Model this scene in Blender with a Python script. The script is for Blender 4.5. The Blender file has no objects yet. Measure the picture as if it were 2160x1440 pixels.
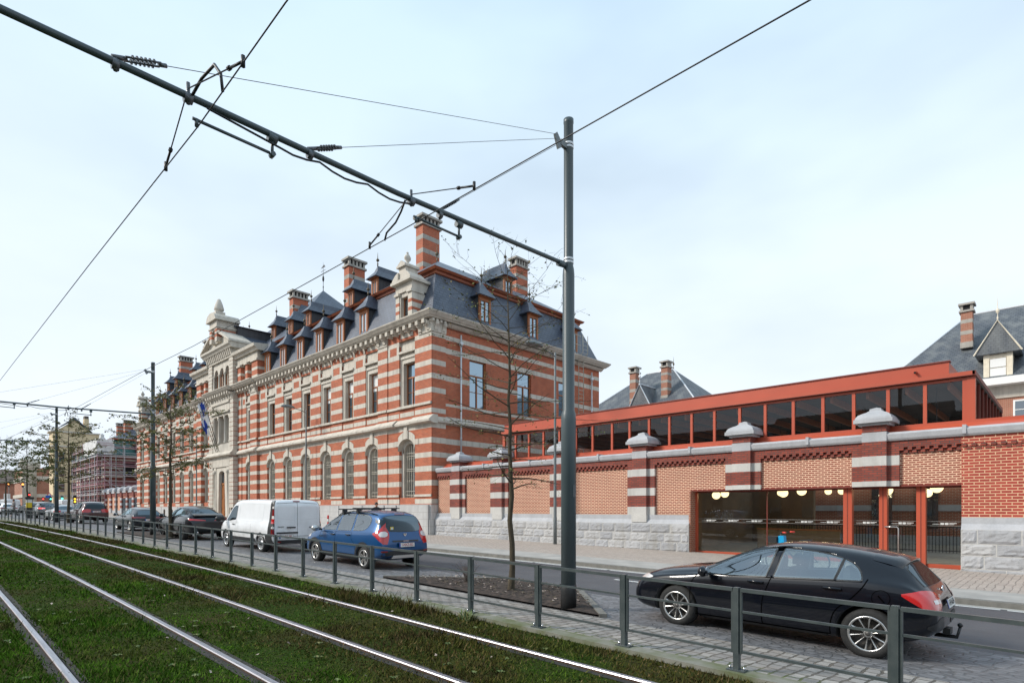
import bpy, bmesh, math, random
import numpy as np
from mathutils import Vector, Matrix, Quaternion
from mathutils.bvhtree import BVHTree
R = math.radians
SC = bpy.context.scene
COL = SC.collection
# ---------------------------------------------------------------- camera
CAMZ = 1.85
cd = bpy.data.cameras.new('camera'); cam = bpy.data.objects.new('camera', cd); COL.objects.link(cam)
cd.sensor_width = 36.0; cd.lens = 36 * 1217 / 2160.0; cd.shift_y = (1073 - 720) / 2160.0
cd.clip_start = 0.05; cd.clip_end = 3000
cam.location = (0, 0, CAMZ); cam.rotation_euler = (R(90), 0, R(90 - 45.77))
SC.camera = cam
# ---------------------------------------------------------------- light
SUN_DIR = Vector((-0.52, -0.66, 0.60)).normalized()      # towards the sun
w = bpy.data.worlds.new('World'); SC.world = w; w.use_nodes = True
nt = w.node_tree; nt.nodes.clear()
out = nt.nodes.new('ShaderNodeOutputWorld')
sky = nt.nodes.new('ShaderNodeTexSky'); sky.sky_type = 'NISHITA'; sky.sun_disc = False
sky.sun_elevation = math.asin(SUN_DIR.z); sky.sun_rotation = math.atan2(SUN_DIR.x, SUN_DIR.y)
sky.air_density = 1.0; sky.dust_density = 2.0
bg1 = nt.nodes.new('ShaderNodeBackground'); bg1.inputs[1].default_value = 0.12
nt.links.new(sky.outputs[0], bg1.inputs[0])
tc = nt.nodes.new('ShaderNodeTexCoord')
sep = nt.nodes.new('ShaderNodeSeparateXYZ'); nt.links.new(tc.outputs['Generated'], sep.inputs[0])
mp = nt.nodes.new('ShaderNodeMapping'); mp.inputs['Scale'].default_value = (1.2, 1.2, 3.2)
mp.inputs['Rotation'].default_value = (0.25, 0.1, 0.4)
nt.links.new(tc.outputs['Generated'], mp.inputs[0])
nz = nt.nodes.new('ShaderNodeTexNoise'); nz.inputs['Scale'].default_value = 1.5; nz.inputs['Detail'].default_value = 4
nz.inputs['Roughness'].default_value = 0.5
nt.links.new(mp.outputs[0], nz.inputs['Vector'])
rmp = nt.nodes.new('ShaderNodeValToRGB')      # cloud layer: colour by height above the horizon
rmp.color_ramp.elements[0].position = 0.0; rmp.color_ramp.elements[0].color = (0.56, 0.62, 0.71, 1)
rmp.color_ramp.elements[1].position = 0.75; rmp.color_ramp.elements[1].color = (0.46, 0.62, 0.76, 1)
e = rmp.color_ramp.elements.new(0.14); e.color = (0.655, 0.715, 0.775, 1)
e = rmp.color_ramp.elements.new(0.32); e.color = (0.635, 0.715, 0.78, 1)
nt.links.new(sep.outputs[2], rmp.inputs[0])
bg2 = nt.nodes.new('ShaderNodeBackground'); bg2.inputs[1].default_value = 1.14
nt.links.new(rmp.outputs[0], bg2.inputs[0])
cr = nt.nodes.new('ShaderNodeMapRange'); cr.inputs[1].default_value = 0.3; cr.inputs[2].default_value = 0.62
cr.inputs[3].default_value = 0.72; cr.inputs[4].default_value = 1.0
nt.links.new(nz.outputs[0], cr.inputs[0])
mx = nt.nodes.new('ShaderNodeMixShader')
nt.links.new(cr.outputs[0], mx.inputs[0]); nt.links.new(bg1.outputs[0], mx.inputs[1]); nt.links.new(bg2.outputs[0], mx.inputs[2])
nt.links.new(mx.outputs[0], out.inputs[0])
sd = bpy.data.lights.new('sun', 'SUN'); sd.energy = 2.8; sd.angle = R(13); sd.color = (1.0, 0.94, 0.86)
sun = bpy.data.objects.new('sun', sd); COL.objects.link(sun)
sun.rotation_euler = (-SUN_DIR).to_track_quat('-Z', 'Y').to_euler(); sun.location = (-40, -40, 60)
SC.view_settings.view_transform = 'Standard'; SC.view_settings.look = 'None'
SC.view_settings.exposure = 0.36; SC.view_settings.gamma = 1.0
SC.cycles.max_bounces = 6; SC.cycles.transparent_max_bounces = 12; SC.cycles.caustics_reflective = False
SC.cycles.caustics_refractive = False

# ---------------------------------------------------------------- materials
MATS = {}
class NT:
    def __init__(s, name):
        s.m = bpy.data.materials.new(name); s.m.use_nodes = True; s.t = s.m.node_tree
        s.t.nodes.clear(); s.o = s.t.nodes.new('ShaderNodeOutputMaterial')
        s.b = s.t.nodes.new('ShaderNodeBsdfPrincipled'); s.t.links.new(s.b.outputs[0], s.o.inputs[0])
        MATS[name] = s.m; s._oc = None
    def n(s, t, **kw):
        k = s.t.nodes.new('ShaderNode' + t)
        for a, v in kw.items(): setattr(k, a, v)
        return k
    def l(s, a, b): s.t.links.new(a, b)
    def oc(s):
        if s._oc is None: s._oc = s.n('TexCoord').outputs['Object']
        return s._oc
    def noise(s, scale, detail=3, vec=None, rough=0.55, sc3=None):
        v = vec or s.oc()
        if sc3:
            mpn = s.n('Mapping'); mpn.inputs['Scale'].default_value = sc3; s.l(v, mpn.inputs[0]); v = mpn.outputs[0]
        k = s.n('TexNoise'); k.inputs['Scale'].default_value = scale; k.inputs['Detail'].default_value = detail
        k.inputs['Roughness'].default_value = rough; s.l(v, k.inputs['Vector']); return k.outputs[0]
    def rng(s, x, a, b, c, d):
        k = s.n('MapRange'); k.inputs[1].default_value = a; k.inputs[2].default_value = b
        k.inputs[3].default_value = c; k.inputs[4].default_value = d; s.l(x, k.inputs[0]); return k.outputs[0]
    def mix(s, f, a, b, mode='MIX'):
        k = s.n('Mix', data_type='RGBA', blend_type=mode)
        for i, v in ((0, f), (6, a), (7, b)):
            if isinstance(v, (int, float)): k.inputs[i].default_value = v
            elif isinstance(v, tuple): k.inputs[i].default_value = v if len(v) == 4 else v + (1,)
            else: s.l(v, k.inputs[i])
        return k.outputs[2]
    def ramp(s, x, stops):
        k = s.n('ValToRGB'); el = k.color_ramp.elements
        while len(el) < len(stops): el.new(0.5)
        for e, (p, c) in zip(el, stops): e.position = p; e.color = c + (1,)
        s.l(x, k.inputs[0]); return k.outputs[0]
    def base(s, c):
        if isinstance(c, tuple): s.b.inputs['Base Color'].default_value = c + (1,) if len(c) == 3 else c
        else: s.l(c, s.b.inputs['Base Color'])
        return s
    def set(s, **kw):
        for k, v in kw.items():
            k = {'rough': 'Roughness', 'metal': 'Metallic', 'coat': 'Coat Weight', 'coatr': 'Coat Roughness', 'ior': 'IOR', 'alpha': 'Alpha',
                 'trans': 'Transmission Weight', 'es': 'Emission Strength', 'spec': 'Specular IOR Level'}[k]
            if isinstance(v, (int, float)): s.b.inputs[k].default_value = v
            else: s.l(v, s.b.inputs[k])
        return s
    def emit(s, c, st): s.b.inputs['Emission Color'].default_value = c + (1,); s.b.inputs['Emission Strength'].default_value = st; return s
    def bump(s, h, strength=0.3, dist=0.02):
        k = s.n('Bump'); k.inputs['Strength'].default_value = strength; k.inputs['Distance'].default_value = dist
        s.l(h, k.inputs['Height']); s.l(k.outputs[0], s.b.inputs['Normal']); return s
    def wallvec(s):      # (along the wall, height) whichever way the wall faces
        g = s.n('NewGeometry'); a = s.n('SeparateXYZ'); s.l(g.outputs['Normal'], a.inputs[0])
        ab = s.n('Math', operation='ABSOLUTE'); s.l(a.outputs[0], ab.inputs[0])
        gt = s.n('Math', operation='GREATER_THAN'); s.l(ab.outputs[0], gt.inputs[0]); gt.inputs[1].default_value = 0.6
        p = s.n('SeparateXYZ'); s.l(s.oc(), p.inputs[0])
        m = s.n('Mix', data_type='FLOAT'); s.l(gt.outputs[0], m.inputs[0]); s.l(p.outputs[0], m.inputs[2]); s.l(p.outputs[1], m.inputs[3])
        c = s.n('CombineXYZ'); s.l(m.outputs[0], c.inputs[0]); s.l(p.outputs[2], c.inputs[1]); return c.outputs[0]
    def brick(s, vec, c1, c2, mo, bw, rh, ms, smooth=0.1, bias=0.0, off=0.5):
        k = s.n('TexBrick'); k.offset = off
        for nme, v in (('Color1', c1), ('Color2', c2), ('Mortar', mo)): k.inputs[nme].default_value = v + (1,)
        k.inputs['Scale'].default_value = 1.0; k.inputs['Mortar Size'].default_value = ms; k.inputs['Mortar Smooth'].default_value = smooth
        k.inputs['Bias'].default_value = bias; k.inputs['Brick Width'].default_value = bw; k.inputs['Row Height'].default_value = rh
        s.l(vec, k.inputs['Vector']); return k
    def inv(s, x):
        k = s.n('Math', operation='SUBTRACT'); k.inputs[0].default_value = 1.0; s.l(x, k.inputs[1]); return k.outputs[0]

def simple(name, c, rough=0.5, **kw):
    t = NT(name); t.base(c).set(rough=rough, **kw); return t
def noisy(name, c1, c2, scale, rough=0.7, detail=4, bump=0, sc3=None, lo=0.35, hi=0.65, **kw):
    t = NT(name); n = t.noise(scale, detail, sc3=sc3); t.base(t.mix(t.rng(n, lo, hi, 0, 1), c1, c2)).set(rough=rough, **kw)
    if bump: t.bump(n, bump)
    return t
def brickmat(name, c1, c2, mo, bw=0.23, rh=0.077, ms=0.012, var=0.35, bump=0.25, dirt=0.25, smooth=0.2):
    t = NT(name); v = t.wallvec(); k = t.brick(v, c1, c2, mo, bw, rh, ms, smooth)
    n = t.noise(0.8, 5); n2 = t.noise(9.0, 2)
    c = t.mix(t.rng(n, 0.35, 0.7, 0, var), k.outputs[0], (c2[0] * .55, c2[1] * .55, c2[2] * .55))
    c = t.mix(t.rng(n2, 0.3, 0.75, 0, dirt), c, (0.09, 0.07, 0.06))
    t.base(c).set(rough=0.85); t.bump(t.inv(k.outputs[1]), bump, 0.01); return t
brickmat('brick_red', (0.56, 0.118, 0.046), (0.40, 0.077, 0.033), (0.46, 0.25, 0.15), ms=0.011, dirt=0.22, var=0.4)
brickmat('brick_dark', (0.40, 0.070, 0.038), (0.23, 0.040, 0.025), (0.075, 0.058, 0.052), rh=0.072, ms=0.012, dirt=0.25, var=.45)
brickmat('brick_cream', (0.27, 0.048, 0.026), (0.20, 0.038, 0.022), (0.74, 0.49, 0.34), bw=0.20, rh=0.068, ms=0.0145, dirt=0.06, var=0.15, smooth=0.05)
brickmat('brick_new', (0.40, 0.055, 0.036), (0.31, 0.042, 0.029), (0.66, 0.42, 0.26), bw=0.24, rh=0.085, ms=0.011, dirt=0.05, var=0.1, smooth=0.05)
brickmat('brick_far', (0.40, 0.12, 0.07), (0.30, 0.09, 0.05), (0.45, 0.33, 0.24), dirt=0.1)
def stonemat(name, c1, c2, dark, streak=0.35, joints=None, jc=None, rough=0.85):
    t = NT(name); n = t.noise(1.7, 5); c = t.mix(t.rng(n, 0.3, 0.7, 0, 1), c1, c2)
    st = t.noise(1.0, 5, sc3=(3.5, 3.5, 0.35)); c = t.mix(t.rng(st, 0.48, 0.8, 0, streak), c, dark)
    f = t.noise(22, 3); c = t.mix(t.rng(f, 0.35, 0.75, 0, 0.22), c, dark)
    if joints:
        k = t.brick(t.wallvec(), (1, 1, 1), (1, 1, 1), (0, 0, 0), joints[0], joints[1], 0.012, 0.1)
        c = t.mix(t.rng(k.outputs[1], 0, 1, 0, 0.6), c, jc or dark)
    t.base(c).set(rough=rough); t.bump(f, 0.15, 0.01); return t
stonemat('stone', (0.63, 0.58, 0.50), (0.52, 0.48, 0.415), (0.22, 0.195, 0.165), 0.5, joints=(1.1, 40.0))
stonemat('stone_grey', (0.58, 0.565, 0.53), (0.49, 0.48, 0.455), (0.24, 0.23, 0.21), 0.4)
stonemat('stone_soot', (0.44, 0.41, 0.36), (0.33, 0.31, 0.275), (0.12, 0.11, 0.10), 0.6)
stonemat('stone_pale', (0.63, 0.58, 0.50), (0.51, 0.47, 0.405), (0.22, 0.195, 0.165), 0.55)
stonemat('bluestone', (0.47, 0.475, 0.49), (0.39, 0.40, 0.42), (0.20, 0.20, 0.20), 0.3)
stonemat('granite', (0.54, 0.535, 0.525), (0.44, 0.44, 0.44), (0.22, 0.215, 0.20), 0.45, joints=(0.95, 0.42), jc=(0.25, 0.24, 0.22))
t = NT('rock_face'); n = t.noise(2.2, 6); n2 = t.noise(7, 6, rough=0.7); g = t.n('NewGeometry'); st = t.noise(1.0, 5, sc3=(2.5, 2.5, .5))
c = t.ramp(g.outputs['Random Per Island'], [(0.0, (0.30, 0.305, 0.32)), (0.5, (0.40, 0.405, 0.42)), (1.0, (0.46, 0.455, 0.45))]); c = t.mix(t.rng(n, 0.35, 0.7, 0, .5), c, (0.36, 0.36, 0.365)); c = t.mix(t.rng(n2, 0.52, 0.72, 0, 0.75), c, (0.17, 0.165, 0.155)); c = t.mix(t.rng(st, 0.5, 0.75, 0, .6), c, (0.24, 0.22, 0.18))
t.base(c).set(rough=0.85); t.bump(n2, 0.6, 0.04)
t = NT('slate'); k = t.brick(t.wallvec(), (0.085, 0.105, 0.145), (0.058, 0.073, 0.105), (0.022, 0.027, 0.038), 0.34, 0.19, 0.02, 0.3)
n = t.noise(1.1, 4, sc3=(1, 1, 0.4)); c = t.mix(t.rng(n, 0.35, 0.7, 0, 0.5), k.outputs[0], (0.115, 0.135, 0.17)); t.base(c).set(rough=0.42); t.bump(t.inv(k.outputs[1]), 0.3, 0.02)
t = NT('slate_old'); k = t.brick(t.wallvec(), (0.10, 0.112, 0.13), (0.075, 0.085, 0.10), (0.035, 0.04, 0.045), 0.3, 0.18, 0.02, 0.3)
n = t.noise(0.9, 5, sc3=(1.3, 1.3, 0.3)); c = t.mix(t.rng(n, 0.45, 0.75, 0, 0.6), k.outputs[0], (0.22, 0.23, 0.22)); t.base(c).set(rough=0.55); t.bump(t.inv(k.outputs[1]), 0.3, 0.02)
noisy('zinc_dark', (0.035, 0.037, 0.042), (0.06, 0.062, 0.068), 1.5, 0.5, sc3=(6, 6, .3))
noisy('wood', (0.36, 0.125, 0.04), (0.28, 0.09, 0.03), 3, 0.5, sc3=(4, 4, .6))
noisy('wood_door', (0.36, 0.135, 0.035), (0.26, 0.09, 0.025), 3, 0.45, sc3=(6, 6, .5))
noisy('cornice_red', (0.31, 0.085, 0.03), (0.23, 0.055, 0.025), 2, 0.5)
noisy('terracotta', (0.47, 0.088, 0.043), (0.42, 0.078, 0.039), 0.6, 0.38, detail=2)
simple('terracotta_dark', (0.17, 0.03, 0.018), 0.5)
noisy('panel_pink', (0.60, 0.32, 0.21), (0.52, 0.27, 0.175), 3, 0.85)
simple('upholstery', (0.035, 0.037, 0.04), 0.8)
simple('white_paint', (0.78, 0.77, 0.74), 0.45)
noisy('cream_paint', (0.74, 0.66, 0.52), (0.62, 0.55, 0.43), 4, 0.6)
noisy('pole_grey', (0.055, 0.076, 0.084), (0.066, 0.090, 0.098), 1.2, 0.38, detail=2)
noisy('rail_grey', (0.052, 0.066, 0.068), (0.075, 0.090, 0.090), 7, 0.34, detail=3)
noisy('lamp_grey', (0.13, 0.15, 0.155), (0.17, 0.19, 0.195), 3, 0.5)
simple('wire_black', (0.012, 0.013, 0.015), 0.5)
simple('insulator', (0.10, 0.11, 0.12), 0.35, metal=0.4)
simple('zinc_pipe', (0.62, 0.64, 0.66), 0.4, metal=0.3)
noisy('brass_old', (0.13, 0.10, 0.06), (0.08, 0.07, 0.05), 6, 0.5, metal=0.5)
simple('black_iron', (0.012, 0.012, 0.013), 0.5)
simple('grille', (0.46, 0.43, 0.36), 0.5)
simple('dark_void', (0.010, 0.010, 0.011), 0.8)
simple('blind', (0.72, 0.72, 0.70), 0.8)
simple('shutter', (0.16, 0.155, 0.15), 0.6)
simple('plastic_black', (0.018, 0.019, 0.020), 0.45)
noisy('tyre', (0.012, 0.012, 0.012), (0.022, 0.022, 0.021), 20, 0.8)
simple('chrome', (0.75, 0.75, 0.76), 0.15, metal=1.0)
simple('alloy', (0.58, 0.57, 0.55), 0.28, metal=0.9)
simple('alloy_dark', (0.05, 0.05, 0.052), 0.35, metal=0.6)
simple('disc', (0.10, 0.095, 0.09), 0.5, metal=0.6)
simple('plate_white', (0.74, 0.74, 0.70), 0.5)
simple('plate_blue', (0.02, 0.07, 0.35), 0.5)
simple('ink_red', (0.45, 0.03, 0.03), 0.5)
simple('ink_black', (0.012, 0.012, 0.012), 0.6)
simple('seam', (0.001, 0.001, 0.001), 0.9, spec=0.0)
simple('marking_grey', (0.42, 0.42, 0.40), 0.6)
simple('skin', (0.55, 0.30, 0.21), 0.55)
simple('hair', (0.02, 0.014, 0.01), 0.7)
noisy('cloth_dark', (0.014, 0.016, 0.018), (0.026, 0.028, 0.03), 30, 0.9)
noisy('cloth_grey', (0.22, 0.20, 0.20), (0.30, 0.27, 0.26), 25, 0.9)
noisy('jeans', (0.03, 0.04, 0.07), (0.045, 0.06, 0.09), 30, 0.9)
def paint(name, c, metal=0.0, rough=0.35, dirt=0.0, spec=.5, coat=1.0):
    t = NT(name)
    if dirt:
        n = t.noise(2.5, 6); p = t.n('SeparateXYZ'); t.l(t.oc(), p.inputs[0])
        lowf = t.rng(p.outputs[2], 0.25, 1.2, 1.0, 0.25); mm = t.n('Math', operation='MULTIPLY'); t.l(lowf, mm.inputs[0]); t.l(t.rng(n, 0.4, 0.7, 0, dirt), mm.inputs[1])
        t.base(t.mix(mm.outputs[0], c, (0.16, 0.145, 0.125)))
    else: t.base(c)
    t.set(rough=rough, metal=metal, coat=coat, coatr=0.03, spec=spec); return t
paint('paint_black', (0.002, 0.003, 0.007), 0.0, 0.3, spec=.15, coat=.75)
paint('paint_blue', (0.004, 0.070, 0.21), 0.3, 0.3, spec=.3, coat=.8)
paint('paint_white', (0.80, 0.81, 0.82), 0.0, 0.4, dirt=0.4)
paint('paint_white_car', (0.72, 0.73, 0.74), 0.0, 0.4)
paint('paint_black_blue', (0.004, 0.006, 0.010), 0.1, 0.3, spec=.2, coat=.9)
paint('paint_graphite', (0.012, 0.016, 0.022), 0.3, 0.3, spec=.2, coat=.9)
paint('paint_maroon', (0.045, 0.010, 0.012), 0.4, 0.35)
paint('paint_silver', (0.42, 0.43, 0.44), 0.6, 0.35)
paint('paint_grey', (0.10, 0.11, 0.12), 0.5, 0.35)
def glassy(name, base, fac, gloss=(0.8, 0.9, 1.0), rough=0.02, fres=True, top=.8):
    t = NT(name); t.base(base).set(rough=0.6, spec=0.0)
    g = t.n('BsdfGlossy'); g.inputs['Color'].default_value = gloss + (1,); g.inputs['Roughness'].default_value = rough
    m = t.n('MixShader')
    if fres:
        lw = t.n('LayerWeight'); lw.inputs[0].default_value = 0.35
        t.l(t.rng(lw.outputs[0], 0, 1, fac, top), m.inputs[0])
    else: m.inputs[0].default_value = fac
    t.l(t.b.outputs[0], m.inputs[1]); t.l(g.outputs[0], m.inputs[2]); t.l(m.outputs[0], t.o.inputs[0]); return t
glassy('window_glass', (0.03, 0.035, 0.04), 0.22)
glassy('curtain_glass', (0.40, 0.41, 0.42), 0.20, gloss=(0.62, 0.80, 0.95))
glassy('window_glass_sky', (0.04, 0.06, 0.075), 0.42, gloss=(0.62, 0.80, 0.95))
glassy('car_glass', (0.014, 0.017, 0.018), 0.04, gloss=(0.75, 0.9, 1.0), top=.20)
glassy('car_glass_light', (0.085, 0.12, 0.13), 0.08, gloss=(0.75, 0.92, 1.0), top=.45)
glassy('far_glass', (0.05, 0.055, 0.06), 0.18)
def clearglass(name, tint, fac):
    t = NT(name); tr = t.n('BsdfTransparent'); tr.inputs[0].default_value = tint + (1,)
    g = t.n('BsdfGlossy'); g.inputs['Roughness'].default_value = 0.01; g.inputs['Color'].default_value = (0.9, 0.95, 1, 1)
    m = t.n('MixShader'); m.inputs[0].default_value = fac
    t.l(tr.outputs[0], m.inputs[1]); t.l(g.outputs[0], m.inputs[2]); t.l(m.outputs[0], t.o.inputs[0]); return t
clearglass('clear_glass', (0.82, 0.81, 0.72), 0.065)
clearglass('car_clear', (0.72, 0.84, 0.84), 0.27)
clearglass('clear_glass_dark', (0.72, 0.73, 0.74), 0.05)
def lampmat(name, c, st=0.0):
    t = NT(name); t.base(c).set(rough=0.15, coat=1.0, coatr=0.02)
    if st: t.emit(c, st)
    return t
lampmat('lamp_red', (0.50, 0.012, 0.012), 0.0); lampmat('lamp_red_dark', (0.20, 0.008, 0.010), 0.0)
lampmat('lamp_clear', (0.70, 0.66, 0.64), 0.0); lampmat('lamp_orange_lit', (1.0, 0.30, 0.06), 3.0); lampmat('lamp_red_lit', (1.0, 0.05, 0.04), 2.5)
lampmat('lamp_green_lit', (0.1, 1.0, 0.75), 2.5); lampmat('lamp_amber_lit', (1.0, 0.55, 0.03), 2.2); lampmat('lamp_white_lit', (1.0, 1.0, 1.0), 1.2)
NT('globe_lit').base((0.9, 0.8, 0.6)).set(rough=0.3).emit((1.0, 0.80, 0.46), 1.9)
# ground
t = NT('asphalt'); n = t.noise(1.2, 5); n2 = t.noise(60, 2); sx = t.noise(1.0, 3, sc3=(0.05, 1.6, 1))
c = t.mix(t.rng(n, 0.3, 0.7, 0, 1), (0.070, 0.071, 0.078), (0.098, 0.099, 0.106)); c = t.mix(t.rng(sx, 0.45, 0.7, 0, 0.45), c, (0.052, 0.053, 0.058)); c = t.mix(t.rng(n2, 0.35, 0.7, 0, .35), c, (0.04, 0.04, 0.042))
t.base(c).set(rough=0.62); t.bump(n2, 0.3, 0.01)
def cobble(name, c1, c2, c3, mo, bw, rh, ms, moss=0.0, rot=0.0, bump=0.5, mossy=None):
    t = NT(name); mpn = t.n('Mapping'); mpn.inputs['Rotation'].default_value = (0, 0, rot); t.l(t.oc(), mpn.inputs[0])
    wv = t.noise(1.3, 2); dsp = t.n('VectorMath', operation='MULTIPLY_ADD'); cc = t.n('CombineXYZ'); t.l(t.rng(wv, 0, 1, -0.06, 0.06), cc.inputs[0]); t.l(t.rng(t.noise(1.7, 2), 0, 1, -0.06, 0.06), cc.inputs[1])
    c2_ = t.n('CombineXYZ'); t.l(t.rng(t.noise(7.0, 2), 0, 1, -0.028, 0.028), c2_.inputs[0]); t.l(t.rng(t.noise(8.3, 2), 0, 1, -0.028, 0.028), c2_.inputs[1]); a0 = t.n('VectorMath', operation='ADD'); t.l(mpn.outputs[0], a0.inputs[0]); t.l(c2_.outputs[0], a0.inputs[1])
    ad = t.n('VectorMath', operation='ADD'); t.l(a0.outputs[0], ad.inputs[0]); t.l(cc.outputs[0], ad.inputs[1])
    k = t.brick(ad.outputs[0], c1, c2, mo, bw, rh, ms, 0.4); n = t.noise(0.9, 5); n2 = t.noise(25, 3)
    vor = t.n('TexVoronoi'); vor.inputs['Scale'].default_value = 3.6; t.l(ad.outputs[0], vor.inputs['Vector'])
    hs = t.n('SeparateColor'); t.l(vor.outputs['Color'], hs.inputs[0])
    c = t.mix(t.rng(hs.outputs[0], 0, 1, 0, 0.35), k.outputs[0], c3); c = t.mix(t.rng(n, 0.35, 0.7, 0, .5), c, c3); c = t.mix(t.rng(n2, 0.35, 0.8, 0, .3), c, mo)
    if moss:
        p = t.n('SeparateXYZ'); t.l(t.oc(), p.inputs[0]); mn = t.noise(3.0, 5)
        band = t.rng(p.outputs[1], mossy[0], mossy[1], 1.0, 0.0); mu = t.n('Math', operation='MULTIPLY'); t.l(band, mu.inputs[0]); t.l(t.rng(mn, 0.33, 0.52, 0, 1), mu.inputs[1])
        m2 = t.n('Math', operation='MULTIPLY'); t.l(mu.outputs[0], m2.inputs[0]); t.l(t.rng(k.outputs[1], 0, 1, 0.04, 1.0), m2.inputs[1])
        c = t.mix(m2.outputs[0], c, (0.115, 0.16, 0.012))
    t.base(c).set(rough=0.75); t.bump(t.inv(k.outputs[1]), bump, 0.03); return t
cobble('setts_grey', (0.43, 0.41, 0.38), (0.225, 0.22, 0.215), (0.29, 0.235, 0.195), (0.055, 0.053, 0.042), 0.24, 0.16, 0.016, moss=1, rot=R(90), bump=1.0, mossy=(6.40, 6.85))
t = NT('setts_dark'); mpn = t.n('Mapping'); mpn.inputs['Scale'].default_value = (1.0, 1.45, 1); mpn.inputs['Rotation'].default_value = (0, 0, 0.3); t.l(t.oc(), mpn.inputs[0])
v1 = t.n('TexVoronoi', feature='DISTANCE_TO_EDGE'); v1.inputs['Scale'].default_value = 6.2; v1.inputs['Randomness'].default_value = .62; t.l(mpn.outputs[0], v1.inputs['Vector'])
v2 = t.n('TexVoronoi'); v2.inputs['Scale'].default_value = 6.2; v2.inputs['Randomness'].default_value = .62; t.l(mpn.outputs[0], v2.inputs['Vector']); hs = t.n('SeparateColor'); t.l(v2.outputs['Color'], hs.inputs[0])
n = t.noise(0.8, 5); n2 = t.noise(30, 3); c = t.mix(hs.outputs[0], (0.14, 0.14, 0.148), (0.235, 0.235, 0.245)); c = t.mix(t.rng(n, .38, .65, 0, .6), c, (0.12, 0.12, 0.125)); ed = t.rng(v1.outputs['Distance'], 0.02, 0.09, 1, 0)
c = t.mix(t.rng(ed, 0, 1, 0, .65), c, (0.055, 0.055, 0.055)); c = t.mix(t.rng(n2, .35, .75, 0, .3), c, (0.08, 0.08, 0.08)); t.base(c).set(rough=0.6); t.bump(t.inv(ed), 0.6, 0.02)
cobble('setts_beige', (0.53, 0.46, 0.40), (0.40, 0.35, 0.305), (0.36, 0.30, 0.26), (0.16, 0.145, 0.125), 0.22, 0.145, 0.012, rot=R(90), bump=0.4)
noisy('concrete', (0.40, 0.385, 0.355), (0.31, 0.30, 0.28), 1.6, 0.85, bump=0.1)
noisy('kerb_stone', (0.135, 0.13, 0.115), (0.19, 0.18, 0.16), 5, 0.8, bump=0.3)
noisy('kerb_edge', (0.22, 0.215, 0.185), (0.11, 0.125, 0.055), 3, 0.85, bump=0.3, detail=6)
noisy('soil', (0.022, 0.015, 0.011), (0.062, 0.042, 0.032), 9, 0.95, bump=1.0, detail=8, lo=.42, hi=.6)
noisy('trench', (0.018, 0.017, 0.015), (0.035, 0.032, 0.028), 12, 0.95, bump=0.5)
t = NT('turf_ground'); n = t.noise(0.55, 4); n2 = t.noise(16, 5); c = t.mix(t.rng(n, 0.4, 0.62, 0, 1), (0.024, 0.050, 0.006), (0.046, 0.044, 0.014)); c = t.mix(t.rng(n2, 0.45, 0.72, 0, .8), c, (0.024, 0.019, 0.011)); t.base(c).set(rough=0.95, spec=0.05); t.bump(n2, 0.8, 0.05)
t = NT('steel_rail'); n = t.noise(6, 3, sc3=(.3, 6, 6)); t.base(t.mix(t.rng(n, 0.3, 0.7, 0, 1), (0.52, 0.51, 0.55), (0.36, 0.345, 0.36))).set(rough=0.40, metal=1.0)
noisy('rust', (0.085, 0.045, 0.025), (0.05, 0.032, 0.022), 14, 0.85)
noisy('bark', (0.085, 0.066, 0.040), (0.045, 0.037, 0.024), 14, 0.95, bump=0.8, sc3=(1, 1, .35))
simple('twig', (0.055, 0.042, 0.028), 0.9)
def leafmat(name, a, b, c):
    t = NT(name); g = t.n('NewGeometry'); t.base(t.ramp(g.outputs['Random Per Island'], [(0.0, a), (0.55, b), (1.0, c)])).set(rough=0.65, spec=0.25); return t
leafmat('leaf_olive', (0.15, 0.17, 0.05), (0.11, 0.125, 0.045), (0.27, 0.19, 0.06))
leafmat('leaf_green', (0.085, 0.13, 0.045), (0.11, 0.15, 0.05), (0.17, 0.16, 0.06))
t = NT('grass_blades'); g = t.n('NewGeometry'); n = t.noise(0.42, 3); n2 = t.noise(1.6, 3)
gr = t.ramp(g.outputs['Random Per Island'], [(0.0, (0.026, 0.068, 0.006)), (0.5, (0.045, 0.108, 0.009)), (0.85, (0.080, 0.130, 0.018)), (1.0, (0.14, 0.11, 0.05))])
br = t.ramp(g.outputs['Random Per Island'], [(0.0, (0.046, 0.056, 0.011)), (0.5, (0.075, 0.074, 0.018)), (0.85, (0.105, 0.078, 0.030)), (1.0, (0.18, 0.13, 0.065))])
p = t.n('SeparateXYZ'); t.l(t.oc(), p.inputs[0]); fy = t.rng(p.outputs[1], 2.9, 4.2, -0.07, 0.09)
ad = t.n('Math', operation='ADD'); t.l(t.rng(n, 0, 1, 0, 1), ad.inputs[0]); t.l(fy, ad.inputs[1])
f = t.rng(ad.outputs[0], 0.43, 0.60, 0, 1); gb = t.mix(t.rng(n2, 0.52, 0.68, 0, .75), gr, (0.095, 0.20, 0.018)); brb = t.mix(t.rng(n2, 0.34, 0.50, .75, 0), br, (0.050, 0.036, 0.018)); t.base(t.mix(f, gb, brb)).set(rough=0.9, spec=0.03)
simple('flag_white', (0.78, 0.78, 0.80), 0.8); simple('flag_blue', (0.012, 0.045, 0.30), 0.8)
simple('sign_blue', (0.01, 0.13, 0.55), 0.5); simple('sign_yellow', (0.70, 0.52, 0.02), 0.5); simple('sign_red', (0.5, 0.02, 0.02), 0.5)
simple('bike_blue', (0.01, 0.33, 0.62), 0.35); simple('bike_red', (0.65, 0.05, 0.03), 0.4); simple('pink', (0.6, 0.12, 0.2), 0.5)
simple('road_white', (0.62, 0.62, 0.60), 0.7)
noisy('netting_green', (0.055, 0.15, 0.13), (0.035, 0.11, 0.10), 2, 0.8)
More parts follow.
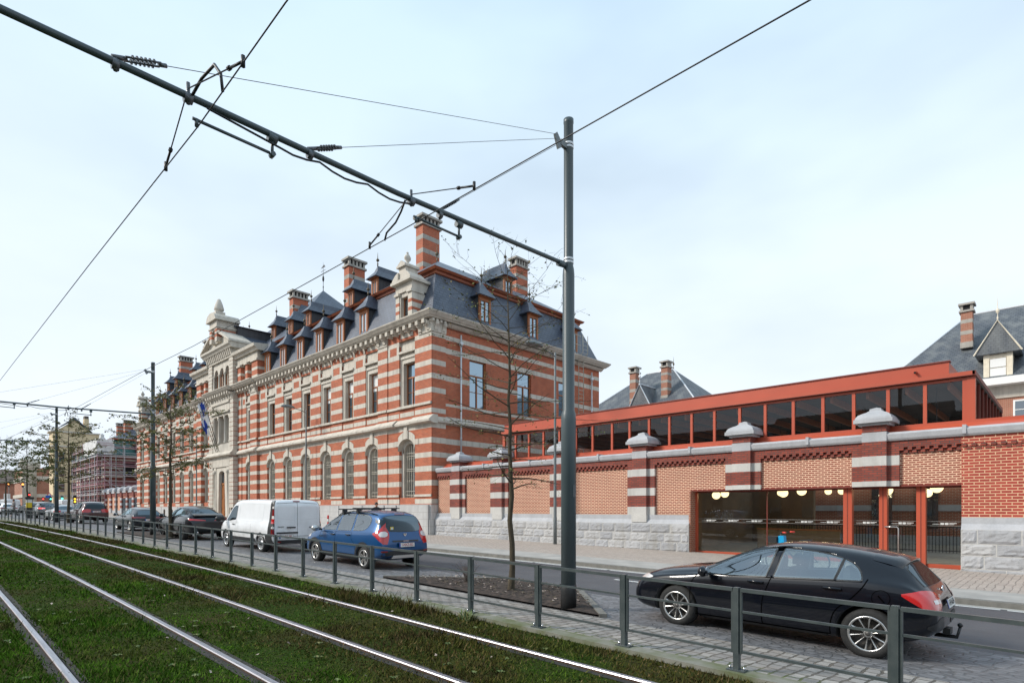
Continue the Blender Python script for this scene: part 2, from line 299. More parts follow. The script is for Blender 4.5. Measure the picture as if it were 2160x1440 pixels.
noisy('tarp_white', (0.70, 0.69, 0.67), (0.52, 0.51, 0.50), 1.5, 0.6)
simple('scaffold_tube', (0.56, 0.54, 0.56), 0.4, metal=0.4); simple('scaffold_pink', (0.44, 0.24, 0.28), 0.5); noisy('plank', (0.40, 0.33, 0.28), (0.28, 0.22, 0.19), 3, 0.8)
noisy('stucco_cream', (0.70, 0.56, 0.36), (0.62, 0.49, 0.31), 0.8, 0.85)
noisy('stucco_grey', (0.42, 0.40, 0.38), (0.34, 0.32, 0.31), 0.8, 0.85)
noisy('stucco_brown', (0.30, 0.24, 0.20), (0.24, 0.19, 0.16), 0.8, 0.85)
noisy('roof_brown', (0.14, 0.105, 0.085), (0.10, 0.08, 0.065), 1.0, 0.8)
noisy('floor_int', (0.30, 0.29, 0.25), (0.25, 0.235, 0.205), 1.0, 0.5)
noisy('ceiling_int', (0.060, 0.054, 0.048), (0.085, 0.075, 0.068), 1.0, 0.8)
noisy('wall_int', (0.26, 0.19, 0.125), (0.20, 0.15, 0.10), 1.0, 0.8)

# ---------------------------------------------------------------- helpers
def G(x): return 0.02 - 0.011 * max(x, -140.0)          # foot of the buildings: ground rises gently to the left
def RT(x): x = max(x, -140.0); return -0.015 - 0.01837 * x - 0.00005 * x * x      # level of the rail heads
def CV(x):                                              # sideways curve of the tracks
    a = max(x, -70.0); return -0.01153 * a - 0.00055 * a * a - 0.025 * max(0.0, -70.0 - max(x, -140.0))
def GZ(x, y):                                           # road surface between the two
    t = min(1.0, max(0.0, (y - CV(x) - 10.0) / 4.0)); return RT(x) - 0.10 + t * (G(x) - RT(x))
def wloc(p):
    o = Vector((0, 0, 0))
    while p is not None: o += p.location; p = p.parent
    return o
def thing(name, label, cat, loc=(0, 0, 0), group=None, rot=None):
    o = bpy.data.objects.new(name, None); COL.objects.link(o); o.location = loc; o.empty_display_size = 0.2
    if rot: o.rotation_euler = rot
    return tag(o, label, cat, group)
def tag(o, label=None, cat=None, group=None, kind=None):
    if label: o['label'] = label
    if cat: o['category'] = cat
    if group: o['group'] = group
    if kind: o['kind'] = kind
    return o
class MB:
    def __init__(s): s.v = []; s.f = []; s.m = []; s.sm = []
    def face(s, pts, mi=0, smooth=False):
        b = len(s.v); s.v += [tuple(p) for p in pts]; s.f.append(tuple(range(b, b + len(pts)))); s.m.append(mi); s.sm.append(smooth)
    def box(s, x0, x1, y0, y1, z0, z1, mi=0):
        b = len(s.v)
        s.v += [(x0, y0, z0), (x1, y0, z0), (x1, y1, z0), (x0, y1, z0), (x0, y0, z1), (x1, y0, z1), (x1, y1, z1), (x0, y1, z1)]
        s.f += [(b, b + 3, b + 2, b + 1), (b + 4, b + 5, b + 6, b + 7), (b, b + 1, b + 5, b + 4), (b + 1, b + 2, b + 6, b + 5), (b + 2, b + 3, b + 7, b + 6), (b + 3, b, b + 4, b + 7)]
        s.m += [mi] * 6; s.sm += [False] * 6; return s
    def frustum(s, x0, x1, y0, y1, z0, X0, X1, Y0, Y1, z1, mi=0):
        b = len(s.v)
        s.v += [(x0, y0, z0), (x1, y0, z0), (x1, y1, z0), (x0, y1, z0), (X0, Y0, z1), (X1, Y0, z1), (X1, Y1, z1), (X0, Y1, z1)]
        s.f += [(b, b + 3, b + 2, b + 1), (b + 4, b + 5, b + 6, b + 7), (b, b + 1, b + 5, b + 4), (b + 1, b + 2, b + 6, b + 5), (b + 2, b + 3, b + 7, b + 6), (b + 3, b, b + 4, b + 7)]
        s.m += [mi] * 6; s.sm += [False] * 6; return s
    def prism(s, poly, axis, a0, a1, mi=0):      # poly of 2-D points in the two other axes, extruded along axis
        n = len(poly); b = len(s.v)
        for a in (a0, a1):
            for p, q in poly: s.v.append((a, p, q) if axis == 'x' else (p, a, q) if axis == 'y' else (p, q, a))
        s.f.append(tuple(range(b, b + n))); s.f.append(tuple(range(b + 2 * n - 1, b + n - 1, -1))); s.m += [mi, mi]; s.sm += [False, False]
        for i in range(n):
            j = (i + 1) % n; s.f.append((b + i, b + j, b + n + j, b + n + i)); s.m.append(mi); s.sm.append(False)
        return s
    def tube(s, pts, r, n=8, mi=0, caps=True):
        pts = [Vector(p) for p in pts]; rs = r if isinstance(r, (list, tuple)) else [r] * len(pts); b = len(s.v); up = None
        for i, p in enumerate(pts):
            d = (pts[min(i + 1, len(pts) - 1)] - pts[max(i - 1, 0)]).normalized()
            if up is None: up = Vector((0, 0, 1)) if abs(d.z) < .9 else Vector((1, 0, 0))
            a = d.cross(up).normalized(); c = a.cross(d).normalized(); up = c
            for k in range(n):
                t = 2 * math.pi * k / n; s.v.append(tuple(p + rs[i] * (math.cos(t) * a + math.sin(t) * c)))
        for i in range(len(pts) - 1):
            for k in range(n):
                k2 = (k + 1) % n; s.f.append((b + i * n + k, b + i * n + k2, b + (i + 1) * n + k2, b + (i + 1) * n + k)); s.m.append(mi); s.sm.append(n > 5)
        if caps:
            s.f.append(tuple(range(b, b + n))); s.m.append(mi); s.sm.append(False)
            e = b + (len(pts) - 1) * n; s.f.append(tuple(range(e + n - 1, e - 1, -1))); s.m.append(mi); s.sm.append(False)
        return s
    def lathe(s, c, prof, n=16, mi=0, smooth=True, axis='z', caps=True):
        b = len(s.v)
        for r, h in prof:
            for k in range(n):
                t = 2 * math.pi * (k + (.5 if n == 4 else 0)) / n; u, v = r * math.cos(t), r * math.sin(t)
                s.v.append((c[0] + u, c[1] + v, c[2] + h) if axis == 'z' else (c[0] + u, c[1] + h, c[2] + v) if axis == 'y' else (c[0] + h, c[1] + u, c[2] + v))
        for i in range(len(prof) - 1):
            for k in range(n):
                k2 = (k + 1) % n; s.f.append((b + i * n + k, b + i * n + k2, b + (i + 1) * n + k2, b + (i + 1) * n + k)); s.m.append(mi); s.sm.append(smooth)
        if not caps: return s
        s.f.append(tuple(range(b + n - 1, b - 1, -1))); s.m.append(mi); s.sm.append(False)
        e = b + (len(prof) - 1) * n; s.f.append(tuple(range(e, e + n))); s.m.append(mi); s.sm.append(False); return s
    def grid(s, P, mi=0, smooth=True):           # P[i][j] points or None
        idx = {}
        for i, row in enumerate(P):
            for j, p in enumerate(row):
                if p is not None: idx[i, j] = len(s.v); s.v.append(tuple(p))
        for i in range(len(P) - 1):
            for j in range(len(P[0]) - 1):
                q = [(i, j), (i, j + 1), (i + 1, j + 1), (i + 1, j)]
                if all(k in idx for k in q): s.f.append(tuple(idx[k] for k in q)); s.m.append(mi); s.sm.append(smooth)
        return s
    def build(s, name, mats, parent=None, local=False, fixn=True):
        me = bpy.data.meshes.new(name); off = Vector((0, 0, 0)) if (local or parent is None) else wloc(parent)
        me.from_pydata([(v[0] - off.x, v[1] - off.y, v[2] - off.z) for v in s.v], [], s.f)
        mats = [mats] if isinstance(mats, str) else mats
        for m in mats: me.materials.append(MATS[m])
        me.polygons.foreach_set('material_index', s.m); me.polygons.foreach_set('use_smooth', s.sm)
        if fixn and len(s.f) < 60000:
            bm = bmesh.new(); bm.from_mesh(me); bmesh.ops.recalc_face_normals(bm, faces=bm.faces); bm.to_mesh(me); bm.free()
        me.update(); o = bpy.data.objects.new(name, me); COL.objects.link(o)
        if parent is not None: o.parent = parent
        return o
def kids(o): return list(o.children)
def dup(o, loc=None, label=None, parent=None):
    chs = kids(o); c = o.copy(); COL.objects.link(c)
    if parent is not None: c.parent = parent
    if loc is not None: c.location = loc
    if label: c['label'] = label
    for ch in chs: dup(ch, parent=c)
    return c
def text_into(mb, s, size, M, mi=0, bold=0.0, align='CENTER'):
    cu = bpy.data.curves.new('tx', 'FONT'); cu.body = s; cu.size = size; cu.align_x = align; cu.align_y = 'CENTER'; cu.offset = bold
    cu.resolution_u = 3; o = bpy.data.objects.new('tx', cu); COL.objects.link(o)
    dg = bpy.context.evaluated_depsgraph_get(); me = bpy.data.meshes.new_from_object(o.evaluated_get(dg))
    for p in me.polygons: mb.face([M @ me.vertices[i].co for i in p.vertices], mi)
    bpy.data.objects.remove(o); bpy.data.curves.remove(cu); bpy.data.meshes.remove(me)
# ================================================================ main striped building
XC = -60.5; XR = -27.3; XL = 2 * XC - XR
YW, YP, YV, YC = 21.46, 21.30, 21.20, 20.80      # window plane, pier plane, pavilion plane, centre plane
mainb = thing('brick_building', 'long two-storey brick building with pale stone bands, slate mansard roof and a stone centrepiece', 'building', (XC, 21.3, 0.4))
GB = [(2.13, 2.18, 0), (2.18, 2.46, 1), (2.46, 2.54, 0), (2.54, 3.26, 0), (3.26, 3.58, 1), (3.58, 4.11, 0), (4.11, 4.44, 1), (4.44, 4.95, 0), (4.95, 5.26, 1), (5.26, 5.80, 0)]
GT = [(5.80, 6.13, 1), (6.13, 6.70, 0), (6.70, 6.99, 1)]
UB = [(7.40, 7.60, 0), (7.60, 7.88, 1), (7.88, 8.11, 0), (8.11, 8.79, 0), (8.79, 9.10, 1), (9.10, 9.64, 0), (9.64, 9.95, 1), (9.95, 10.45, 0), (10.45, 10.76, 1), (10.76, 11.31, 0), (11.31, 11.63, 1), (11.63, 12.14, 0), (12.14, 12.42, 1)]
def mir(x0, x1, left): return (2 * XC - x1, 2 * XC - x0) if left else (x0, x1)
def stack(mb, x0, x1, y0, y1, bands):
    for z0, z1, m in bands: mb.box(x0, x1, y0 - (0.004 if m else 0), y1, z0, z1, m)
def ellipse_z(x, a, b, spring, rise):
    t = (x - (a + b) / 2) / ((b - a) / 2); return spring + rise * math.sqrt(max(0.0, 1 - t * t))
WIN = [(-30.70, -28.95), (-34.73, -33.05), (-37.88, -36.27), (-41.08, -39.45), (-44.29, -42.68), (-47.49, -45.89), (-50.75, -49.14), (-55.43, -53.92)]
PIERS = [(-28.95, -27.30, YV), (-33.05, -31.95, YV), (-31.95, -30.70, YV + .06)] + [(WIN[i + 1][1], WIN[i][0], YP) for i in range(1, 6)] + \
        [(-52.45, -50.75, YP), (-53.92, -52.45, YV - .12), (-56.35, -55.43, YP), (-57.25, -56.35, YP - .07)]
wall = MB(); frz = MB()
def arch_window(mb, a, b, yf):
    """ground-floor opening: arched stone hood, brick spandrels, stone jambs"""
    N = 14; sp, rise = 5.50, 0.72; e = 0.36
    xs = [a + (b - a) * i / N for i in range(N + 1)]
    zi = [ellipse_z(x, a, b, sp, rise) for x in xs]
    def ze(x): return min(6.70, ellipse_z(x, a - e, b + e, sp + .08, rise + .38))
    for i in range(N):
        x0, x1 = xs[i], xs[i + 1]; key = abs((x0 + x1) / 2 - (a + b) / 2) < 0.19
        z0, z1 = (6.70, 6.70) if key else (ze(x0), ze(x1)); yk = yf - (.06 if key else .02)
        mb.face([(x0, yk, zi[i]), (x1, yk, zi[i + 1]), (x1, yk, z1), (x0, yk, z0)], 1)
        if not key and min(z0, z1) < 6.69: mb.face([(x0, yf, z0), (x1, yf, z1), (x1, yf, 6.70), (x0, yf, 6.70)], 0)
        mb.face([(x0, yf - .06, zi[i]), (x0, YW, zi[i]), (x1, YW, zi[i + 1]), (x1, yf - .06, zi[i + 1])], 1)
        j = .24; ia, ib = a + j, b - j                     # inner ring on the window plane
        u0, u1 = max(ia, min(ib, x0)), max(ia, min(ib, x1))
        zz0 = ellipse_z(u0, ia, ib, sp - .12, rise - .14); zz1 = ellipse_z(u1, ia, ib, sp - .12, rise - .14)
        if u1 > u0: mb.face([(u0, YW, zz0), (u1, YW, zz1), (x1, YW, zi[i + 1]), (x0, YW, zi[i])], 1); mb.face([(u0, YW, zz0), (u0, YW + .34, zz0), (u1, YW + .34, zz1), (u1, YW, zz1)], 1)
        else: mb.face([(x0, YW, sp - .12), (x1, YW, sp - .12), (x1, YW, zi[i + 1]), (x0, YW, zi[i])], 1)
    c = (a + b) / 2; mb.box(c - .17, c + .17, yf - .09, yf - .02, 6.2, 6.995, 1)
    for x0, x1 in ((a - e, a), (b, b + e)):                # stone shoulders of the hood
        mb.prism([(x0, 5.80), (x1, 5.80), (x1, 6.13), (x0, 6.13)], 'y', yf - .02, yf + .05, 1)
    for x0, x1 in ((a, a + .24), (b - .24, b)): mb.box(x0, x1, YW, YW + .36, 2.54, 5.38, 1)
    mb.box(a, b, YW - .02, YW + .36, 2.40, 2.56, 1); mb.box(a, b, YP, YW, 2.13, 2.56, 0)
    mb.box(a, b, yf, yf + .1, 6.70, 6.99, 1)
def upper_window(mb, a, b, yf):
    j = 0.26
    for x0, x1 in ((a, a + j), (b - j, b)): mb.box(x0, x1, YW - .05, YW + .36, 8.26, 11.02, 1)
    mb.box(a, b, YW - .05, YW + .36, 11.02, 12.14, 1); mb.box(a - .04, b + .04, YW - .26, YW - .05, 11.62, 11.76, 1); mb.box(a + .03, b - .03, YW - .12, YW - .05, 11.30, 11.46, 1)
    mb.box(a, a + .1, YW - .1, YW - .05, 8.26, 11.4, 1); mb.box(b - .1, b, YW - .1, YW - .05, 8.26, 11.4, 1)
    mb.box(a, b, yf + .05, YW + .36, 7.40, 8.11, 0); mb.box(a + .14, b - .14, yf + .03, yf + .1, 7.60, 7.88, 1)
    mb.box(a - .02, b + .02, yf - .12, YW + .36, 8.11, 8.26, 1); mb.box(a, b, YW - .03, YW + .2, 12.14, 12.42, 1)
frieze_z = (12.42, 13.0)
for left in (False, True):
    for x0, x1, y in PIERS:
        a, b = mir(x0, x1, left); stack(wall, a, b, y, YW + .3, GB + GT)
        stack(wall, a, b, y, YW + .3, UB); wall.box(a - .0, b + .0, y - .10, y + .05, 8.112, 8.262, 1); wall.box(a, b, y - .06, y + .05, 2.6, 2.74, 1)
        wall.box(a, b, y, YW + .3, 12.42, 13.05, 0)
        wd = b - a
        if wd < 1.75 and y >= YP - .08:
            wall.box(a, a + wd * .2, y - .012, y + .05, 11.63, 12.14, 1); wall.box(b - wd * .2, b, y - .012, y + .05, 11.63, 12.14, 1)
    for i, (x0, x1) in enumerate(WIN):
        a, b = mir(x0, x1, left); y = YV if i == 0 else YP
        arch_window(wall, a, b, y); upper_window(wall, a, b, y); wall.box(a, b, y + .03, YW + .3, 12.42, 13.05, 0)
# body behind the windows, rear and plain side walls with their continuous bands
wall.box(XL + .3, XR - .35, YW + .5, 38.0, 0, 13.1, 0)
SB = [(0.2, 2.13, 0), (2.13, 4.95, 0), (4.95, 5.26, 1), (5.26, 5.80, 0), (5.80, 6.13, 1), (6.13, 7.40, 0), (7.40, 8.11, 0), (8.11, 8.27, 1), (8.27, 9.64, 0), (9.64, 9.95, 1), (9.95, 11.31, 0), (11.31, 11.63, 1), (11.63, 12.14, 0), (12.14, 12.42, 1), (12.42, 13.05, 0)]
SWIN = [(24.30, 25.72), (28.68, 30.08), (33.10, 34.52)]
def side_wall(mb, xs, s):
    xa, xb = (xs - .4, xs) if s > 0 else (xs, xs + .4)
    for z0, z1, m in SB:
        cuts = [(22.2, 38.2)]
        if z0 >= 8.26 and z1 <= 11.32: cuts = [(22.2, SWIN[0][0]), (SWIN[0][1], SWIN[1][0]), (SWIN[1][1], SWIN[2][0]), (SWIN[2][1], 38.2)]
        for y0, y1 in cuts:
            e = 0.004 if m else 0; mb.box(xa - (e if s < 0 else 0), xb + (e if s > 0 else 0), y0, y1, z0, z1, m)
    xp = (xs - .3, xs + .115) if s > 0 else (xs - .115, xs + .3)
    for z0, z1, m in GB + GT + UB + [(12.42, 13.05, 1)]:
        mb.box(xp[0], xp[1] + (.004 if m and s > 0 else 0), YV + .06, 22.27, z0, z1, m)
side_wall(wall, XR - .1, 1); side_wall(wall, XL + .1, -1)
# centre: stone quoin pilasters, portal storey, upper triple window
for left in (False, True):
    a, b = mir(-58.25, -57.25, left)
    for z0, z1 in [(2.0 + i * .41, 2.0 + (i + 1) * .41) for i in range(12)]: wall.box(a, b, YC, YW + .3, z0, z1 - .05, 1); wall.box(a + .03, b - .03, YC + .03, YW + .3, z1 - .05, z1, 0)
    for i in range(11):
        z0 = 7.5 + i * .45; wall.box(a, b, YC, YW + .3, z0, z0 + .40, 1); wall.box(a + .03, b - .03, YC + .03, YW + .3, z0 + .40, z0 + .45, 0)
    wall.box(a, b, YC, YW + .3, 12.42, 13.05, 1); wall.box(a - .1, b + .1, YC - .1, YC + .2, 7.4, 7.52, 1)
    x = -58.75 if not left else 2 * XC + 58.75            # half columns beside the door
    wall.lathe((x, YC + .12, 0), [(.26, .6), (.26, 1.2), (.19, 1.25), (.17, 5.3), (.26, 5.4), (.26, 5.7)], 12, 1)
    wall.box(x - .32, x + .32, YC + .05, YW + .2, .5, 6.0, 1)
    for k in (.82, 2.1):                                   # columns of the triple window
        cx = XC + (k if not left else -k); wall.lathe((cx, YC + .16, 0), [(.17, 8.25), (.17, 8.5), (.13, 8.55), (.115, 10.6), (.19, 10.8), (.19, 11.0)], 10, 1); wall.box(cx - .17, cx + .17, YC + .2, YW + .2, 8.25, 11.0, 1)
wall.box(XC - 2.3, XC - .93, YC + .12, YW + .3, .3, 6.0, 1); wall.box(XC + .93, XC + 2.3, YC + .12, YW + .3, .3, 6.0, 1); wall.box(XC - 2.3, XC + 2.3, YC, YW + .3, 6.0, 7.0, 1); wall.box(XC - 2.3, XC + 2.3, YC + .05, YW + .3, 7.4, 8.26, 1); wall.box(XC - 2.3, XC + 2.3, YC, YW + .3, 11.0, 12.98, 1)
wall.box(XC - 2.4, XC + 2.4, YC - .18, YC + .1, 11.25, 11.42, 1); wall.box(XC - 2.4, XC + 2.4, YC - .12, YC + .1, 12.15, 12.4, 1)
N = 12
for i in range(N):                                         # arched doorway surround
    x0 = XC - 1.5 + 3.0 * i / N; x1 = x0 + 3.0 / N
    z0 = ellipse_z(x0, XC - .95, XC + .95, 5.0, .62) if abs(x0 - XC) < .95 else .3; z1 = ellipse_z(x1, XC - .95, XC + .95, 5.0, .62) if abs(x1 - XC) < .95 else .3
    if abs((x0 + x1) / 2 - XC) > .95: z0 = z1 = .3
    wall.face([(x0, YC + .1, z0), (x1, YC + .1, z1), (x1, YC + .1, 6.0), (x0, YC + .1, 6.0)], 1); wall.face([(x0, YC + .1, z0), (x0, YC + .55, z0), (x1, YC + .55, z1), (x1, YC + .1, z1)], 1)
wall.build('wall', ['brick_red', 'stone'], mainb)
# granite plinth
pl = MB()
for left in (False, True):
    a, b = mir(-58.3, XR + .12, left); pl.box(a, b, 21.04, YW + .4, -.1, 2.13, 0); pl.box(a, b, 20.98, 21.04, -.1, 1.25, 0)
    for x0, x1, y in PIERS:
        a, b = mir(x0, x1, left); pl.box(a - .03, b + .03, y - .30, 21.04, -.1, 2.10, 0)
pl.box(XR - .2, XR + .16, 21.05, 22.35, -.1, 2.13, 0); pl.box(XL - .16, XL + .2, 21.05, 22.35, -.1, 2.13, 0)
pl.build('plinth', 'granite', mainb)
# string course with sloped weathering, wrapped on the near side too
sc = MB(); prof = [(0.0, 6.95), (-.14, 6.99), (-.34, 7.04), (-.36, 7.16), (-.10, 7.40), (0.0, 7.46), (.3, 7.46), (.3, 6.95)]
sc.prism([(YP + p, z) for p, z in prof], 'x', XL, XR, 0)
for left in (False, True):
    for x0, x1, y in ((-28.95, XR + .1, YV), (-33.05, -31.0, YV), (-53.92, -52.45, YV - .12), (-58.3, -57.2, YC)):
        a, b = mir(x0, x1, left); sc.prism([(y - .02 + p, z + .003) for p, z in prof], 'x', a - .15, b + .15, 0)
sc.prism([(YC - .02 + p, z + .006) for p, z in prof], 'x', XC - 3.2, XC + 3.2, 0)
sc.prism([(XR - .08 - p * .8, z + .002) for p, z in prof], 'y', 21.2, 38.1, 0); sc.prism([(XL + .08 + p * .8, z + .002) for p, z in prof], 'y', 21.2, 38.1, 0)
sc.build('string_course', 'stone_pale', mainb)
# frieze panels, consoles, modillions
fr = MB()
for left in (False, True):
    for i, (x0, x1) in enumerate(WIN):
        a, b = mir(x0, x1, left); y = (YV if i == 0 else YP) + .03
        fr.box(a + .22, b - .22, y - .012, y + .05, 12.55, 12.82, 0)
        if i: 
            for cx in (a - .12, b + .12): fr.prism([(y - .16, 12.95), (y + .02, 12.95), (y + .02, 12.45), (y - .05, 12.45), (y - .13, 12.72)], 'x', cx - .1, cx + .1, 0)
    for x0, x1, y in PIERS[3:8]:
        a, b = mir(x0, x1, left); c = (a + b) / 2; fr.prism([(c - .09, 12.68), (c, 12.56), (c + .09, 12.68), (c, 12.80)], 'y', y - .012, y + .05, 0)
    for x0, x1, y in ((-28.5, XR + .02, YV), (-33.05, -31.95, YV), (-53.92, -52.45, YV - .12), (-58.25, -57.25, YC)):   # carved capitals on the pavilion pilasters
        a, b = mir(x0, x1, left); fr.box(a - .02, b + .02, y - .06, y + .1, 12.40, 13.02, 0)
        for k in (0, 1): 
            cx = a + .2 if k == 0 else b - .2; fr.prism([(y - .34, 13.0), (y, 13.0), (y, 12.48), (y - .12, 12.52), (y - .16, 12.7), (y - .3, 12.84)], 'x', cx - .14, cx + .14, 0)
x = XR - .3
while x > XL:
    yy = YV if (x > -33.1 or x < XL + 5.8) else (YC if abs(x - XC) < 3.3 else YP)
    fr.box(x - .125, x + .125, yy - .44, yy + .05, 12.86, 13.10, 0); fr.box(x - .10, x + .10, yy - .30, yy + .05, 12.76, 12.86, 0); x -= 0.64
fr.prism([(YP - .0, 12.88), (YP - .10, 12.88), (YP - .16, 12.97), (YP, 12.97)], 'x', XL, XR, 0)
for k in range(4): fr.box(XR - .05, XR + .3, 21.05 + k * .3, 21.2 + k * .3, 12.95, 13.10, 0)
fr.prism([(XR + .08, 12.42), (XR - .1, 12.42), (XR - .1, 13.0), (XR + .1, 13.0)], 'y', 21.1, 22.27, 0)
for yk in (21.45, 22.05): fr.prism([(XR + .3, 13.0), (XR, 13.0), (XR, 12.48), (XR + .12, 12.52), (XR + .16, 12.7), (XR + .28, 12.84)], 'y', yk - .12, yk + .12, 0)
fr.build('frieze', 'stone_pale', mainb)
# cornice
def corner_wrap(mb, prof, x0, xc, yf, yb, s=1, mi=0):
    """moulding along the front that turns the corner at xc (mitred) and runs back along the flank to yb"""
    P = []
    for p, z in prof: P.append([(x0, yf + p, z), (xc - s * p, yf + p, z), (xc - s * p, yb - p, z), (xc - s * (6 if yb > 30 else 1), yb - p, z)])
    P.append(P[0]); mb.grid(P, mi, smooth=False)
co = MB(); cp = [(.1, 13.12), (-.40, 13.15), (-.44, 13.23), (-.50, 13.235), (-.52, 13.26), (-.64, 13.40), (-.67, 13.42), (-.69, 13.50), (.3, 13.54)]
def corn(x0, x1, y, dz=0): co.prism([(y + p, z + dz) for p, z in cp], 'x', x0, x1, 0)
corner_wrap(co, cp, -33.1, XR - .08, YV, 38.2); corner_wrap(co, cp, 2 * XC + 33.1, XL + .08, YV, 38.2, -1); corn(-52.4, -33.1, YP); corn(-57.2, -52.4, YV - .1, .003); corn(XC - 3.35, XC + 3.35, YC, .005)
corn(XL + 5.8, 2 * XC + 52.4, YP); corn(2 * XC + 52.4, 2 * XC + 57.2, YV - .1, .003)
co.prism([(XR + .0, 12.86), (XR + .12, 12.90), (XR + .3, 13.05), (XR - .1, 13.05)], 'y', 22.3, 38.3, 0)
co.build('cornice', 'stone_pale', mainb)

# windows ----------------------------------------------------------
def casement(a, b, z0, z1, y, glass, arched=False, name='window', parent=mainb, blind=0, axis='x', grille=False, style='T', s=1):
    """timber window frame with panes; axis 'x' faces -Y, 'y' faces +X at plane y"""
    f = MB(); g = MB(); t = .07
    def P(mb, u0, u1, d0, d1, zz0, zz1, mi=0):
        if axis == 'x': mb.box(u0, u1, y + d0, y + d1, zz0, zz1, mi)
        else: mb.box(y - d1 * s, y - d0 * s, u0, u1, zz0, zz1, mi) if s > 0 else mb.box(y + d0, y + d1, u0, u1, zz0, zz1, mi)
    P(f, a, a + t, 0, .08, z0, z1); P(f, b - t, b, 0, .08, z0, z1); P(f, a + t, b - t, 0, .08, z1 - t, z1); P(f, a + t, b - t, 0, .08, z0, z0 + t)
    if style == 'T':
        zt = z1 - (z1 - z0) * .32; P(f, a + t, b - t, -.01, .08, zt - .04, zt + .04); c = (a + b) / 2; P(f, c - .035, c + .035, -.008, .075, z0 + t, zt - .04)
        P(f, a + t, b - t, .01, .05, (z0 + zt) / 2 - .012, (z0 + zt) / 2 + .012)
    elif style == '2':
        c = (a + b) / 2; P(f, c - .035, c + .035, -.008, .075, z0 + t, z1 - t); P(f, a + t, b - t, .01, .05, z0 + (z1 - z0) * .55 - .01, z0 + (z1 - z0) * .55 + .01)
    w_ = f.build(name, 'wood', parent)
    P(g, a + t, b - t, .05, .055, z0 + t, z1 - t)
    g.build('pane', glass, w_)
    if blind:
        bl = MB(); P(bl, a + t, b - t, .042, .047, z1 - (z1 - z0) * blind, z1 - t); bl.build('blind', 'blind', w_)
    return w_
rng = random.Random(4)
for left in (False, True):
    for i, (x0, x1) in enumerate(WIN):
        a, b = mir(x0, x1, left)
        casement(a + .26, b - .26, 8.26, 11.02, YW + .22, 'window_glass_sky' if i < 4 else 'window_glass', blind=(.42 if (i in (1, 2, 3) and not left) else 0))
        # barred ground-floor window
        f = MB(); ia, ib = a + .24, b - .24; zt = 6.05
        f.box(ia, ib, YW + .33, YW + .36, 2.56, zt, 0)
        wn = f.build('barred_window', 'shutter', mainb)
        gp = MB(); c = (ia + ib) / 2
        gp.box(ia + .05, ib - .05, YW + .322, YW + .328, 2.75, 5.2, 0); gp.build('pane', 'far_glass', wn)
        gr = MB(); nb = 7
        for k in range(nb):
            xx = ia + .06 + (ib - ia - .12) * k / (nb - 1); zz = ellipse_z(xx, ia - .02, ib + .02, 5.36, .58) - .06
            gr.box(xx - .014, xx + .014, YW + .12, YW + .148, 2.58, zz, 0)
            for zk in (3.55, 4.95): gr.box(xx - .026, xx + .026, YW + .105, YW + .163, zk, zk + .12, 0)
        for zk in (2.72, 2.95, 4.22, 4.34, 5.15, 5.35): gr.box(ia, ib, YW + .117, YW + .151, zk, zk + .028, 0)
        gr.build('grille', 'grille', wn)
for k, (y0, y1) in enumerate(SWIN): casement(y0, y1, 8.27, 11.31, XR - .22, 'window_glass_sky', axis='y')
for y0, y1 in SWIN: casement(y0, y1, 8.27, 11.31, XL + .22, 'window_glass', axis='y', s=-1)
# dark boards behind the side windows
for k in (-1.45, 0, 1.45):
    casement(XC + k - .55, XC + k + .55, 8.26, 11.0, YW + .1, 'window_glass', style='2')
# door
YD = YW - .68
d = MB(); d.box(XC - .95, XC + .95, YD + .42, YD + .50, .4, 4.25, 0); d.box(XC - .98, XC + .98, YD + .36, YD + .5, 4.25, 4.45, 0); d.box(XC - .04, XC + .04, YD + .38, YD + .42, .5, 4.25, 0)
for cx in (-.5, .5):
    for z0, z1 in ((.9, 1.7), (1.9, 2.9), (3.1, 4.0)): d.box(XC + cx - .3, XC + cx + .3, YD + .395, YD + .42, z0, z1, 0)
d.box(XC - .04, XC + .04, YD + .38, YD + .5, 4.45, 5.6, 0); d.box(XC - .95, XC - .88, YD + .38, YD + .5, 4.45, 5.2, 0); d.box(XC + .88, XC + .95, YD + .38, YD + .5, 4.45, 5.2, 0)
door = d.build('door', 'wood_door', mainb); d = MB(); d.box(XC - .88, XC + .88, YD + .44, YD + .45, 4.45, 5.6, 0); d.build('fanlight', 'far_glass', door)

# roofs ------------------------------------------------------------
rf = MB()
def mansard(x0, x1, y0, y1, z0=13.5, z1=16.6, ins=1.25): rf.frustum(x0, x1, y0, y1, z0, x0 + ins, x1 - ins, y0 + ins, y1 - ins, z1, 0)
mansard(-37.0, XR - .15, 21.35, 38.4); mansard(XL + .15, 2 * XC + 37.0, 21.35, 38.4); rf.frustum(XL + 3, XR - 3, 21.45, 33, 13.5, XL + 3, XR - 3, 22.7, 31.7, 16.6, 0)
def hip(x0, x1, y0, y1, z0, zr, ya, yb):      # ridge along Y at the middle
    c = (x0 + x1) / 2; A, B, Cc, D = (x0, y0, z0), (x1, y0, z0), (x1, y1, z0), (x0, y1, z0); E, F = (c, ya, zr), (c, yb, zr)
    rf.face([A, B, E], 0); rf.face([B, Cc, F, E], 0); rf.face([Cc, D, F], 0); rf.face([D, A, E, F], 0); rf.face([A, D, Cc, B], 0)
hip(-36.0, XR - 1.15, 22.3, 37.5, 16.98, 19.35, 25.6, 34.0); hip(XL + 1.15, 2 * XC + 36.0, 22.3, 37.5, 16.98, 19.35, 25.6, 34.0)
for xa, xb in ((XL + 8.6, XC - 9), (XC + 9, -35.6)): rf.prism([(22.35, 16.98), (27.3, 20.2), (32.2, 16.98)], 'x', xa, xb, 0)
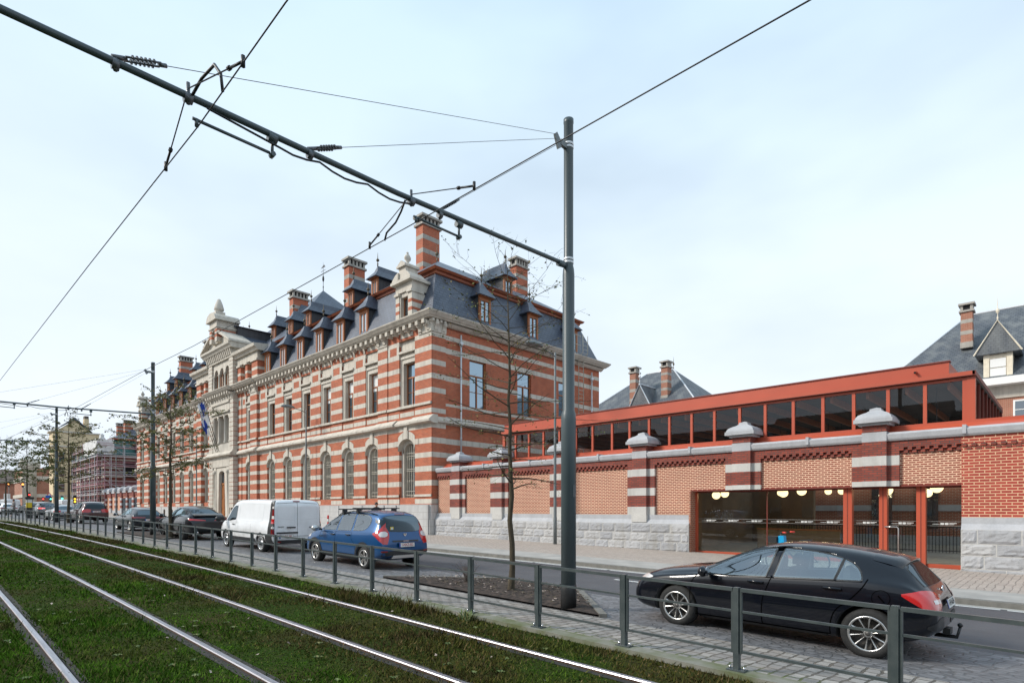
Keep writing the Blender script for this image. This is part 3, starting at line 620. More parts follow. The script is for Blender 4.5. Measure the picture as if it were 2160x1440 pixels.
A = [(XC - 9.4, 22.6, 16.7), (XC + 9.4, 22.6, 16.7), (XC + 9.4, 41, 16.7), (XC - 9.4, 41, 16.7)]; ap = (XC, 31.7, 26.4)
for i in range(4): rf.face([A[i], A[(i + 1) % 4], ap], 0)
rf.build('roof', 'slate', mainb)
rc = MB()      # red-brown timber eaves at the break of the mansard
ep = [(0, 16.62), (-.08, 16.66), (-.10, 16.80), (-.26, 16.83), (-.36, 16.96), (.2, 17.0)]
rc.prism([(22.72 + p, z) for p, z in ep], 'x', XC + 8, -32.8, 0); corner_wrap(rc, ep, -37, XR - 1.40, 22.62, 37.2)
rc2 = MB(); rc2.prism([(22.72 + p, z) for p, z in ep], 'x', XL + 5.5, XC - 8, 0); corner_wrap(rc2, ep, 2 * XC + 37, XL + 1.40, 22.62, 37.2, -1); rc2.build('eaves_cornice', 'cornice_red', mainb)
rc.build('eaves_cornice', 'cornice_red', mainb)
def finial_on(mb, c, h=1.0): mb.lathe(c, [(.05, 0), (.035, h * .12), (.07, h * .18), (.03, h * .22), (.03, h * .34), (.11, h * .40), (.12, h * .46), (.09, h * .52), (.03, h * .55), (.022, h * .75), (.006, h)], 8, 0)
def dormer(cx, y0, z0, wd=.98, hh=1.95, depth=2.3, rise=1.15, axis='x', s=1, style='2', fin=1.0):
    """timber dormer: window, slate cheeks, hipped slate cap with flared eaves and a spike finial; front plane y0"""
    def tr(p):
        return (cx + p[0], y0 + p[1], z0 + p[2]) if axis == 'x' else (y0 - s * p[1], cx + p[0], z0 + p[2])
    def bx(mb, a, b, c, d, e, f, mi=0):
        pts = [tr(q) for q in ((a, c, e), (b, d, f))]; x0, x1 = sorted((pts[0][0], pts[1][0])); yy0, yy1 = sorted((pts[0][1], pts[1][1])); mb.box(x0, x1, yy0, yy1, pts[0][2], pts[1][2], mi)
    m = MB(); h = wd / 2
    bx(m, -h, h, .06, depth, 0, hh, 1)
    bx(m, -h - .03, -h + .13, -.02, .10, -.1, hh, 0); bx(m, h - .13, h + .03, -.02, .10, -.1, hh, 0); bx(m, -h + .13, h - .13, -.02, .08, hh - .22, hh, 0); bx(m, -h + .13, h - .13, -.02, .08, -.1, .12, 0)
    bx(m, -.035, .035, -.01, .06, .12, hh - .22, 0); bx(m, -h - .12, h + .12, -.22, .06, hh, hh + .07, 0)
    o = m.build('dormer', ['wood', 'zinc_dark'], mainb)
    g = MB(); bx(g, -h + .13, h - .13, .045, .055, .12, hh - .22, 0); g.build('pane', 'curtain_glass' if axis == 'x' else 'window_glass_sky', o)
    r = MB(); ov = .30; e0 = hh + .04; ra = depth
    B = [(-h - ov, -ov - .05, e0), (h + ov, -ov - .05, e0), (h + ov, ra, e0), (-h - ov, ra, e0)]; M_ = [(-h * .62, .12, e0 + rise * .55), (h * .62, .12, e0 + rise * .55)]; T = (0, h * .75, e0 + rise); Tb = (0, ra, e0 + rise)
    Mb = [(-h * .62, ra, e0 + rise * .55), (h * .62, ra, e0 + rise * .55)]
    for q in ([B[0], B[1], M_[1], M_[0]], [M_[0], M_[1], T], [B[1], B[2], Mb[1], M_[1]], [M_[1], Mb[1], Tb, T], [B[3], B[0], M_[0], Mb[0]], [Mb[0], M_[0], T, Tb], [B[0], B[3], B[2], B[1]], [B[2], B[3], Mb[0], Tb, Mb[1]]): r.face([tr(p) for p in q], 0)
    r.build('dormer_roof', 'slate', o)
    f = MB(); finial_on(f, tr((0, h * .75, e0 + rise - .05)), fin); f.build('finial', 'brass_old', o)
    return o
for left in (False, True):
    for x in (-35.5, -38.7, -41.9, -45.1, -48.3, -51.45): dormer(x if not left else 2 * XC - x, 21.62, 13.72)
    for x in (-35.9, -39.2, -46.0, -49.3): dormer(x if not left else 2 * XC - x, 22.75, 17.15, .72, 1.15, 3.2, 1.0, style='1')
    for x in (-57.1, -53.4): dormer(x if not left else 2 * XC - x, 24.6 if x < -55 else 25.4, 18.75 if x < -55 else 19.3, .8, 1.2, 4.5, 1.2)
for y in (25.9, 30.6, 35.2): dormer(y, XR - .38, 13.72, axis='y', s=1); dormer(y, XL + .38, 13.72, axis='y', s=-1)
dormer(29.6, XR - 1.9, 17.25, .8, 1.2, 2.6, 1.2, axis='y', s=1)
fi = MB(); finial_on(fi, (-31.75 - .6, 25.6, 19.25), 1.5); finial_on(fi, (2 * XC + 32.2, 25.6, 19.25), 1.5); fi.build('ridge_finial', 'brass_old', mainb)
wv = MB(); finial_on(wv, (XC, 31.7, 26.2), 3.4); wv.box(XC - .5, XC + .5, 31.69, 31.71, 28.6, 28.64); wv.prism([(XC - .55, 29.0), (XC + .5, 28.95), (XC + .2, 29.25)], 'y', 31.69, 31.71); wv.build('weather_vane', 'black_iron', mainb)
# chimneys
def chimney(x0, x1, y0, y1, z0, zt, name='chimney', parent=mainb, mats=('brick_red', 'stone_soot', 'dark_void')):
    m = MB(); z = z0; m.box(x0 - .03, x1 + .03, y0 - .03, y1 + .03, z0, z0 + .5, 1); z = z0 + .5; tog = 0
    top = zt - .75; n = max(3, int(round((top - z) / .55)))
    if n % 2 == 0: n += 1
    wts = [1.0 if i % 2 == 0 else .50 for i in range(n)]; u = (top - z) / sum(wts)
    for i in range(n):
        h = wts[i] * u; e = .006 if i % 2 else 0; m.box(x0 - e, x1 + e, y0 - e, y1 + e, z, z + h, i % 2); z += h
    m.box(x0 - .12, x1 + .12, y0 - .12, y1 + .12, top, top + .16, 1); m.box(x0 + .08, x1 - .08, y0 + .08, y1 - .08, top + .16, zt - .16, 2)
    for k in range(5):
        yy = y0 + (y1 - y0 - .16) * k / 4
        for xx in (x0 - .02, x1 - .16): m.box(xx, xx + .18, yy, yy + .16, top + .16, zt - .16, 1)
    m.box(x0 - .16, x1 + .16, y0 - .16, y1 + .16, zt - .16, zt, 1); return m.build(name, list(mats), parent)
for x in (-33.0, -43.06, -53.3):
    for left in (False, True):
        if left and x < -50: continue
        a, b = mir(x - .80, x, left); chimney(a, b, 24.85, 26.35, 16.9 if x > -40 or True else 17, 22.75)
chimney(-33.7, -33.0, 34.4, 35.8, 17.3, 22.7)
chimney(2 * XC + 33.0, 2 * XC + 33.7, 34.4, 35.8, 17.3, 22.7)
# stone dormers over the end pavilions
def stone_dormer(cx):
    m = MB(); y = 21.0
    for sx in (-1, 1):
        a, b = (cx - 1.15, cx - .65) if sx < 0 else (cx + .65, cx + 1.15)
        for i, (z0, z1) in enumerate([(13.5, 14.15), (14.15, 14.4), (14.4, 14.75), (14.75, 15.0), (15.0, 15.5)]): m.box(a, b, y, y + 1.2, z0, z1, 0 if i in (1, 3) else 1)
        m.box(a - .08, b + .08, y - .1, y + .9, 15.5, 15.68, 1)
        m.prism([(a - .0 if sx < 0 else b, 13.5), (a - .55 if sx < 0 else b + .55, 13.5), (a - .3 if sx < 0 else b + .3, 13.72), (a if sx < 0 else b, 14.2)], 'y', y + .1, y + .4, 1)
    m.box(cx - .65, cx + .65, y + .1, y + .9, 15.35, 15.68, 1); m.box(cx - 1.15, cx + 1.15, y, y + 1.3, 15.68, 16.3, 1)
    for sx in (-1, 1): m.box(cx + sx * .62 - .1, cx + sx * .62 + .1, y + .05, y + .5, 13.5, 15.4, 1)
    m.box(cx - 1.4, cx + 1.4, y - .28, y + 1.3, 16.3, 16.5, 1)
    m.prism([(cx - 1.4, 16.5), (cx - .42, 16.5), (cx - .42, 17.12), (cx - .8, 17.0), (cx - 1.15, 16.75)], 'y', y - .22, y + .9, 1); m.prism([(cx + 1.4, 16.5), (cx + .42, 16.5), (cx + .42, 17.12), (cx + .8, 17.0), (cx + 1.15, 16.75)], 'y', y - .22, y + .9, 1)
    m.box(cx - .48, cx + .48, y - .1, y + .8, 16.5, 17.45, 1); m.box(cx - .62, cx + .62, y - .24, y + .9, 17.45, 17.6, 1); m.prism([(cx - .62, 17.6), (cx + .62, 17.6), (cx, 17.95)], 'y', y - .2, y + .85, 1)
    m.lathe((cx, y + .3, 17.8), [(.2, 0), (.12, .12), (.08, .18), (.22, .36), (.24, .52), (.14, .72), (.05, .8), (.1, .86), (.03, .95)], 10, 1)
    m.v = [(cx + (p[0] - cx) * .74, p[1], 13.5 + (p[2] - 13.5) * .84) for p in m.v]
    o = m.build('stone_dormer', ['brick_red', 'stone_pale'], mainb); casement(cx - .40, cx + .40, 13.5, 15.05, y + .3, 'window_glass', style='1', name='window', parent=o)
stone_dormer(-29.85); stone_dormer(2 * XC + 29.85)
# centre attic, pediment and aedicule
at = MB()
AX = 8.1
for left in (False, True):
    def B(x0, x1, y0, y1, z0, z1, m): a, b = mir(XC + x0, XC + x1, left); at.box(a, b, y0, y1, z0, z1, m)
    B(3.3, AX, 21.5, 24.0, 13.5, 16.0, 1)
    for i, (z0, z1, m) in enumerate([(13.55, 13.95, 1), (13.95, 14.4, 0), (14.4, 14.65, 1), (14.65, 15.2, 0)]):
        for x0, x1 in ((6.85, AX + .02), (5.35, 5.85), (3.45, 4.25)): B(x0, x1, 21.12 - .004 * m, 22.6, z0, z1, m)
    for x0, x1 in ((6.75, AX + .1), (5.25, 5.95), (3.4, 4.35)): B(x0, x1, 21.0, 22.6, 15.2, 15.38, 1)
    B(3.3, AX + .05, 21.1, 22.6, 15.38, 16.0, 1)
    a, b = mir(XC + 3.3, XC + AX + .55, left); at.prism([(21.1 + p, z) for p, z in [(.3, 16.0), (-.2, 16.02), (-.28, 16.2), (-.5, 16.3), (-.55, 16.55), (1.6, 16.75), (1.6, 16.0)]], 'x', a, b, 1)
    B(AX - .1, AX + .5, 21.1, 23.3, 16.2, 16.6, 1)
    for i in range(8): B(2.3, 3.3, 20.75, 22.5, 13.5 + i * .36, 13.5 + i * .36 + .32, 1); B(2.33, 3.27, 20.78, 22.5, 13.5 + i * .36 + .32, 13.86 + i * .36, 0)
    for k in (.78, 2.2): cx = XC + (k if not left else -k); at.lathe((cx, 20.95, 0), [(.15, 13.55), (.15, 13.75), (.11, 13.8), (.10, 15.0), (.16, 15.15), (.16, 15.25)], 8, 1)
at.box(XC - 2.3, XC + 2.3, 21.25, 22.5, 13.5, 16.4, 1)
for k in (-1.48, 0, 1.48):
    Np = 8
    for i in range(Np):
        x0 = XC + k - .74 + 1.48 * i / Np; x1 = x0 + 1.48 / Np; f_ = lambda x: ellipse_z(x, XC + k - .55, XC + k + .55, 15.25, .55) if abs(x - XC - k) < .55 else 13.6
        at.face([(x0, 20.9, max(15.25, f_(x0))), (x1, 20.9, max(15.25, f_(x1))), (x1, 20.9, 16.4), (x0, 20.9, 16.4)], 1); at.face([(x0, 20.9, max(15.25, f_(x0))), (x0, 21.3, max(15.25, f_(x0))), (x1, 21.3, max(15.25, f_(x1))), (x1, 20.9, max(15.25, f_(x1)))], 1)
at.box(XC - 3.35, XC + 3.35, 20.7, 22.4, 16.38, 17.1, 1)
for i in range(15): xx = XC - 3.2 + 6.4 * i / 14; at.prism([(20.45, 17.1), (20.75, 17.1), (20.75, 16.5), (20.6, 16.55)], 'x', xx - .1, xx + .1, 1)
at.prism([(20.7 + p, z) for p, z in [(.3, 17.1), (-.3, 17.12), (-.4, 17.3), (-.55, 17.4), (-.58, 17.6), (1.6, 17.7), (1.6, 17.1)]], 'x', XC - 3.85, XC + 3.85, 1)
at.prism([(XC - 3.6, 17.65), (XC + 3.6, 17.65), (XC, 19.55)], 'y', 20.6, 22.2, 1)
for sx in (-1, 1): at.prism([(XC + sx * 3.95, 17.62), (XC + sx * 3.9, 17.85), (XC, 19.98), (XC, 19.65)], 'y', 20.15, 22.3, 1)
for i, (z0, z1) in enumerate([(18.2, 18.7), (18.7, 19.0), (19.0, 19.3), (19.3, 19.6), (19.6, 19.75)]):
    for sx in (-1, 1): at.box(XC + sx * .72 - .28, XC + sx * .72 + .28, 20.1, 22.2, z0, z1, 0 if i in (1, 3) else 1)
at.box(XC - .44, XC + .44, 20.4, 22.2, 18.2, 19.75, 1); at.box(XC - 1.15, XC + 1.15, 20.02, 22.0, 19.75, 19.9, 1); at.box(XC - 1.0, XC + 1.0, 20.1, 22.2, 19.9, 20.55, 1)
at.prism([(XC - 1.35, 20.55), (XC + 1.35, 20.55), (XC + 1.3, 20.75)] + [(XC + 1.2 * math.cos(math.pi * i / 12), 20.75 + .72 * math.sin(math.pi * i / 12)) for i in range(13)] + [(XC - 1.3, 20.75)], 'y', 19.85, 22.2, 1)
at.box(XC - .42, XC + .42, 20.2, 21.1, 21.2, 21.75, 1); at.lathe((XC, 20.65, 21.7), [(.3, 0), (.2, .12), (.45, .3), (.47, .42), (.33, 1.0), (.16, 1.5), (.05, 1.6)], 12, 1)
at.v = [(p[0], p[1], p[2] if p[2] < 17.7 else 17.7 + (p[2] - 17.7) * .87) for p in at.v]
at.build('attic', ['brick_red', 'stone_pale'], mainb)
for k in (-1.48, 0, 1.48): casement(XC + k - .5, XC + k + .5, 13.6, 15.6, 21.15, 'window_glass', style='1')
zc = MB(); zc.box(XC - 1.5, XC + 1.5, 21.9, 29.5, 17.2, 19.8, 0); zc.prism([(XC - 1.75, 19.8), (XC + 1.75, 19.8), (XC, 20.3)], 'y', 21.7, 29.8, 1)
for sx in (-1, 1): zc.prism([(XC + sx * 3.6, 17.7), (XC + sx * .9, 19.3), (XC + sx * .9, 17.7)], 'y', 22.2, 25.5, 1)
for sx in (-1, 1): zc.box(XC + sx * 5.7 - 2.4, XC + sx * 5.7 + 2.4, 22.6, 24.0, 16.5, 16.9, 1)
zc.build('ridge_housing', ['zinc_dark', 'slate'], mainb)
# rainwater pipes and ladder on the near flank
for y in (23.42, 36.95):
    m = MB(); m.tube([(XR + .1, y, 3.2), (XR + .1, y, 11.9)], .055, 8); m.lathe((XR + .1, y, 11.85), [(.06, 0), (.13, .15), (.16, .3), (.06, .34), (.05, .75)], 8); 
    for z in (4.5, 6.2, 8.0, 9.9): m.lathe((XR + .1, y, z), [(.075, 0), (.075, .06)], 8)
    m.build('downpipe', 'zinc_pipe', mainb)
m = MB()
for y in (34.95, 35.55): m.tube([(XR + .35, y, 4.5), (XR + .35, y, 13.3), (XR + .75, y, 13.7), (XR + .75, y, 15.0)], .03, 6)
z = 4.6
while z < 14.6: m.tube([(XR + (.35 if z < 13.4 else .75), 34.95, z), (XR + (.35 if z < 13.4 else .75), 35.55, z)], .018, 5); z += .3
for z in (14.2, 14.9): m.tube([(XR + .6, 32.8, z), (XR + .6, 34.9, z)], .025, 5)
for k in range(8): m.tube([(XR + .6, 32.9 + k * .27, 13.5), (XR + .6, 32.9 + k * .27, 14.9)], .015, 4)
m.build('ladder', 'grille', mainb)

# ================================================================ boundary walls
PX = [-25.25, -21.85, -17.65, -13.22, -8.86, -4.58]
def rock_blocks(mb, x0, x1, y, zlo, courses, bw, seed, mi):
    rg = random.Random(seed)
    for ci, (z0, z1) in enumerate(courses):
        x = x0 - (bw * .5 if ci % 2 else 0)
        while x < x1 - .02:
            xe = x + bw * rg.uniform(.82, 1.18); a, b = max(x, x0), min(xe, x1); x = xe
            if b - a < .06: continue
            if x1 - b < .15: b = x1; x = x1
            za = max(z0, G((a + b) / 2) - .15)
            if z1 - za < .05: continue
            nx, nz = 7, 5; P = []
            for i in range(nx + 1):
                row = []
                for j in range(nz + 1):
                    edge = i in (0, nx) or j in (0, nz)
                    dd = 0.0 if edge else rg.uniform(.012, .034) + (.010 if j == 1 else 0)
                    row.append((a + .012 + (b - a - .024) * i / nx, y - .02 - dd, za + .01 + (z1 - za - .02) * j / nz))
                P.append(row)
            mb.grid(P, mi, smooth=False); mb.box(a, b, y - .018, y + .3, za, z1, 2)
def boundary_wall(root, x0, x1, pillars, opening, yw, new_from=None):
    m = MB()      # materials: 0 dark brick 1 cream-joint brick 2 bluestone 3 new brick
    o0, o1, oz = opening
    segs = [(x0, o0), (o1, x1)]
    for a, b in segs:
        if b > a: m.box(a, b, yw + .02, yw + .42, -.2, 1.61, 2)
    edges = [x0] + [q for p in pillars for q in (p - .66, p + .66)] + [x1]
    def put(a, b, za, zb, y, mi):        # brickwork minus the doorway
        if za < oz - .001:
            for s0, s1 in ((a, min(b, o0)), (max(a, o1), b)):
                if s1 > s0 + .01: m.box(s0, s1, y, yw + .42, za, zb, mi)
            if zb > oz and min(b, o1) > max(a, o0) + .01: m.box(max(a, o0), min(b, o1), y, yw + .42, oz, zb, mi)
        else: m.box(a, b, y, yw + .42, za, zb, mi)
    for i in range(0, len(edges), 2):
        a, b = edges[i], edges[i + 1]
        if b <= a + .02: continue
        if new_from is not None and b > new_from:
            put(a, new_from, 1.61, 3.60, yw + .10, 1); put(new_from, b, 1.61, 4.0, yw + .0, 3); b2 = new_from
        else: put(a, b, 1.61, 3.60, yw + .10, 1); b2 = b
        m.box(a, b2, yw + .0, yw + .42, 3.78, 4.0, 0); m.box(a, b, yw + .08, yw + .42, 3.60, 3.78, 0)
        x = a
        while x < b - .1:                  # dentil bricks
            if new_from is not None and x < new_from < x + .22: x = new_from + .01
            yy = yw + .0 if (new_from is None or x < new_from) else yw - .05
            m.box(x, x + .11, yy, yw + .09, 3.69, 3.78, 0); m.box(x + .11, x + .22, yy + .03, yw + .09, 3.60, 3.69, 0); x += .22
    for p in pillars:
        a, b = p - .66, p + .66; zlo = oz if (o0 < p < o1) else 1.61
        if o0 < a + .05 < o1 and not (o0 < p < o1): zlo = 1.61
        for z0, z1, mi in ((1.61, 1.95, 2), (1.95, 2.42, 0), (2.42, 2.74, 2), (2.74, 3.23, 0), (3.23, 3.54, 2), (3.54, 4.0, 0)):
            if z1 <= zlo + .01: continue
            zz = max(z0, zlo); put(a, b, zz, z1, yw - (.004 if mi == 2 else 0), mi)
            m.box(p - .34, p + .34, yw - .14 - (.004 if mi == 2 else 0), yw + .3, zz, z1, mi)
        if zlo < 2: m.box(p - .36, p + .36, yw - .16, yw + .1, 1.30, 1.62, 2)
    m.build('wall', ['brick_dark', 'brick_cream', 'stone_grey', 'brick_new'], root)
    c = MB(); xs = [x0] + [q for p in pillars for q in (p - .34, p + .34)] + [x1]
    for i in range(0, len(xs), 2):
        if xs[i + 1] > xs[i] + .05: 
            a, b = xs[i], xs[i + 1]; c.prism([(yw - .10, 4.06), (yw - .06, 4.0), (yw + .5, 4.0), (yw + .5, 4.30), (yw - .04, 4.27), (yw - .13, 4.20)], 'x', a, b, 0)
            k = a + 1.9
            while k < b - .5: c.box(k, k + .09, yw - .15, yw + .5, 4.06, 4.32, 0); k += 2.0
    c.build('coping', 'bluestone', root)
    for p in pillars:
        q = MB(); q.box(p - .33, p + .33, yw - .13, yw + .5, 4.30, 4.52, 1); q.box(p - .345, p + .345, yw - .145, yw + .5, 4.0, 4.30, 0); yc = yw + .2
        q.box(p - .42, p + .42, yc - .42, yc + .42, 4.52, 4.60, 0); q.box(p - .54, p + .54, yc - .54, yc + .54, 4.60, 4.72, 0)
        q.lathe((p, yc, 4.72), [(.72, 0), (.70, .06), (.62, .14), (.48, .20), (.32, .25), (.30, .27), (.24, .29), (.22, .36), (.02, .41)], 4, 0, smooth=False)
        q.build('pillar_cap', ['bluestone', 'brick_dark'], root)
    pb = MB()
    for si, (a, b) in enumerate(segs):
        if b - a < .1: continue
        big = new_from is not None and si == 1
        rock_blocks(pb, a, b, yw - .14, -.2, [(-.25, .12), (.12, .50), (.50, .86), (.86, 1.24)] if not big else [(-.25, .12), (.12, .50), (.50, .84), (.84, 1.25)], .80 if not big else .92, 5 + si, 0)
        pb.prism([(yw - .15, 1.25), (yw - .02, 1.42), (yw - .02, 1.61), (yw + .1, 1.61), (yw + .1, 1.24), (yw - .15, 1.24)], 'x', a, b, 1)
    pb.build('plinth', ['rock_face', 'bluestone', 'stone_grey'], root)
bw = thing('boundary_wall', 'street wall of red brick panels with pale joints, domed stone pillar caps and a wide glazed entrance', 'wall', (-13, 21.4, 0))
YB = 21.45
boundary_wall(bw, -27.1, 4.0, PX, (-10.95, -2.37, 2.57), YB, new_from=-2.37)
# rough jamb, red frame and glass of the entrance
jb = MB(); jb.box(-10.97, -10.9, YB - .1, YB + .40, -.1, 2.57, 0); jb.box(-10.95, -2.37, YB + .05, YB + .42, 2.55, 2.60, 1); jb.build('opening_lining', ['brick_far', 'terracotta_dark'], bw)
YG = YB + .38
ef = MB()
for a, b in ((-5.56, -5.30), (-4.52, -4.30), (-3.52, -3.28)):
    ef.box(a, b, YG - .14, YG + .1, .04, 2.55, 0); ef.box((a + b) / 2 - .012, (a + b) / 2 + .012, YG - .146, YG - .13, .1, 2.55, 1)
ef.box(-10.9, -5.56, YG - .06, YG + .06, .06, .19, 0); ef.box(-3.28, -2.37, YG - .06, YG + .06, .0, .16, 0); ef.box(-5.3, -4.52, YG - .05, YG + .05, .02, .12, 0); ef.box(-4.3, -3.52, YG - .05, YG + .05, .02, .12, 0)
ef.box(-10.9, -10.82, YG - .06, YG + .06, .19, 2.55, 0)
for a, b in ((-10.82, -5.56), (-5.3, -4.52), (-4.3, -3.52), (-3.28, -2.37)): ef.box(a, b, YG - .03, YG + .03, 2.50, 2.55, 1)
ef.box(-8.12, -8.09, YG - .02, YG + .02, .19, 2.5, 1)
ent = ef.build('entrance_frame', ['terracotta', 'terracotta_dark'], bw)
for a, b in ((-10.82, -8.12), (-8.09, -5.56), (-5.30, -4.52), (-4.30, -3.52), (-3.28, -2.37)):
    p = MB(); p.face([(a, YG, .12), (b, YG, .12), (b, YG, 2.5), (a, YG, 2.5)], 0); p.build('pane', 'clear_glass', ent, fixn=False)
# safety manifestation: two thin lines with small squares and arrows
sg = MB()
for a, b in ((-10.8, -8.13), (-8.08, -5.58), (-5.28, -4.54), (-4.28, -3.54), (-3.26, -2.39)):
    for z in (1.335, 1.465): sg.box(a, b, YG - .008, YG - .004, z, z + .006, 1)
    n = 3 if b - a > 2 else 1
    for k in range(n):
        c = a + (b - a) * (k + .5) / n
        for d in (-.055, .055): sg.box(c + d - .045, c + d + .045, YG - .010, YG - .005, 1.37, 1.43, 0)
        sg.box(c + .12, c + .30, YG - .009, YG - .005, 1.405, 1.425, 0); sg.box(c + .12, c + .24, YG - .009, YG - .005, 1.375, 1.39, 0); sg.box(c - .30, c - .12, YG - .009, YG - .005, 1.385, 1.395, 0)
sg.build('glass_marking', ['road_white', 'marking_grey'], ent)
hd = MB(); hd.tube([(-4.34, YG - .06, 1.28), (-4.34, YG - .14, 1.28), (-4.02, YG - .2, 1.28), (-3.98, YG - .2, 1.24), (-3.98, YG - .2, .3)], .022, 8); hd.tube([(-4.36, YG - .2, 1.28), (-4.0, YG - .2, 1.28)], .02, 6); hd.build('door_handle', 'alloy', ent)

# ================================================================ glazed pavilion behind the wall
gp = thing('glazed_pavilion', 'low red metal pavilion with a long row of clerestory windows rising behind the street wall', 'building', (-12, 22, 0))
PVX = [-22.02, -21.15, -20.2, -19.2, -18.16, -17.13, -16.15, -15.06, -14.13, -13.15, -12.18, -11.18, -10.21, -9.2, -8.24, -7.25, -6.27, -5.32, -4.33, -3.34, -2.32]
YF = 22.0
m = MB()
m.prism([(YB + .2, 4.28), (YF + .1, 4.36), (YF + .1, 4.1), (YB + .2, 4.1)], 'x', -26.9, 4.0, 0); m.box(-26.9, 4.0, YF - .08, YF + .05, 4.34, 4.52, 0); m.prism([(YB + .25, 4.30), (YF - .08, 4.44), (YF - .08, 4.30)], 'x', -26.9, 4.0, 0)
m.box(-22.1, -2.1, YF - .14, YF + .05, 5.83, 5.97, 0); m.box(-22.1, -2.1, YF - .02, YF + .07, 5.74, 5.83, 0); m.box(-22.1, -2.1, YF - .145, YF + .03, 5.83, 5.855, 1)
m.box(-22.1, -2.75, YF + .12, YF + .3, 5.97, 6.38, 0); m.box(-22.12, -2.72, YF + .08, YF + .36, 6.38, 6.42, 1)
m.box(-2.93, -2.752, YF + .3, 31, 5.972, 6.378, 0); m.box(-2.16, -2.08, YF - .14, 31, 5.83, 5.97, 1); m.box(-2.3, -2.10, YF - .04, YF + .16, 4.4, 5.83, 0); m.box(-2.3, -2.1, 30.9, 31.05, 4.4, 5.83, 1)
m.box(-22.1, -2.1, YF + .1, 31.2, 5.78, 5.97, 2)
m.tube([(-3.6, YF + .14, 6.2), (-3.6, YF - .02, 6.16)], .04, 8, 0)
frame = m.build('frame', ['terracotta', 'terracotta_dark', 'ceiling_int'], gp)
m = MB(); m.tube([(-3.6, YF - .03, 6.158), (-3.6, YF - .035, 6.157)], .034, 8, 0); m.build('spout_hole', 'dark_void', gp)
for i, x in enumerate(PVX):
    m = MB(); wd = .05 if 0 < i < 20 else .09; m.box(x - wd, x + wd, YF - .02, YF + .07, 4.52, 5.74, 0); m.build('mullion', 'terracotta', gp)
    if i < 20:
        m = MB(); m.face([(x + .05, YF + .03, 4.52), (PVX[i + 1] - .05, YF + .03, 4.52), (PVX[i + 1] - .05, YF + .03, 5.74), (x + .05, YF + .03, 5.74)], 0); m.build('pane', 'clear_glass_dark', gp, fixn=False)
for k in range(9):
    y = YF + .2 + k * (8.7 / 8); m = MB(); m.box(-2.2, -2.11, y - .04, y + .04, 4.4, 5.83, 0); m.build('mullion', 'terracotta_dark', gp)
    if k < 8: m = MB(); m.face([(-2.15, y + .04, 4.5), (-2.15, y + 1.04, 4.5), (-2.15, y + 1.04, 5.8), (-2.15, y + .04, 5.8)], 0); m.build('pane', 'clear_glass_dark', gp, fixn=False)
# inside of the hall: floor, gallery slab, back wall and railing
m = MB(); m.box(-22, 3.5, YB + .45, 34, -.1, .14, 0); m.build('hall_floor', 'floor_int', gp)
m = MB(); m.box(-22, -5.4, YB + .5, 28.0, 2.72, 2.95, 0)
for k in range(18): m.box(-21.5 + k * 1.1, -21.42 + k * 1.1, YF + .2, 30.9, 5.55, 5.78, 2)
m.box(-22, -2.4, 30.85, 30.95, 3.6, 3.7, 0); m.box(-22, -9.2, 30.8, 31.1, .1, 2.9, 1); m.box(-12.5, -12.2, YB + .5, 31, .1, 2.7, 1); m.box(-22, -2.3, 30.8, 31.0, 5.05, 5.78, 0); m.box(-9.5, -6.4, 24.5, 24.6, 1.0, 1.06, 2); m.box(-9.5, -6.4, 24.52, 24.58, .1, 1.0, 1); m.build('hall_interior', ['ceiling_int', 'wall_int', 'wood'], gp)
m = MB(); m.box(-9.4, 3.4, 27.9, 27.94, 1.12, 1.16, 0); m.box(-9.4, 3.4, 27.9, 27.94, .2, .23, 0)
x = -9.4
while x < 1.0: m.box(x, x + .02, 27.91, 27.93, .14, 1.14, 0); x += .11
m.build('inner_railing', 'black_iron', gp)
# courtyard building seen through the glass
cy = thing('brick_building', 'dark courtyard brick building seen only through the glazed entrance behind the inner railing', 'building', (-3, 34.5, 0))
m = MB(); m.box(-22, 10, 34.5, 36, 0, 5.3, 0); m.box(-22, 10, 34.44, 34.5, 1.75, 2.05, 1); m.box(-22, 10, 34.44, 34.5, 4.6, 4.9, 1); m.box(-22, 10, 34.42, 34.5, 0, .55, 1); m.build('wall', ['brick_far', 'bluestone'], cy)
for x in (-7.5, -5.6, -2.6, .4): m = MB(); m.box(x, x + .9, 34.40, 34.46, .9, 1.7 if x > -5 else 4.2, 0); m.build('window', 'far_glass', cy)
# globe lamps
def globe(x, y, z, r, label):
    t_ = thing('globe_lamp', label, 'lamp', (x, y, z), 'round lamps hanging in the entrance hall')
    m = MB(); m.lathe((x, y, z), [(r * math.sin(math.pi * i / 10), -r * math.cos(math.pi * i / 10)) for i in range(11)], 16, 0); m.build('globe', 'globe_lit', t_)
    ld = bpy.data.lights.new('globe_light', 'POINT'); ld.energy = 24.0; ld.color = (1.0, .80, .5); ld.shadow_soft_size = r * 1.05; lo_ = bpy.data.objects.new('globe_light', ld); COL.objects.link(lo_); lo_.parent = t_
    m = MB(); m.tube([(x, y, z + r * .95), (x, y, 2.74 if x < -5.4 and y < 28 else 5.78)], .012, 5); m.lathe((x, y, z + r * .93), [(.05, 0), (.05, .06)], 8); m.build('stem', 'black_iron', t_)

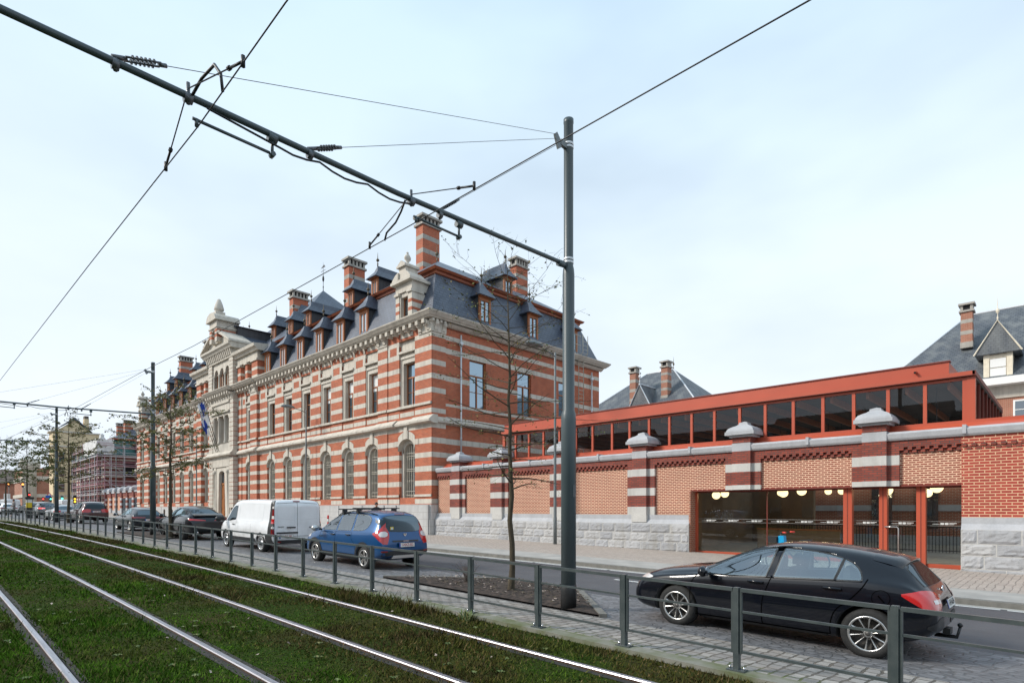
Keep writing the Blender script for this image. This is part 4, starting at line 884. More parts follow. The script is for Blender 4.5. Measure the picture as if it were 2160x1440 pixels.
# ================================================================ rear buildings
rb1 = thing('rear_building', 'grey hipped slate roof with two banded brick chimneys showing above the red pavilion', 'building', (-34, 60, 0))
m = MB(); x0, x1, y0, y1 = -47.0, -26.2, 55, 72; m.box(x0 + .5, x1 - .5, y0 + .5, y1 - .5, 0, 11, 0); m.build('wall', 'brick_far', rb1)
def hiproof(root, x0, x1, y0, y1, z0, zr, ra, rb, mat='slate_old'):
    m = MB(); yc = (y0 + y1) / 2; A, B, C_, D = (x0, y0, z0), (x1, y0, z0), (x1, y1, z0), (x0, y1, z0); E, F = (ra, yc, zr), (rb, yc, zr)
    m.face([A, B, F, E]); m.face([B, C_, F]); m.face([C_, D, E, F]); m.face([D, A, E]); m.face([A, D, C_, B]); r = m.build('roof', mat, root)
    m = MB(); m.tube([E, F], .09, 6); m.tube([B, F], .09, 6); m.tube([A, E], .07, 6); m.build('ridge_capping', 'zinc_pipe', r)
    return r
rr = hiproof(rb1, x0, x1, y0, y1, 11.0, 18.7, -38.2, -34.6)
chimney(-37.5, -36.7, 58.4, 59.3, 13.2, 18.5, parent=rb1, mats=('brick_far', 'stone_soot', 'dark_void')); chimney(-33.6, -32.8, 58.8, 59.7, 14.2, 18.6, parent=rb1, mats=('brick_far', 'stone_soot', 'dark_void'))
m = MB(); m.prism([(-37.2, 12.6), (-33.6, 12.6), (-35.4, 16.0)], 'y', 57.2, 61, 0); gb = m.build('gable', 'slate_old', rb1)
m = MB(); m.tube([(-37.25, 57.15, 12.6), (-35.4, 57.15, 16.05), (-33.55, 57.15, 12.6)], .09, 5); m.tube([(-35.4, 57.1, 16.05), (-35.4, 61, 16.05)], .09, 5); finial_on(m, (-35.4, 57.2, 16), 2.0); m.build('flashing', 'zinc_pipe', gb)
m = MB(); finial_on(m, (-34.6, 63.5, 18.6), 1.6); m.build('finial', 'brass_old', rb1)
rb2 = thing('rear_building', 'brick house with steep grey slate roof, cream dormer and tall chimney behind the pavilion end', 'building', (0, 60, 0))
m = MB(); m.box(-12.5, 22, 59, 76, 0, 11.4, 0); m.box(-12.7, 22.2, 58.9, 59, 8.2, 8.7, 1); m.box(-12.7, 22.2, 58.9, 59, 10.5, 11.5, 1); m.build('wall', ['brick_far', 'stone_pale'], rb2)
m = MB(); m.box(-13.2, 22.6, 58.0, 59.0, 11.45, 12.0, 0); m.build('gutter', 'white_paint', rb2)
hiproof(rb2, -13.0, 23, 58.5, 76.5, 11.9, 19.7, -6.9, 17)
chimney(-6.95, -6.15, 62.3, 63.2, 15.6, 19.4, parent=rb2, mats=('brick_far', 'stone_soot', 'dark_void'))
for x in (-3.35, 3.5, 10):
    m = MB(); m.box(x, x + 1.3, 58.86, 59.0, 8.75, 10.25, 0); wn = m.build('window', 'white_paint', rb2); m = MB(); m.box(x + .12, x + 1.18, 58.84, 58.87, 8.87, 9.46, 0); m.box(x + .12, x + 1.18, 58.84, 58.87, 9.53, 10.13, 0); m.build('pane', 'far_glass', wn)
for x in (-4.25, 6):
    m = MB(); m.box(x - .85, x + .85, 59.0, 63, 12.0, 14.0, 0); m.box(x - .88, x - .52, 58.9, 59, 12.0, 14.0, 0); m.box(x + .52, x + .88, 58.9, 59, 12.0, 14, 0); m.box(x - .52, x + .52, 58.93, 59, 13.7, 13.95, 0); dm = m.build('dormer', 'cream_paint', rb2)
    m = MB(); m.box(x - .48, x + .48, 58.94, 58.97, 12.2, 12.9, 0); m.box(x - .48, x + .48, 58.94, 58.97, 12.97, 13.65, 0); m.build('pane', 'blind', dm)
    m = MB(); m.prism([(x - 1.4, 14.0), (x + 1.4, 14.0), (x, 16.5)], 'y', 58.6, 64, 0); m.build('dormer_roof', 'slate_old', dm)
    m = MB(); m.tube([(x - 1.45, 58.55, 14), (x, 58.55, 16.55), (x + 1.45, 58.55, 14)], .06, 5); finial_on(m, (x, 58.7, 16.4), 2.0); m.build('finial', 'cream_paint', dm)
# ================================================================ ground
XS = [30, 12, 6, 4, 2, 0] + [-2 * i for i in range(1, 21)] + [-45, -50, -55, -60, -70, -80, -95, -110, -140, -200, -320]
def strip(name, y0, y1, z0, z1, mat, xs=XS, kind='structure', thick=None):
    m = MB(); P = []
    for x in xs:
        a, b = (y0(x), y1(x)); P.append([(x, a, z0(x, a)), (x, b, z1(x, b))])
    m.grid(P, 0, smooth=False)
    if thick:
        for x0, x1 in zip(xs[:-1], xs[1:]):
            for yy, zz in ((y0, z0), (y1, z1)): m.face([(x0, yy(x0), zz(x0, yy(x0))), (x1, yy(x1), zz(x1, yy(x1))), (x1, yy(x1), zz(x1, yy(x1)) - thick), (x0, yy(x0), zz(x0, yy(x0)) - thick)], 0)
    o = m.build(name, mat, fixn=False)
    for p in o.data.polygons:
        pass
    bm = bmesh.new(); bm.from_mesh(o.data)
    for f in bm.faces:
        if f.normal.z < -0.5: f.normal_flip()
    bm.to_mesh(o.data); bm.free()
    if kind: tag(o, kind=kind)
    return o
gm = MB(); gx = [60, 20, 0, -10, -20, -30, -40, -50, -60, -80, -100, -140, -400, -900]; gy = [-300, -60, -20, -8, 0, 6, 10, 14, 20, 40, 90, 300]
gm.grid([[(x, y, GZ(x, y) - .26) for y in gy] for x in gx], 0, smooth=False); tag(gm.build('ground', 'stucco_grey'), kind='structure')
rt = lambda d: (lambda x, y: RT(x) + d)
off = lambda d: (lambda x: d + CV(x))
cst = lambda d: (lambda x: d)
strip('turf_bed', off(-14), off(6.22), rt(-.040), rt(-.040), 'turf_ground')
strip('kerb_edge', off(6.20), off(6.44), rt(.02), rt(.02), 'kerb_edge', thick=.3)
strip('promenade', off(6.44), off(7.95), rt(.012), rt(-.07), 'setts_grey')
strip('parking_strip', off(7.95), off(10.1), rt(-.074), rt(-.094), 'setts_dark')
strip('road', off(10.1), cst(14.42), GZ_ := (lambda x, y: GZ(x, y)), GZ_, 'asphalt')
strip('gutter', cst(14.42), cst(14.62), lambda x, y: GZ(x, y) + .004, lambda x, y: GZ(x, y) + .004, 'concrete')
strip('kerb', cst(14.62), cst(14.80), lambda x, y: G(x) + .01, lambda x, y: G(x) + .015, 'kerb_stone', thick=.3)
strip('pavement_band', cst(14.80), cst(16.5), lambda x, y: G(x) + .012, lambda x, y: G(x) + .006, 'concrete')
strip('pavement', cst(16.5), cst(21.6), lambda x, y: G(x) + .006, lambda x, y: G(x) + .0, 'setts_beige')
m = MB()      # lane dashes and a thin white edge line
for x0 in (-8.55, 1.4, -18.5, -28.5): m.face([(x0, 12.55, GZ(x0, 12.6) + .004), (x0 + 1.0, 12.55, GZ(x0 + 1, 12.6) + .004), (x0 + 1.0, 12.67, GZ(x0 + 1, 12.6) + .004), (x0, 12.67, GZ(x0, 12.6) + .004)], 0)
k = 8.0
while k > -60: m.face([(k, 14.30, GZ(k, 14.3) + .004), (k - 2.9, 14.30, GZ(k - 2.9, 14.3) + .004), (k - 2.9, 14.40, GZ(k - 2.9, 14.4) + .004), (k, 14.40, GZ(k, 14.4) + .004)], 0); k -= 3.0
tag(m.build('road_marking', 'road_white'), kind='structure')
# rails
RAILS = [4.589 + .7175, 4.589 - .7175, 1.752 + .7175, 1.752 - .7175]
RL = ['tram rail closest to the railing', 'inner tram rail of the track beside the railing', 'tram rail on the far side of the nearest track', 'nearest tram rail, in the bottom left corner']
xr = [14, 8, 5] + [3 - .8 * i for i in range(70)] + [-56, -60, -65, -70, -80, -95, -115, -140]
for oy, lab in zip(RAILS, RL):
    m = MB(); pr = [(-.075, -.10), (-.036, -.055), (-.036, -.012), (-.028, 0.0), (.028, 0.0), (.036, -.012), (.036, -.055), (.075, -.10)]
    P = [[(x, oy + CV(x) + a, RT(x) + b) for a, b in pr] for x in xr]
    m.grid([[r[2], r[3], r[4], r[5]] for r in P], 0, smooth=False); m.grid([[r[0], r[1], r[2]] for r in P], 1, smooth=False); m.grid([[r[5], r[6], r[7]] for r in P], 1, smooth=False)
    tag(m.build('tram_rail', ['steel_rail', 'rust']), lab, 'rail', 'tram rails in the grass')
    strip('rail_trench', off(oy - .13), off(oy + .13), rt(-.034), rt(-.034), 'trench')
# grass blades
def grass():
    rg = np.random.default_rng(7); N = 420000
    u = rg.random(N); d = 1.6 + (46 - 1.6) * u ** 1.9        # distance along the view, dense near the camera
    a = rg.uniform(-.92, .62, N)
    wx = d; r = a * wx
    X = r * math.sin(R(45.77)) - wx * math.cos(R(45.77)); Y = r * math.cos(R(45.77)) + wx * math.sin(R(45.77))
    cv = -0.01153 * X - 0.00055 * X * X; oy = Y - cv
    keep = (oy < 6.20) & (oy > -1.2) & (X > -60) & (X < 3)
    for q in RAILS: keep &= (np.abs(oy - q) > .055 + .12 * rg.random(N) ** 1.6)
    bare = np.sin(X * 2.3 + Y) * np.sin(Y * 3.1 - X * .7) + .5 * np.sin(X * 7.7) * np.sin(Y * 8.3); keep &= (rg.random(N) > np.clip(.55 * (bare - .55), 0, .8))
    X, Y, oy, d = X[keep], Y[keep], oy[keep], d[keep]; n = len(X)
    Z = -0.015 - 0.01837 * X - 0.00005 * X * X - .042
    cl = np.sin(X * 1.9 + 1.3 * np.sin(Y * 1.7)) * np.sin(Y * 2.6 + np.cos(X * 1.1)) + .7 * np.sin(X * 5.1 + Y * 3) * np.sin(Y * 6.2 - X * 2)
    big = np.sin(X * .63 + 1.1) * np.sin(Y * 1.15 + .4) + .6 * np.sin(X * 1.3 - Y * 1.9); h = rg.uniform(.018, .050, n) * (1 + .35 * np.clip(cl, -1, 1.6)) * (1 + .75 * np.clip(big, -.5, 1.3)); h = np.where(oy > 5.55, h * rg.uniform(1.1, 2.2, n), h); h = np.where(rg.random(n) < .015, h * 2.2, h)
    wd = (.0030 + .0009 * d) * rg.uniform(.7, 1.4, n); az = rg.uniform(0, 2 * math.pi, n); ln = rg.uniform(.2, 1.1, n) * h
    la = rg.uniform(0, 2 * math.pi, n); V = np.empty((n, 3, 3))
    V[:, 0] = np.stack([X - wd * np.cos(az), Y - wd * np.sin(az), Z], 1); V[:, 1] = np.stack([X + wd * np.cos(az), Y + wd * np.sin(az), Z], 1)
    V[:, 2] = np.stack([X + ln * np.cos(la), Y + ln * np.sin(la), Z + h], 1)
    me = bpy.data.meshes.new('grass'); me.vertices.add(n * 3); me.vertices.foreach_set('co', V.reshape(-1)); me.loops.add(n * 3); me.loops.foreach_set('vertex_index', np.arange(n * 3)); me.polygons.add(n)
    me.polygons.foreach_set('loop_start', np.arange(0, n * 3, 3)); me.polygons.foreach_set('loop_total', np.full(n, 3)); me.update(calc_edges=True); me.materials.append(MATS['grass_blades'])
    o = bpy.data.objects.new('grass', me); COL.objects.link(o); tag(o, 'short rough grass and moss growing between and around the tram rails', 'grass', kind='stuff')
grass()
# fallen leaves and clover rosettes in the turf
m = MB(); wd_ = MB(); rr = random.Random(21)
for i in range(330):
    d_ = rr.uniform(2.2, 14); a_ = rr.uniform(-.9, .5) * d_; x = a_ * math.sin(R(45.77)) - d_ * math.cos(R(45.77)); y = a_ * math.cos(R(45.77)) + d_ * math.sin(R(45.77)); oy = y - CV(x)
    if not (-.8 < oy < 6.1) or min(abs(oy - q) for q in RAILS) < .1: continue
    z = RT(x) - .025; a = rr.uniform(0, 6.28)
    if i % 3 == 0:
        s_ = rr.uniform(.015, .035); m.face([(x + s_ * math.cos(a + k * 1.57), y + s_ * .65 * math.sin(a + k * 1.57), z + .03 + rr.uniform(-.012, .02)) for k in range(4)], rr.choice((0, 0, 1)))
    else:
        for k in range(rr.randint(4, 7)):
            b_ = a + k * 1.05; l = rr.uniform(.03, .075); w_ = l * .28; wd_.face([(x, y, z + .01), (x + l * .55 * math.cos(b_) - w_ * math.sin(b_), y + l * .55 * math.sin(b_) + w_ * math.cos(b_), z + .035), (x + l * math.cos(b_), y + l * math.sin(b_), z + .03), (x + l * .55 * math.cos(b_) + w_ * math.sin(b_), y + l * .55 * math.sin(b_) - w_ * math.cos(b_), z + .035)], 0)
tag(m.build('fallen_leaves', ['roof_brown', 'plank'], fixn=False), 'brown and tan fallen leaves scattered in the track grass', 'leaf litter', kind='stuff')
tag(wd_.build('clover_weeds', 'leaf_green', fixn=False), 'small pale green rosettes of weeds dotted through the track grass', 'weeds', kind='stuff')
rg = random.Random(11)
for (wx, oy) in ((-3.35, 6.0), (-7.2, 5.95), (-4.6, 1.75)):
    pass
# planting beds
def bed(x0, xa, xb, x1, label):
    y0, y1 = 7.98, 10.05; z = lambda x: RT(x)
    m = MB(); P = [(x0, y0), (x1, y0), (xb, y1), (xa, y1)]; n = 14; rr = random.Random(int(-x0 * 7)); grid = []
    for i in range(n + 1):
        t = i / n; A = (x0 + (x1 - x0) * t, y0); B = (xa + (xb - xa) * t, y1); row = []
        for j in range(8):
            q = j / 7; x = A[0] + (B[0] - A[0]) * q; y = A[1] + (B[1] - A[1]) * q + CV(x); row.append((x, y, z(x) - .03 + (.0 if i in (0, n) or j in (0, 7) else rr.uniform(.01, .07))))
        grid.append(row)
    m.grid(grid, 0, smooth=True); b = m.build('planting_bed', 'soil', fixn=False); tag(b, kind='structure')
    k = MB(); w_ = .13
    for (a, b_) in (((x1, y0), (xb, y1)), ((xb, y1), (xa, y1)), ((xa, y1), (x0, y0))):
        a = Vector((a[0], a[1] + CV(a[0]), 0)); b_ = Vector((b_[0], b_[1] + CV(b_[0]), 0)); d = (b_ - a).normalized(); nrm = Vector((-d.y, d.x, 0)) * -w_
        q = [a, b_, b_ + nrm, a + nrm]
        k.face([(p.x, p.y, z(p.x) - .01) for p in q], 0)
        for i in range(4):
            p, s_ = q[i], q[(i + 1) % 4]; k.face([(p.x, p.y, z(p.x) - .01), (s_.x, s_.y, z(s_.x) - .01), (s_.x, s_.y, z(s_.x) - .3), (p.x, p.y, z(p.x) - .3)], 0)
    tag(k.build('bed_kerb', 'kerb_stone'), kind='structure')
bed(-12.3, -10.0, -7.9, -5.75, ''); bed(-38.0, -35.6, -33, -30.4, '')
# dry leaves and mulch bits on the near bed
m = MB(); rr = random.Random(3)
for i in range(900):
    x = rr.uniform(-11.6, -6.2); y = rr.uniform(8.03, 9.9)
    if (y - 7.98) / 2.07 > min((x + 12.3) / 2.3, (-5.75 - x) / 2.15): continue
    s_ = rr.uniform(.012, .05); a = rr.uniform(0, 6.28); z = RT(x) + .03 + rr.uniform(0, .035); m.face([(x + s_ * math.cos(a + k * 1.57), y + CV(x) + s_ * .6 * math.sin(a + k * 1.57), z + rr.uniform(-.01, .015)) for k in range(4)], 0 if rr.random() < .7 else 1)
tag(m.build('leaf_litter', ['bark', 'plank'], fixn=False), 'dead leaves and bark chips lying on the planting bed under the near tree', 'leaf litter', kind='stuff')

# ================================================================ railing
rl = thing('metal_railing', 'dark grey metal railing of framed panels running along the tram track', 'railing', (-2.7, 6.41, RT(-2.7)))
def fy(x): return 6.33 + CV(x)
def post(x):
    m = MB(); y, z = fy(x), RT(x) + .02; m.box(x - .03, x + .03, y - .035, y + .035, z, z + .925, 0); m.box(x - .10, x + .10, y - .06, y + .06, z, z + .015, 0)
    p = m.build('post', 'rail_grey', rl)
    m = MB(); m.lathe((x - .08, y, z + .013), [(.014, 0), (.014, .03), (.004, .035)], 6, 0); m.build('bolt', 'chrome', p); m = MB(); m.lathe((x + .08, y, z + .013), [(.014, 0), (.014, .03), (.004, .035)], 6, 0); m.build('bolt', 'chrome', p)
def panel(xa, xb):      # xa > xb
    m = MB(); a, b = xa - .045, xb + .045
    def bar(x0, z0, x1, z1, hw, hy):
        y0, y1 = fy(x0), fy(x1); p = [(x0, y0, RT(x0) + .02 + z0), (x1, y1, RT(x1) + .02 + z1)]
        v = []
        for (x, y, z) in p: v += [(x, y - hy, z - hw), (x, y + hy, z - hw), (x, y + hy, z + hw), (x, y - hy, z + hw)]
        i = len(m.v); m.v += v; m.f += [(i, i + 1, i + 2, i + 3), (i + 7, i + 6, i + 5, i + 4)] + [(i + k, i + (k + 1) % 4, i + 4 + (k + 1) % 4, i + 4 + k) for k in range(4)]; m.m += [0] * 6; m.sm += [False] * 6
    bar(a, .90, b, .90, .020, .022); bar(a, .215, b, .215, .014, .014); bar(a, .66, b, .66, .0125, .012)
    for x in (a, b): m.box(x - .014, x + .014, fy(x) - .018, fy(x) + .018, RT(x) + .215, RT(x) + .92, 0)
    m.build('rail_panel', 'rail_grey', rl)
px = [0.32 - 1.5 * i + (-.01) for i in range(64)]
px = [1.81, 0.31, -1.19, -2.69] + [-4.17 - 1.5 * i for i in range(58)]
for x in px: post(x)
for a, b in zip(px[:-1], px[1:]): panel(a, b)

# ================================================================ catenary poles, wires
def cat_pole(x, y, label, far=False):
    z = RT(x) - .04; t_ = thing('catenary_pole', label, 'pole', (x, y, z), 'poles carrying the tram wires')
    m = MB(); m.lathe((x, y, z), [(.135, 0), (.135, 3.38), (.128, 3.5), (.108, 3.56), (.108, 6.0), (.100, 6.1), (.086, 6.16), (.086, 8.72), (.092, 8.73), (.092, 8.80), (.02, 8.81)], 24, 0); sh = m.build('shaft', 'pole_grey', t_)
    m = MB(); m.lathe((x, y, z), [(.142, 0), (.142, .42), (.136, .43)], 20, 0); m.build('base_sleeve', 'plastic_black', sh)
    m = MB()
    for h in (6.20, 6.26, 8.27, 8.33): m.lathe((x, y, z + h), [(.091, 0), (.093, .005), (.093, .035), (.091, .04)], 16, 0)
    m.build('collars', 'zinc_pipe', sh)
    m = MB(); m.box(x + .09, x + .137, y - .04, y + .04, z + 2.0, z + 2.22); m.build('inspection_door', 'pole_grey', sh)
    za = z + 6.01
    m = MB(); m.tube([(x, y - .08, za + .17), (x, y - .35, za + .15), (x, 4.5, za + .03), (x, -8.0, za + .0)], .036, 10, 0); m.tube([(x, y - .08, za + .14), (x, y - .3, za + .12)], .05, 8, 0); arm = m.build('cross_arm', 'pole_grey', t_)
    m = MB(); m.prism([(y - .22, z + 8.30), (y - .34, z + 8.42), (y - .40, z + 8.36), (y - .30, z + 8.14), (y - .22, z + 8.2)], 'x', x - .02, x + .02, 0); m.box(x - .03, x + .03, y - .24, y - .08, z + 8.24, z + 8.34, 0); m.build('stay_plate', 'lamp_grey', t_)
    # stays with insulators
    ends = [(1.30 + y - 8.17, 8.38), (3.25 + y - 8.17, 8.30), (5.22 + y - 8.17, 8.18)]
    for ya, hz in ends:
        m = MB(); A = Vector((x, ya, za + .07)); Bp = Vector((x, y - .36, z + hz)); d = (Bp - A).normalized(); m.tube([A + d * .42, Bp], .0038, 5, 0); w_ = m.build('stay_wire', 'wire_black', t_)
        m = MB(); sd = Vector((1, 0, 0)); a0, a1 = A + d * .08, A + d * .40
        for s_ in (-.035, .035):
            m.tube([a0 + sd * s_, a1 + sd * s_], .010, 6, 0)
            for q in range(6): c = a0 + (a1 - a0) * (.2 + .12 * q) + sd * s_; m.tube([c - d * .006, c + d * .006], .024, 8, 0)
        m.tube([A - d * .03, A + d * .10], .022, 6, 0); m.tube([a1 - d * .02, a1 + d * .06], .02, 6, 0); m.tube([A + Vector((0, 0, -.13)), A], .02, 6, 0); m.lathe((x, ya, za - .05), [(.05, 0), (.05, .1)], 8, 0, axis='y') if False else None
        m.tube([(x, ya - .03, za + .0), (x, ya + .03, za + .0)], .05, 8, 0); m.build('insulator', 'insulator', w_)
    # registration arms under the cross arm
    for yc, yb in ((2.03, 2.80), (4.82, 5.58)):
        dy = y - 8.17; zc = za - .235
        m = MB(); m.tube([(x, yb + dy, za), (x, yb + dy, za - .20)], .018, 6, 0); m.tube([(x, yb + dy - .05, za - .01), (x, yb + dy + .05, za - .01)], .05, 8, 0); m.tube([(x - .04, yb + dy, za - .2), (x + .04, yb + dy, za - .2)], .03, 6, 0); m.tube([(x, yb + dy - .03, za - .19), (x, yc + dy - .06, zc + .05)], .017, 8, 0); m.tube([(x, yc + dy - .02, zc + .06), (x, yc + dy - .02, zc - .02)], .02, 6, 0); m.build('registration_arm', 'pole_grey', arm)
        m = MB(); m.tube([(x, yc + dy - .1, za - .06), (x, yc + dy - .1, za + .16)], .02, 6, 0); m.tube([(x, yc + dy - .14, za), (x, yc + dy - .06, za)], .052, 8, 0); m.build('knob', 'insulator', arm)
    m = MB(); pts = [Vector((x + .03, 2.1 + y - 8.17, za - .03))]
    for i in range(1, 13):
        yy = 2.7 + i * .165 + y - 8.17; pts.append(Vector((x + .03, yy, za - .055 - .06 * abs(math.sin(i * math.pi / 4.0)))))
    m.tube(pts, .012, 6, 0); m.build('feeder_cable', 'wire_black', arm)
    m = MB(); dy = y - 8.17
    m.tube([(x + .02, 1.96 + dy, za + .03), (x + .25, 1.98 + dy, za + .10), (x + .55, 2.0 + dy, za + .09), (x + .66, 2.02 + dy, za - .05), (x + .68, 2.03 + dy, za - .22)], .016, 6, 0); m.build('jumper_cable', 'wire_black', arm); m = MB()
    m.tube([(x + .0, 4.62 + dy, za - .02), (x - .15, 4.66 + dy, za - .10), (x - .40, 4.74 + dy, za - .14), (x - .72, 4.80 + dy, za - .06 - .1), (x - .8, 4.82 + dy, za - .24)], .014, 6, 0); m.build('jumper_cable', 'wire_black', arm)
    return t_
P1 = cat_pole(-6.53, 8.17, 'tall dark catenary pole in the near planting bed, its arm reaching over both tracks')
def catp(x, y, lab):
    c = dup(P1, loc=(x, y, RT(x) - .04), label=lab); return c
catp(-33.6, 8.30, 'second dark catenary pole, standing in front of the left end of the striped building'); catp(-56.1, 7.37, 'slim distant catenary pole in front of the scaffolded building, near the left edge')
catp(-84, 5.6, 'farthest catenary pole, low at the left edge behind the trees')
def cwire(pts, lab):
    m = MB(); m.tube([(a, b, c + CAMZ) for a, b, c in pts], .0070, 6, 0)
    return tag(m.build('contact_wire', 'wire_black'), lab, 'wire', 'overhead tram wires')
W1 = [(6, 4.82, 3.88), (-1.5, 4.82, 3.945), (-6.53, 4.82, 3.985), (-16, 4.85, 4.13), (-20, 4.85, 4.26), (-33.6, 4.85, 4.52), (-56.1, 4.0, 4.86), (-84, 2.2, 5.2)]
W2 = [(4, 2.03, 3.95), (-4.5, 2.03, 4.02), (-6.53, 2.03, 3.99), (-12, 2.0, 4.12), (-27, 1.95, 4.46), (-33.6, 2.1, 4.55), (-56.1, 1.2, 4.88), (-84, -.6, 5.2)]
cw1 = cwire(W1, 'contact wire over the far track, rising rightwards past the top of the near pole')
cw2 = cwire(W2, 'contact wire over the near track, running up the top left of the picture')
def bridle(xp, dy, yk, yc, za, wz, xa, xb, lab):
    m = MB(); K = Vector((xp, yk + dy, za + .10))
    for x, z in ((xa, wz), (xb, wz + .02)):
        Bp = Vector((x, yc + dy, z + .03)); d = (Bp - K).normalized(); m.tube([K, Bp - d * .25], .007, 5, 0); m.tube([Bp - d * .28, Bp], .013, 6, 0); m.tube([Bp + Vector((0, 0, -.05)), Bp + Vector((0, 0, .05))], .02, 6, 0); m.tube([Bp - d * .30, Bp - d * .26], .022, 6, 0)
    return tag(m.build('bridle_rope', 'wire_black'), lab, 'wire', 'delta ropes tying the contact wires to the cross arms')
zA = RT(-6.53) - .04 + 6.01
bridle(-6.53, 0, 1.93, 2.03, zA, 3.99 + CAMZ, -5.35, -7.68, 'delta rope above the contact wire at the top left, hung from the near cross arm')
bridle(-6.53, 0, 4.72, 4.82, zA, 3.99 + CAMZ, -5.35, -7.74, 'delta rope in front of the tall corner chimney, hung from the near cross arm')
zA2 = RT(-33.6) - .04 + 6.01
bridle(-33.6, .1, 4.72, 4.82, zA2, 4.5 + CAMZ, -32.3, -35.0, 'small delta rope on the arm of the second pole, beside the distant pole top')

# ================================================================ street lamps
def lamp(x, y, label):
    z = G(x); t_ = thing('street_lamp', label, 'street lamp', (x, y, z), 'grey street lamps along the pavement')
    m = MB(); m.lathe((x, y, z), [(.085, 0), (.085, 1.2), (.075, 1.3), (.06, 4.5), (.048, 8.9), (.03, 8.95)], 12, 0); m.build('pole', 'lamp_grey', t_)
    m = MB(); m.tube([(x, y, z + 8.75), (x, y - .5, z + 8.9), (x, y - 1.0, z + 8.98)], .028, 8, 0); m.build('arm', 'lamp_grey', t_)
    m = MB(); rows = []
    for i in range(13):
        a = math.pi * i / 12; rr_ = .24 * math.sin(a) ** .8 if 0 < i < 12 else .01; rows.append([(x + rr_ * math.cos(b), y - 1.45 - .52 * math.cos(a), z + 9.02 + (.16 if math.sin(b) > 0 else .09) * math.sin(a) * math.sin(b)) for b in [2 * math.pi * k / 16 for k in range(17)]])
    m.grid(rows, 0, smooth=True); m.build('lamp_head', 'lamp_grey', t_); return t_
L1 = lamp(-17.36, 20.72, 'grey street lamp partly hidden behind the near tree and pole')
dup(L1, loc=(-42.2, 20.7, G(-42.2)), label='grey street lamp in front of the middle of the striped facade, behind the white van')
dup(L1, loc=(-67.3, 20.7, G(-67.3)), label='grey street lamp among the leaves left of the entrance door')
dup(L1, loc=(-101, 20.2, G(-101)), label='grey lamp post before the distant wall beside the scaffolding')

# ================================================================ trees
def tree(name, label, x, y, h, spread, zb, nl, nleaf, seed, leaf='leaf_olive', r0=.075, lsize=.045, group='young street trees', lean=0.0, twr=.004, leafsc=1.0):
    z = GZ(x, y) + .05 if y < 14 else G(x); t_ = thing(name, label, 'tree', (x, y, z), group); rr = random.Random(seed)
    m = MB(); n = 14; ax = [Vector((x + rr.uniform(-.03, .03) * min(1, i) + lean * (i / n) ** 2, y + rr.uniform(-.03, .03) * min(1, i), z + h * i / n)) for i in range(n + 1)]
    rad = [r0 * 1.25] + [max(.006, r0 * (1 - (i / n)) ** .85) for i in range(1, n + 1)]
    def at(t): i = min(n - 1, int(t * n)); f = t * n - i; return ax[i].lerp(ax[i + 1], f)
    m.tube([Vector((x, y, z - .1))] + ax, [r0 * 1.4] + rad, 10, 0)
    tw = MB(); lv = MB(); tips = []
    for k in range(nl):
        t0 = zb + (1 - zb) * (.96 * (k + rr.random() * .6) / nl) ** 1.0; prof = math.sin(math.pi * min(1, max(.12, (1 - t0) / (1 - zb) * .80 + .10))) ** .8
        L = spread * prof * rr.uniform(.55, 1.15); a = k * 2.4 + rr.uniform(-.5, .5); p = at(t0); up = rr.uniform(-.05, .28) + .35 * t0 ** 3; pts = [p]; d = Vector((math.cos(a), math.sin(a), up)).normalized(); ns = 6
        for i in range(ns):
            d = (d + Vector((rr.uniform(-.22, .22), rr.uniform(-.22, .22), rr.uniform(-.13, .11)))).normalized(); pts.append(pts[-1] + d * L / ns)
        rb = max(.007, rad[min(n, int(t0 * n))] * .42); m.tube(pts, [rb * (1 - .8 * i / ns) for i in range(ns + 1)], 5, 0, caps=False)
        nt_ = max(3, int(L * 7))
        for q in range(nt_):
            f = rr.uniform(.18, 1.0); i = min(ns - 1, int(f * ns)); b = pts[i].lerp(pts[i + 1], f * ns - i); dd = (d + Vector((rr.uniform(-1, 1), rr.uniform(-1, 1), rr.uniform(-.35, .45)))).normalized(); l = rr.uniform(.15, .55) * (1.15 - .5 * f) * max(.6, spread / 2)
            e = b + dd * l * .5 + Vector((0, 0, rr.uniform(-.04, .03))); e2 = b + dd * l + Vector((rr.uniform(-.06, .06), rr.uniform(-.06, .06), rr.uniform(-.1, .05))); tw.tube([b, e, e2], [twr, twr * .8, twr * .5], 3, 0, caps=False); tips.append((b, e, e2))
    per = max(1, nleaf // max(1, len(tips)))
    for (b, e, e2) in tips:
        for q in range(per + (1 if rr.random() < .4 else 0)):
            f = rr.random(); c = e.lerp(e2, f) if rr.random() < .7 else b.lerp(e, f); c = c + Vector((rr.uniform(-.05, .05), rr.uniform(-.05, .05), rr.uniform(-.07, .03))); s_ = lsize * rr.uniform(.6, 1.5)
            v1 = Vector((rr.uniform(-1, 1), rr.uniform(-1, 1), rr.uniform(-.8, .5))).normalized(); v2 = v1.cross(Vector((rr.uniform(-1, 1), rr.uniform(-1, 1), rr.uniform(-1, 1)))).normalized() * s_ * .36
            lv.face([c, c + v1 * s_ * .5 + v2, c + v1 * s_, c + v1 * s_ * .5 - v2], 0)
    tk = m.build('trunk', 'bark', t_); tw.build('twigs', 'twig', tk, fixn=False); lv.build('crown', leaf, t_, fixn=False); return t_
tree('young_tree', 'slender young tree with bare horizontal twigs and few leaves, in the near planting bed', -8.55, 8.75, 7.1, 2.05, .30, 62, 1700, 5, r0=.066, lsize=.040, lean=-.10, twr=.0032)
tree('young_tree', 'leafy young tree just right of the second catenary pole, before the striped building', -31.2, 8.45, 7.0, 2.5, .40, 50, 5200, 9, r0=.10, lsize=.075, twr=.006)
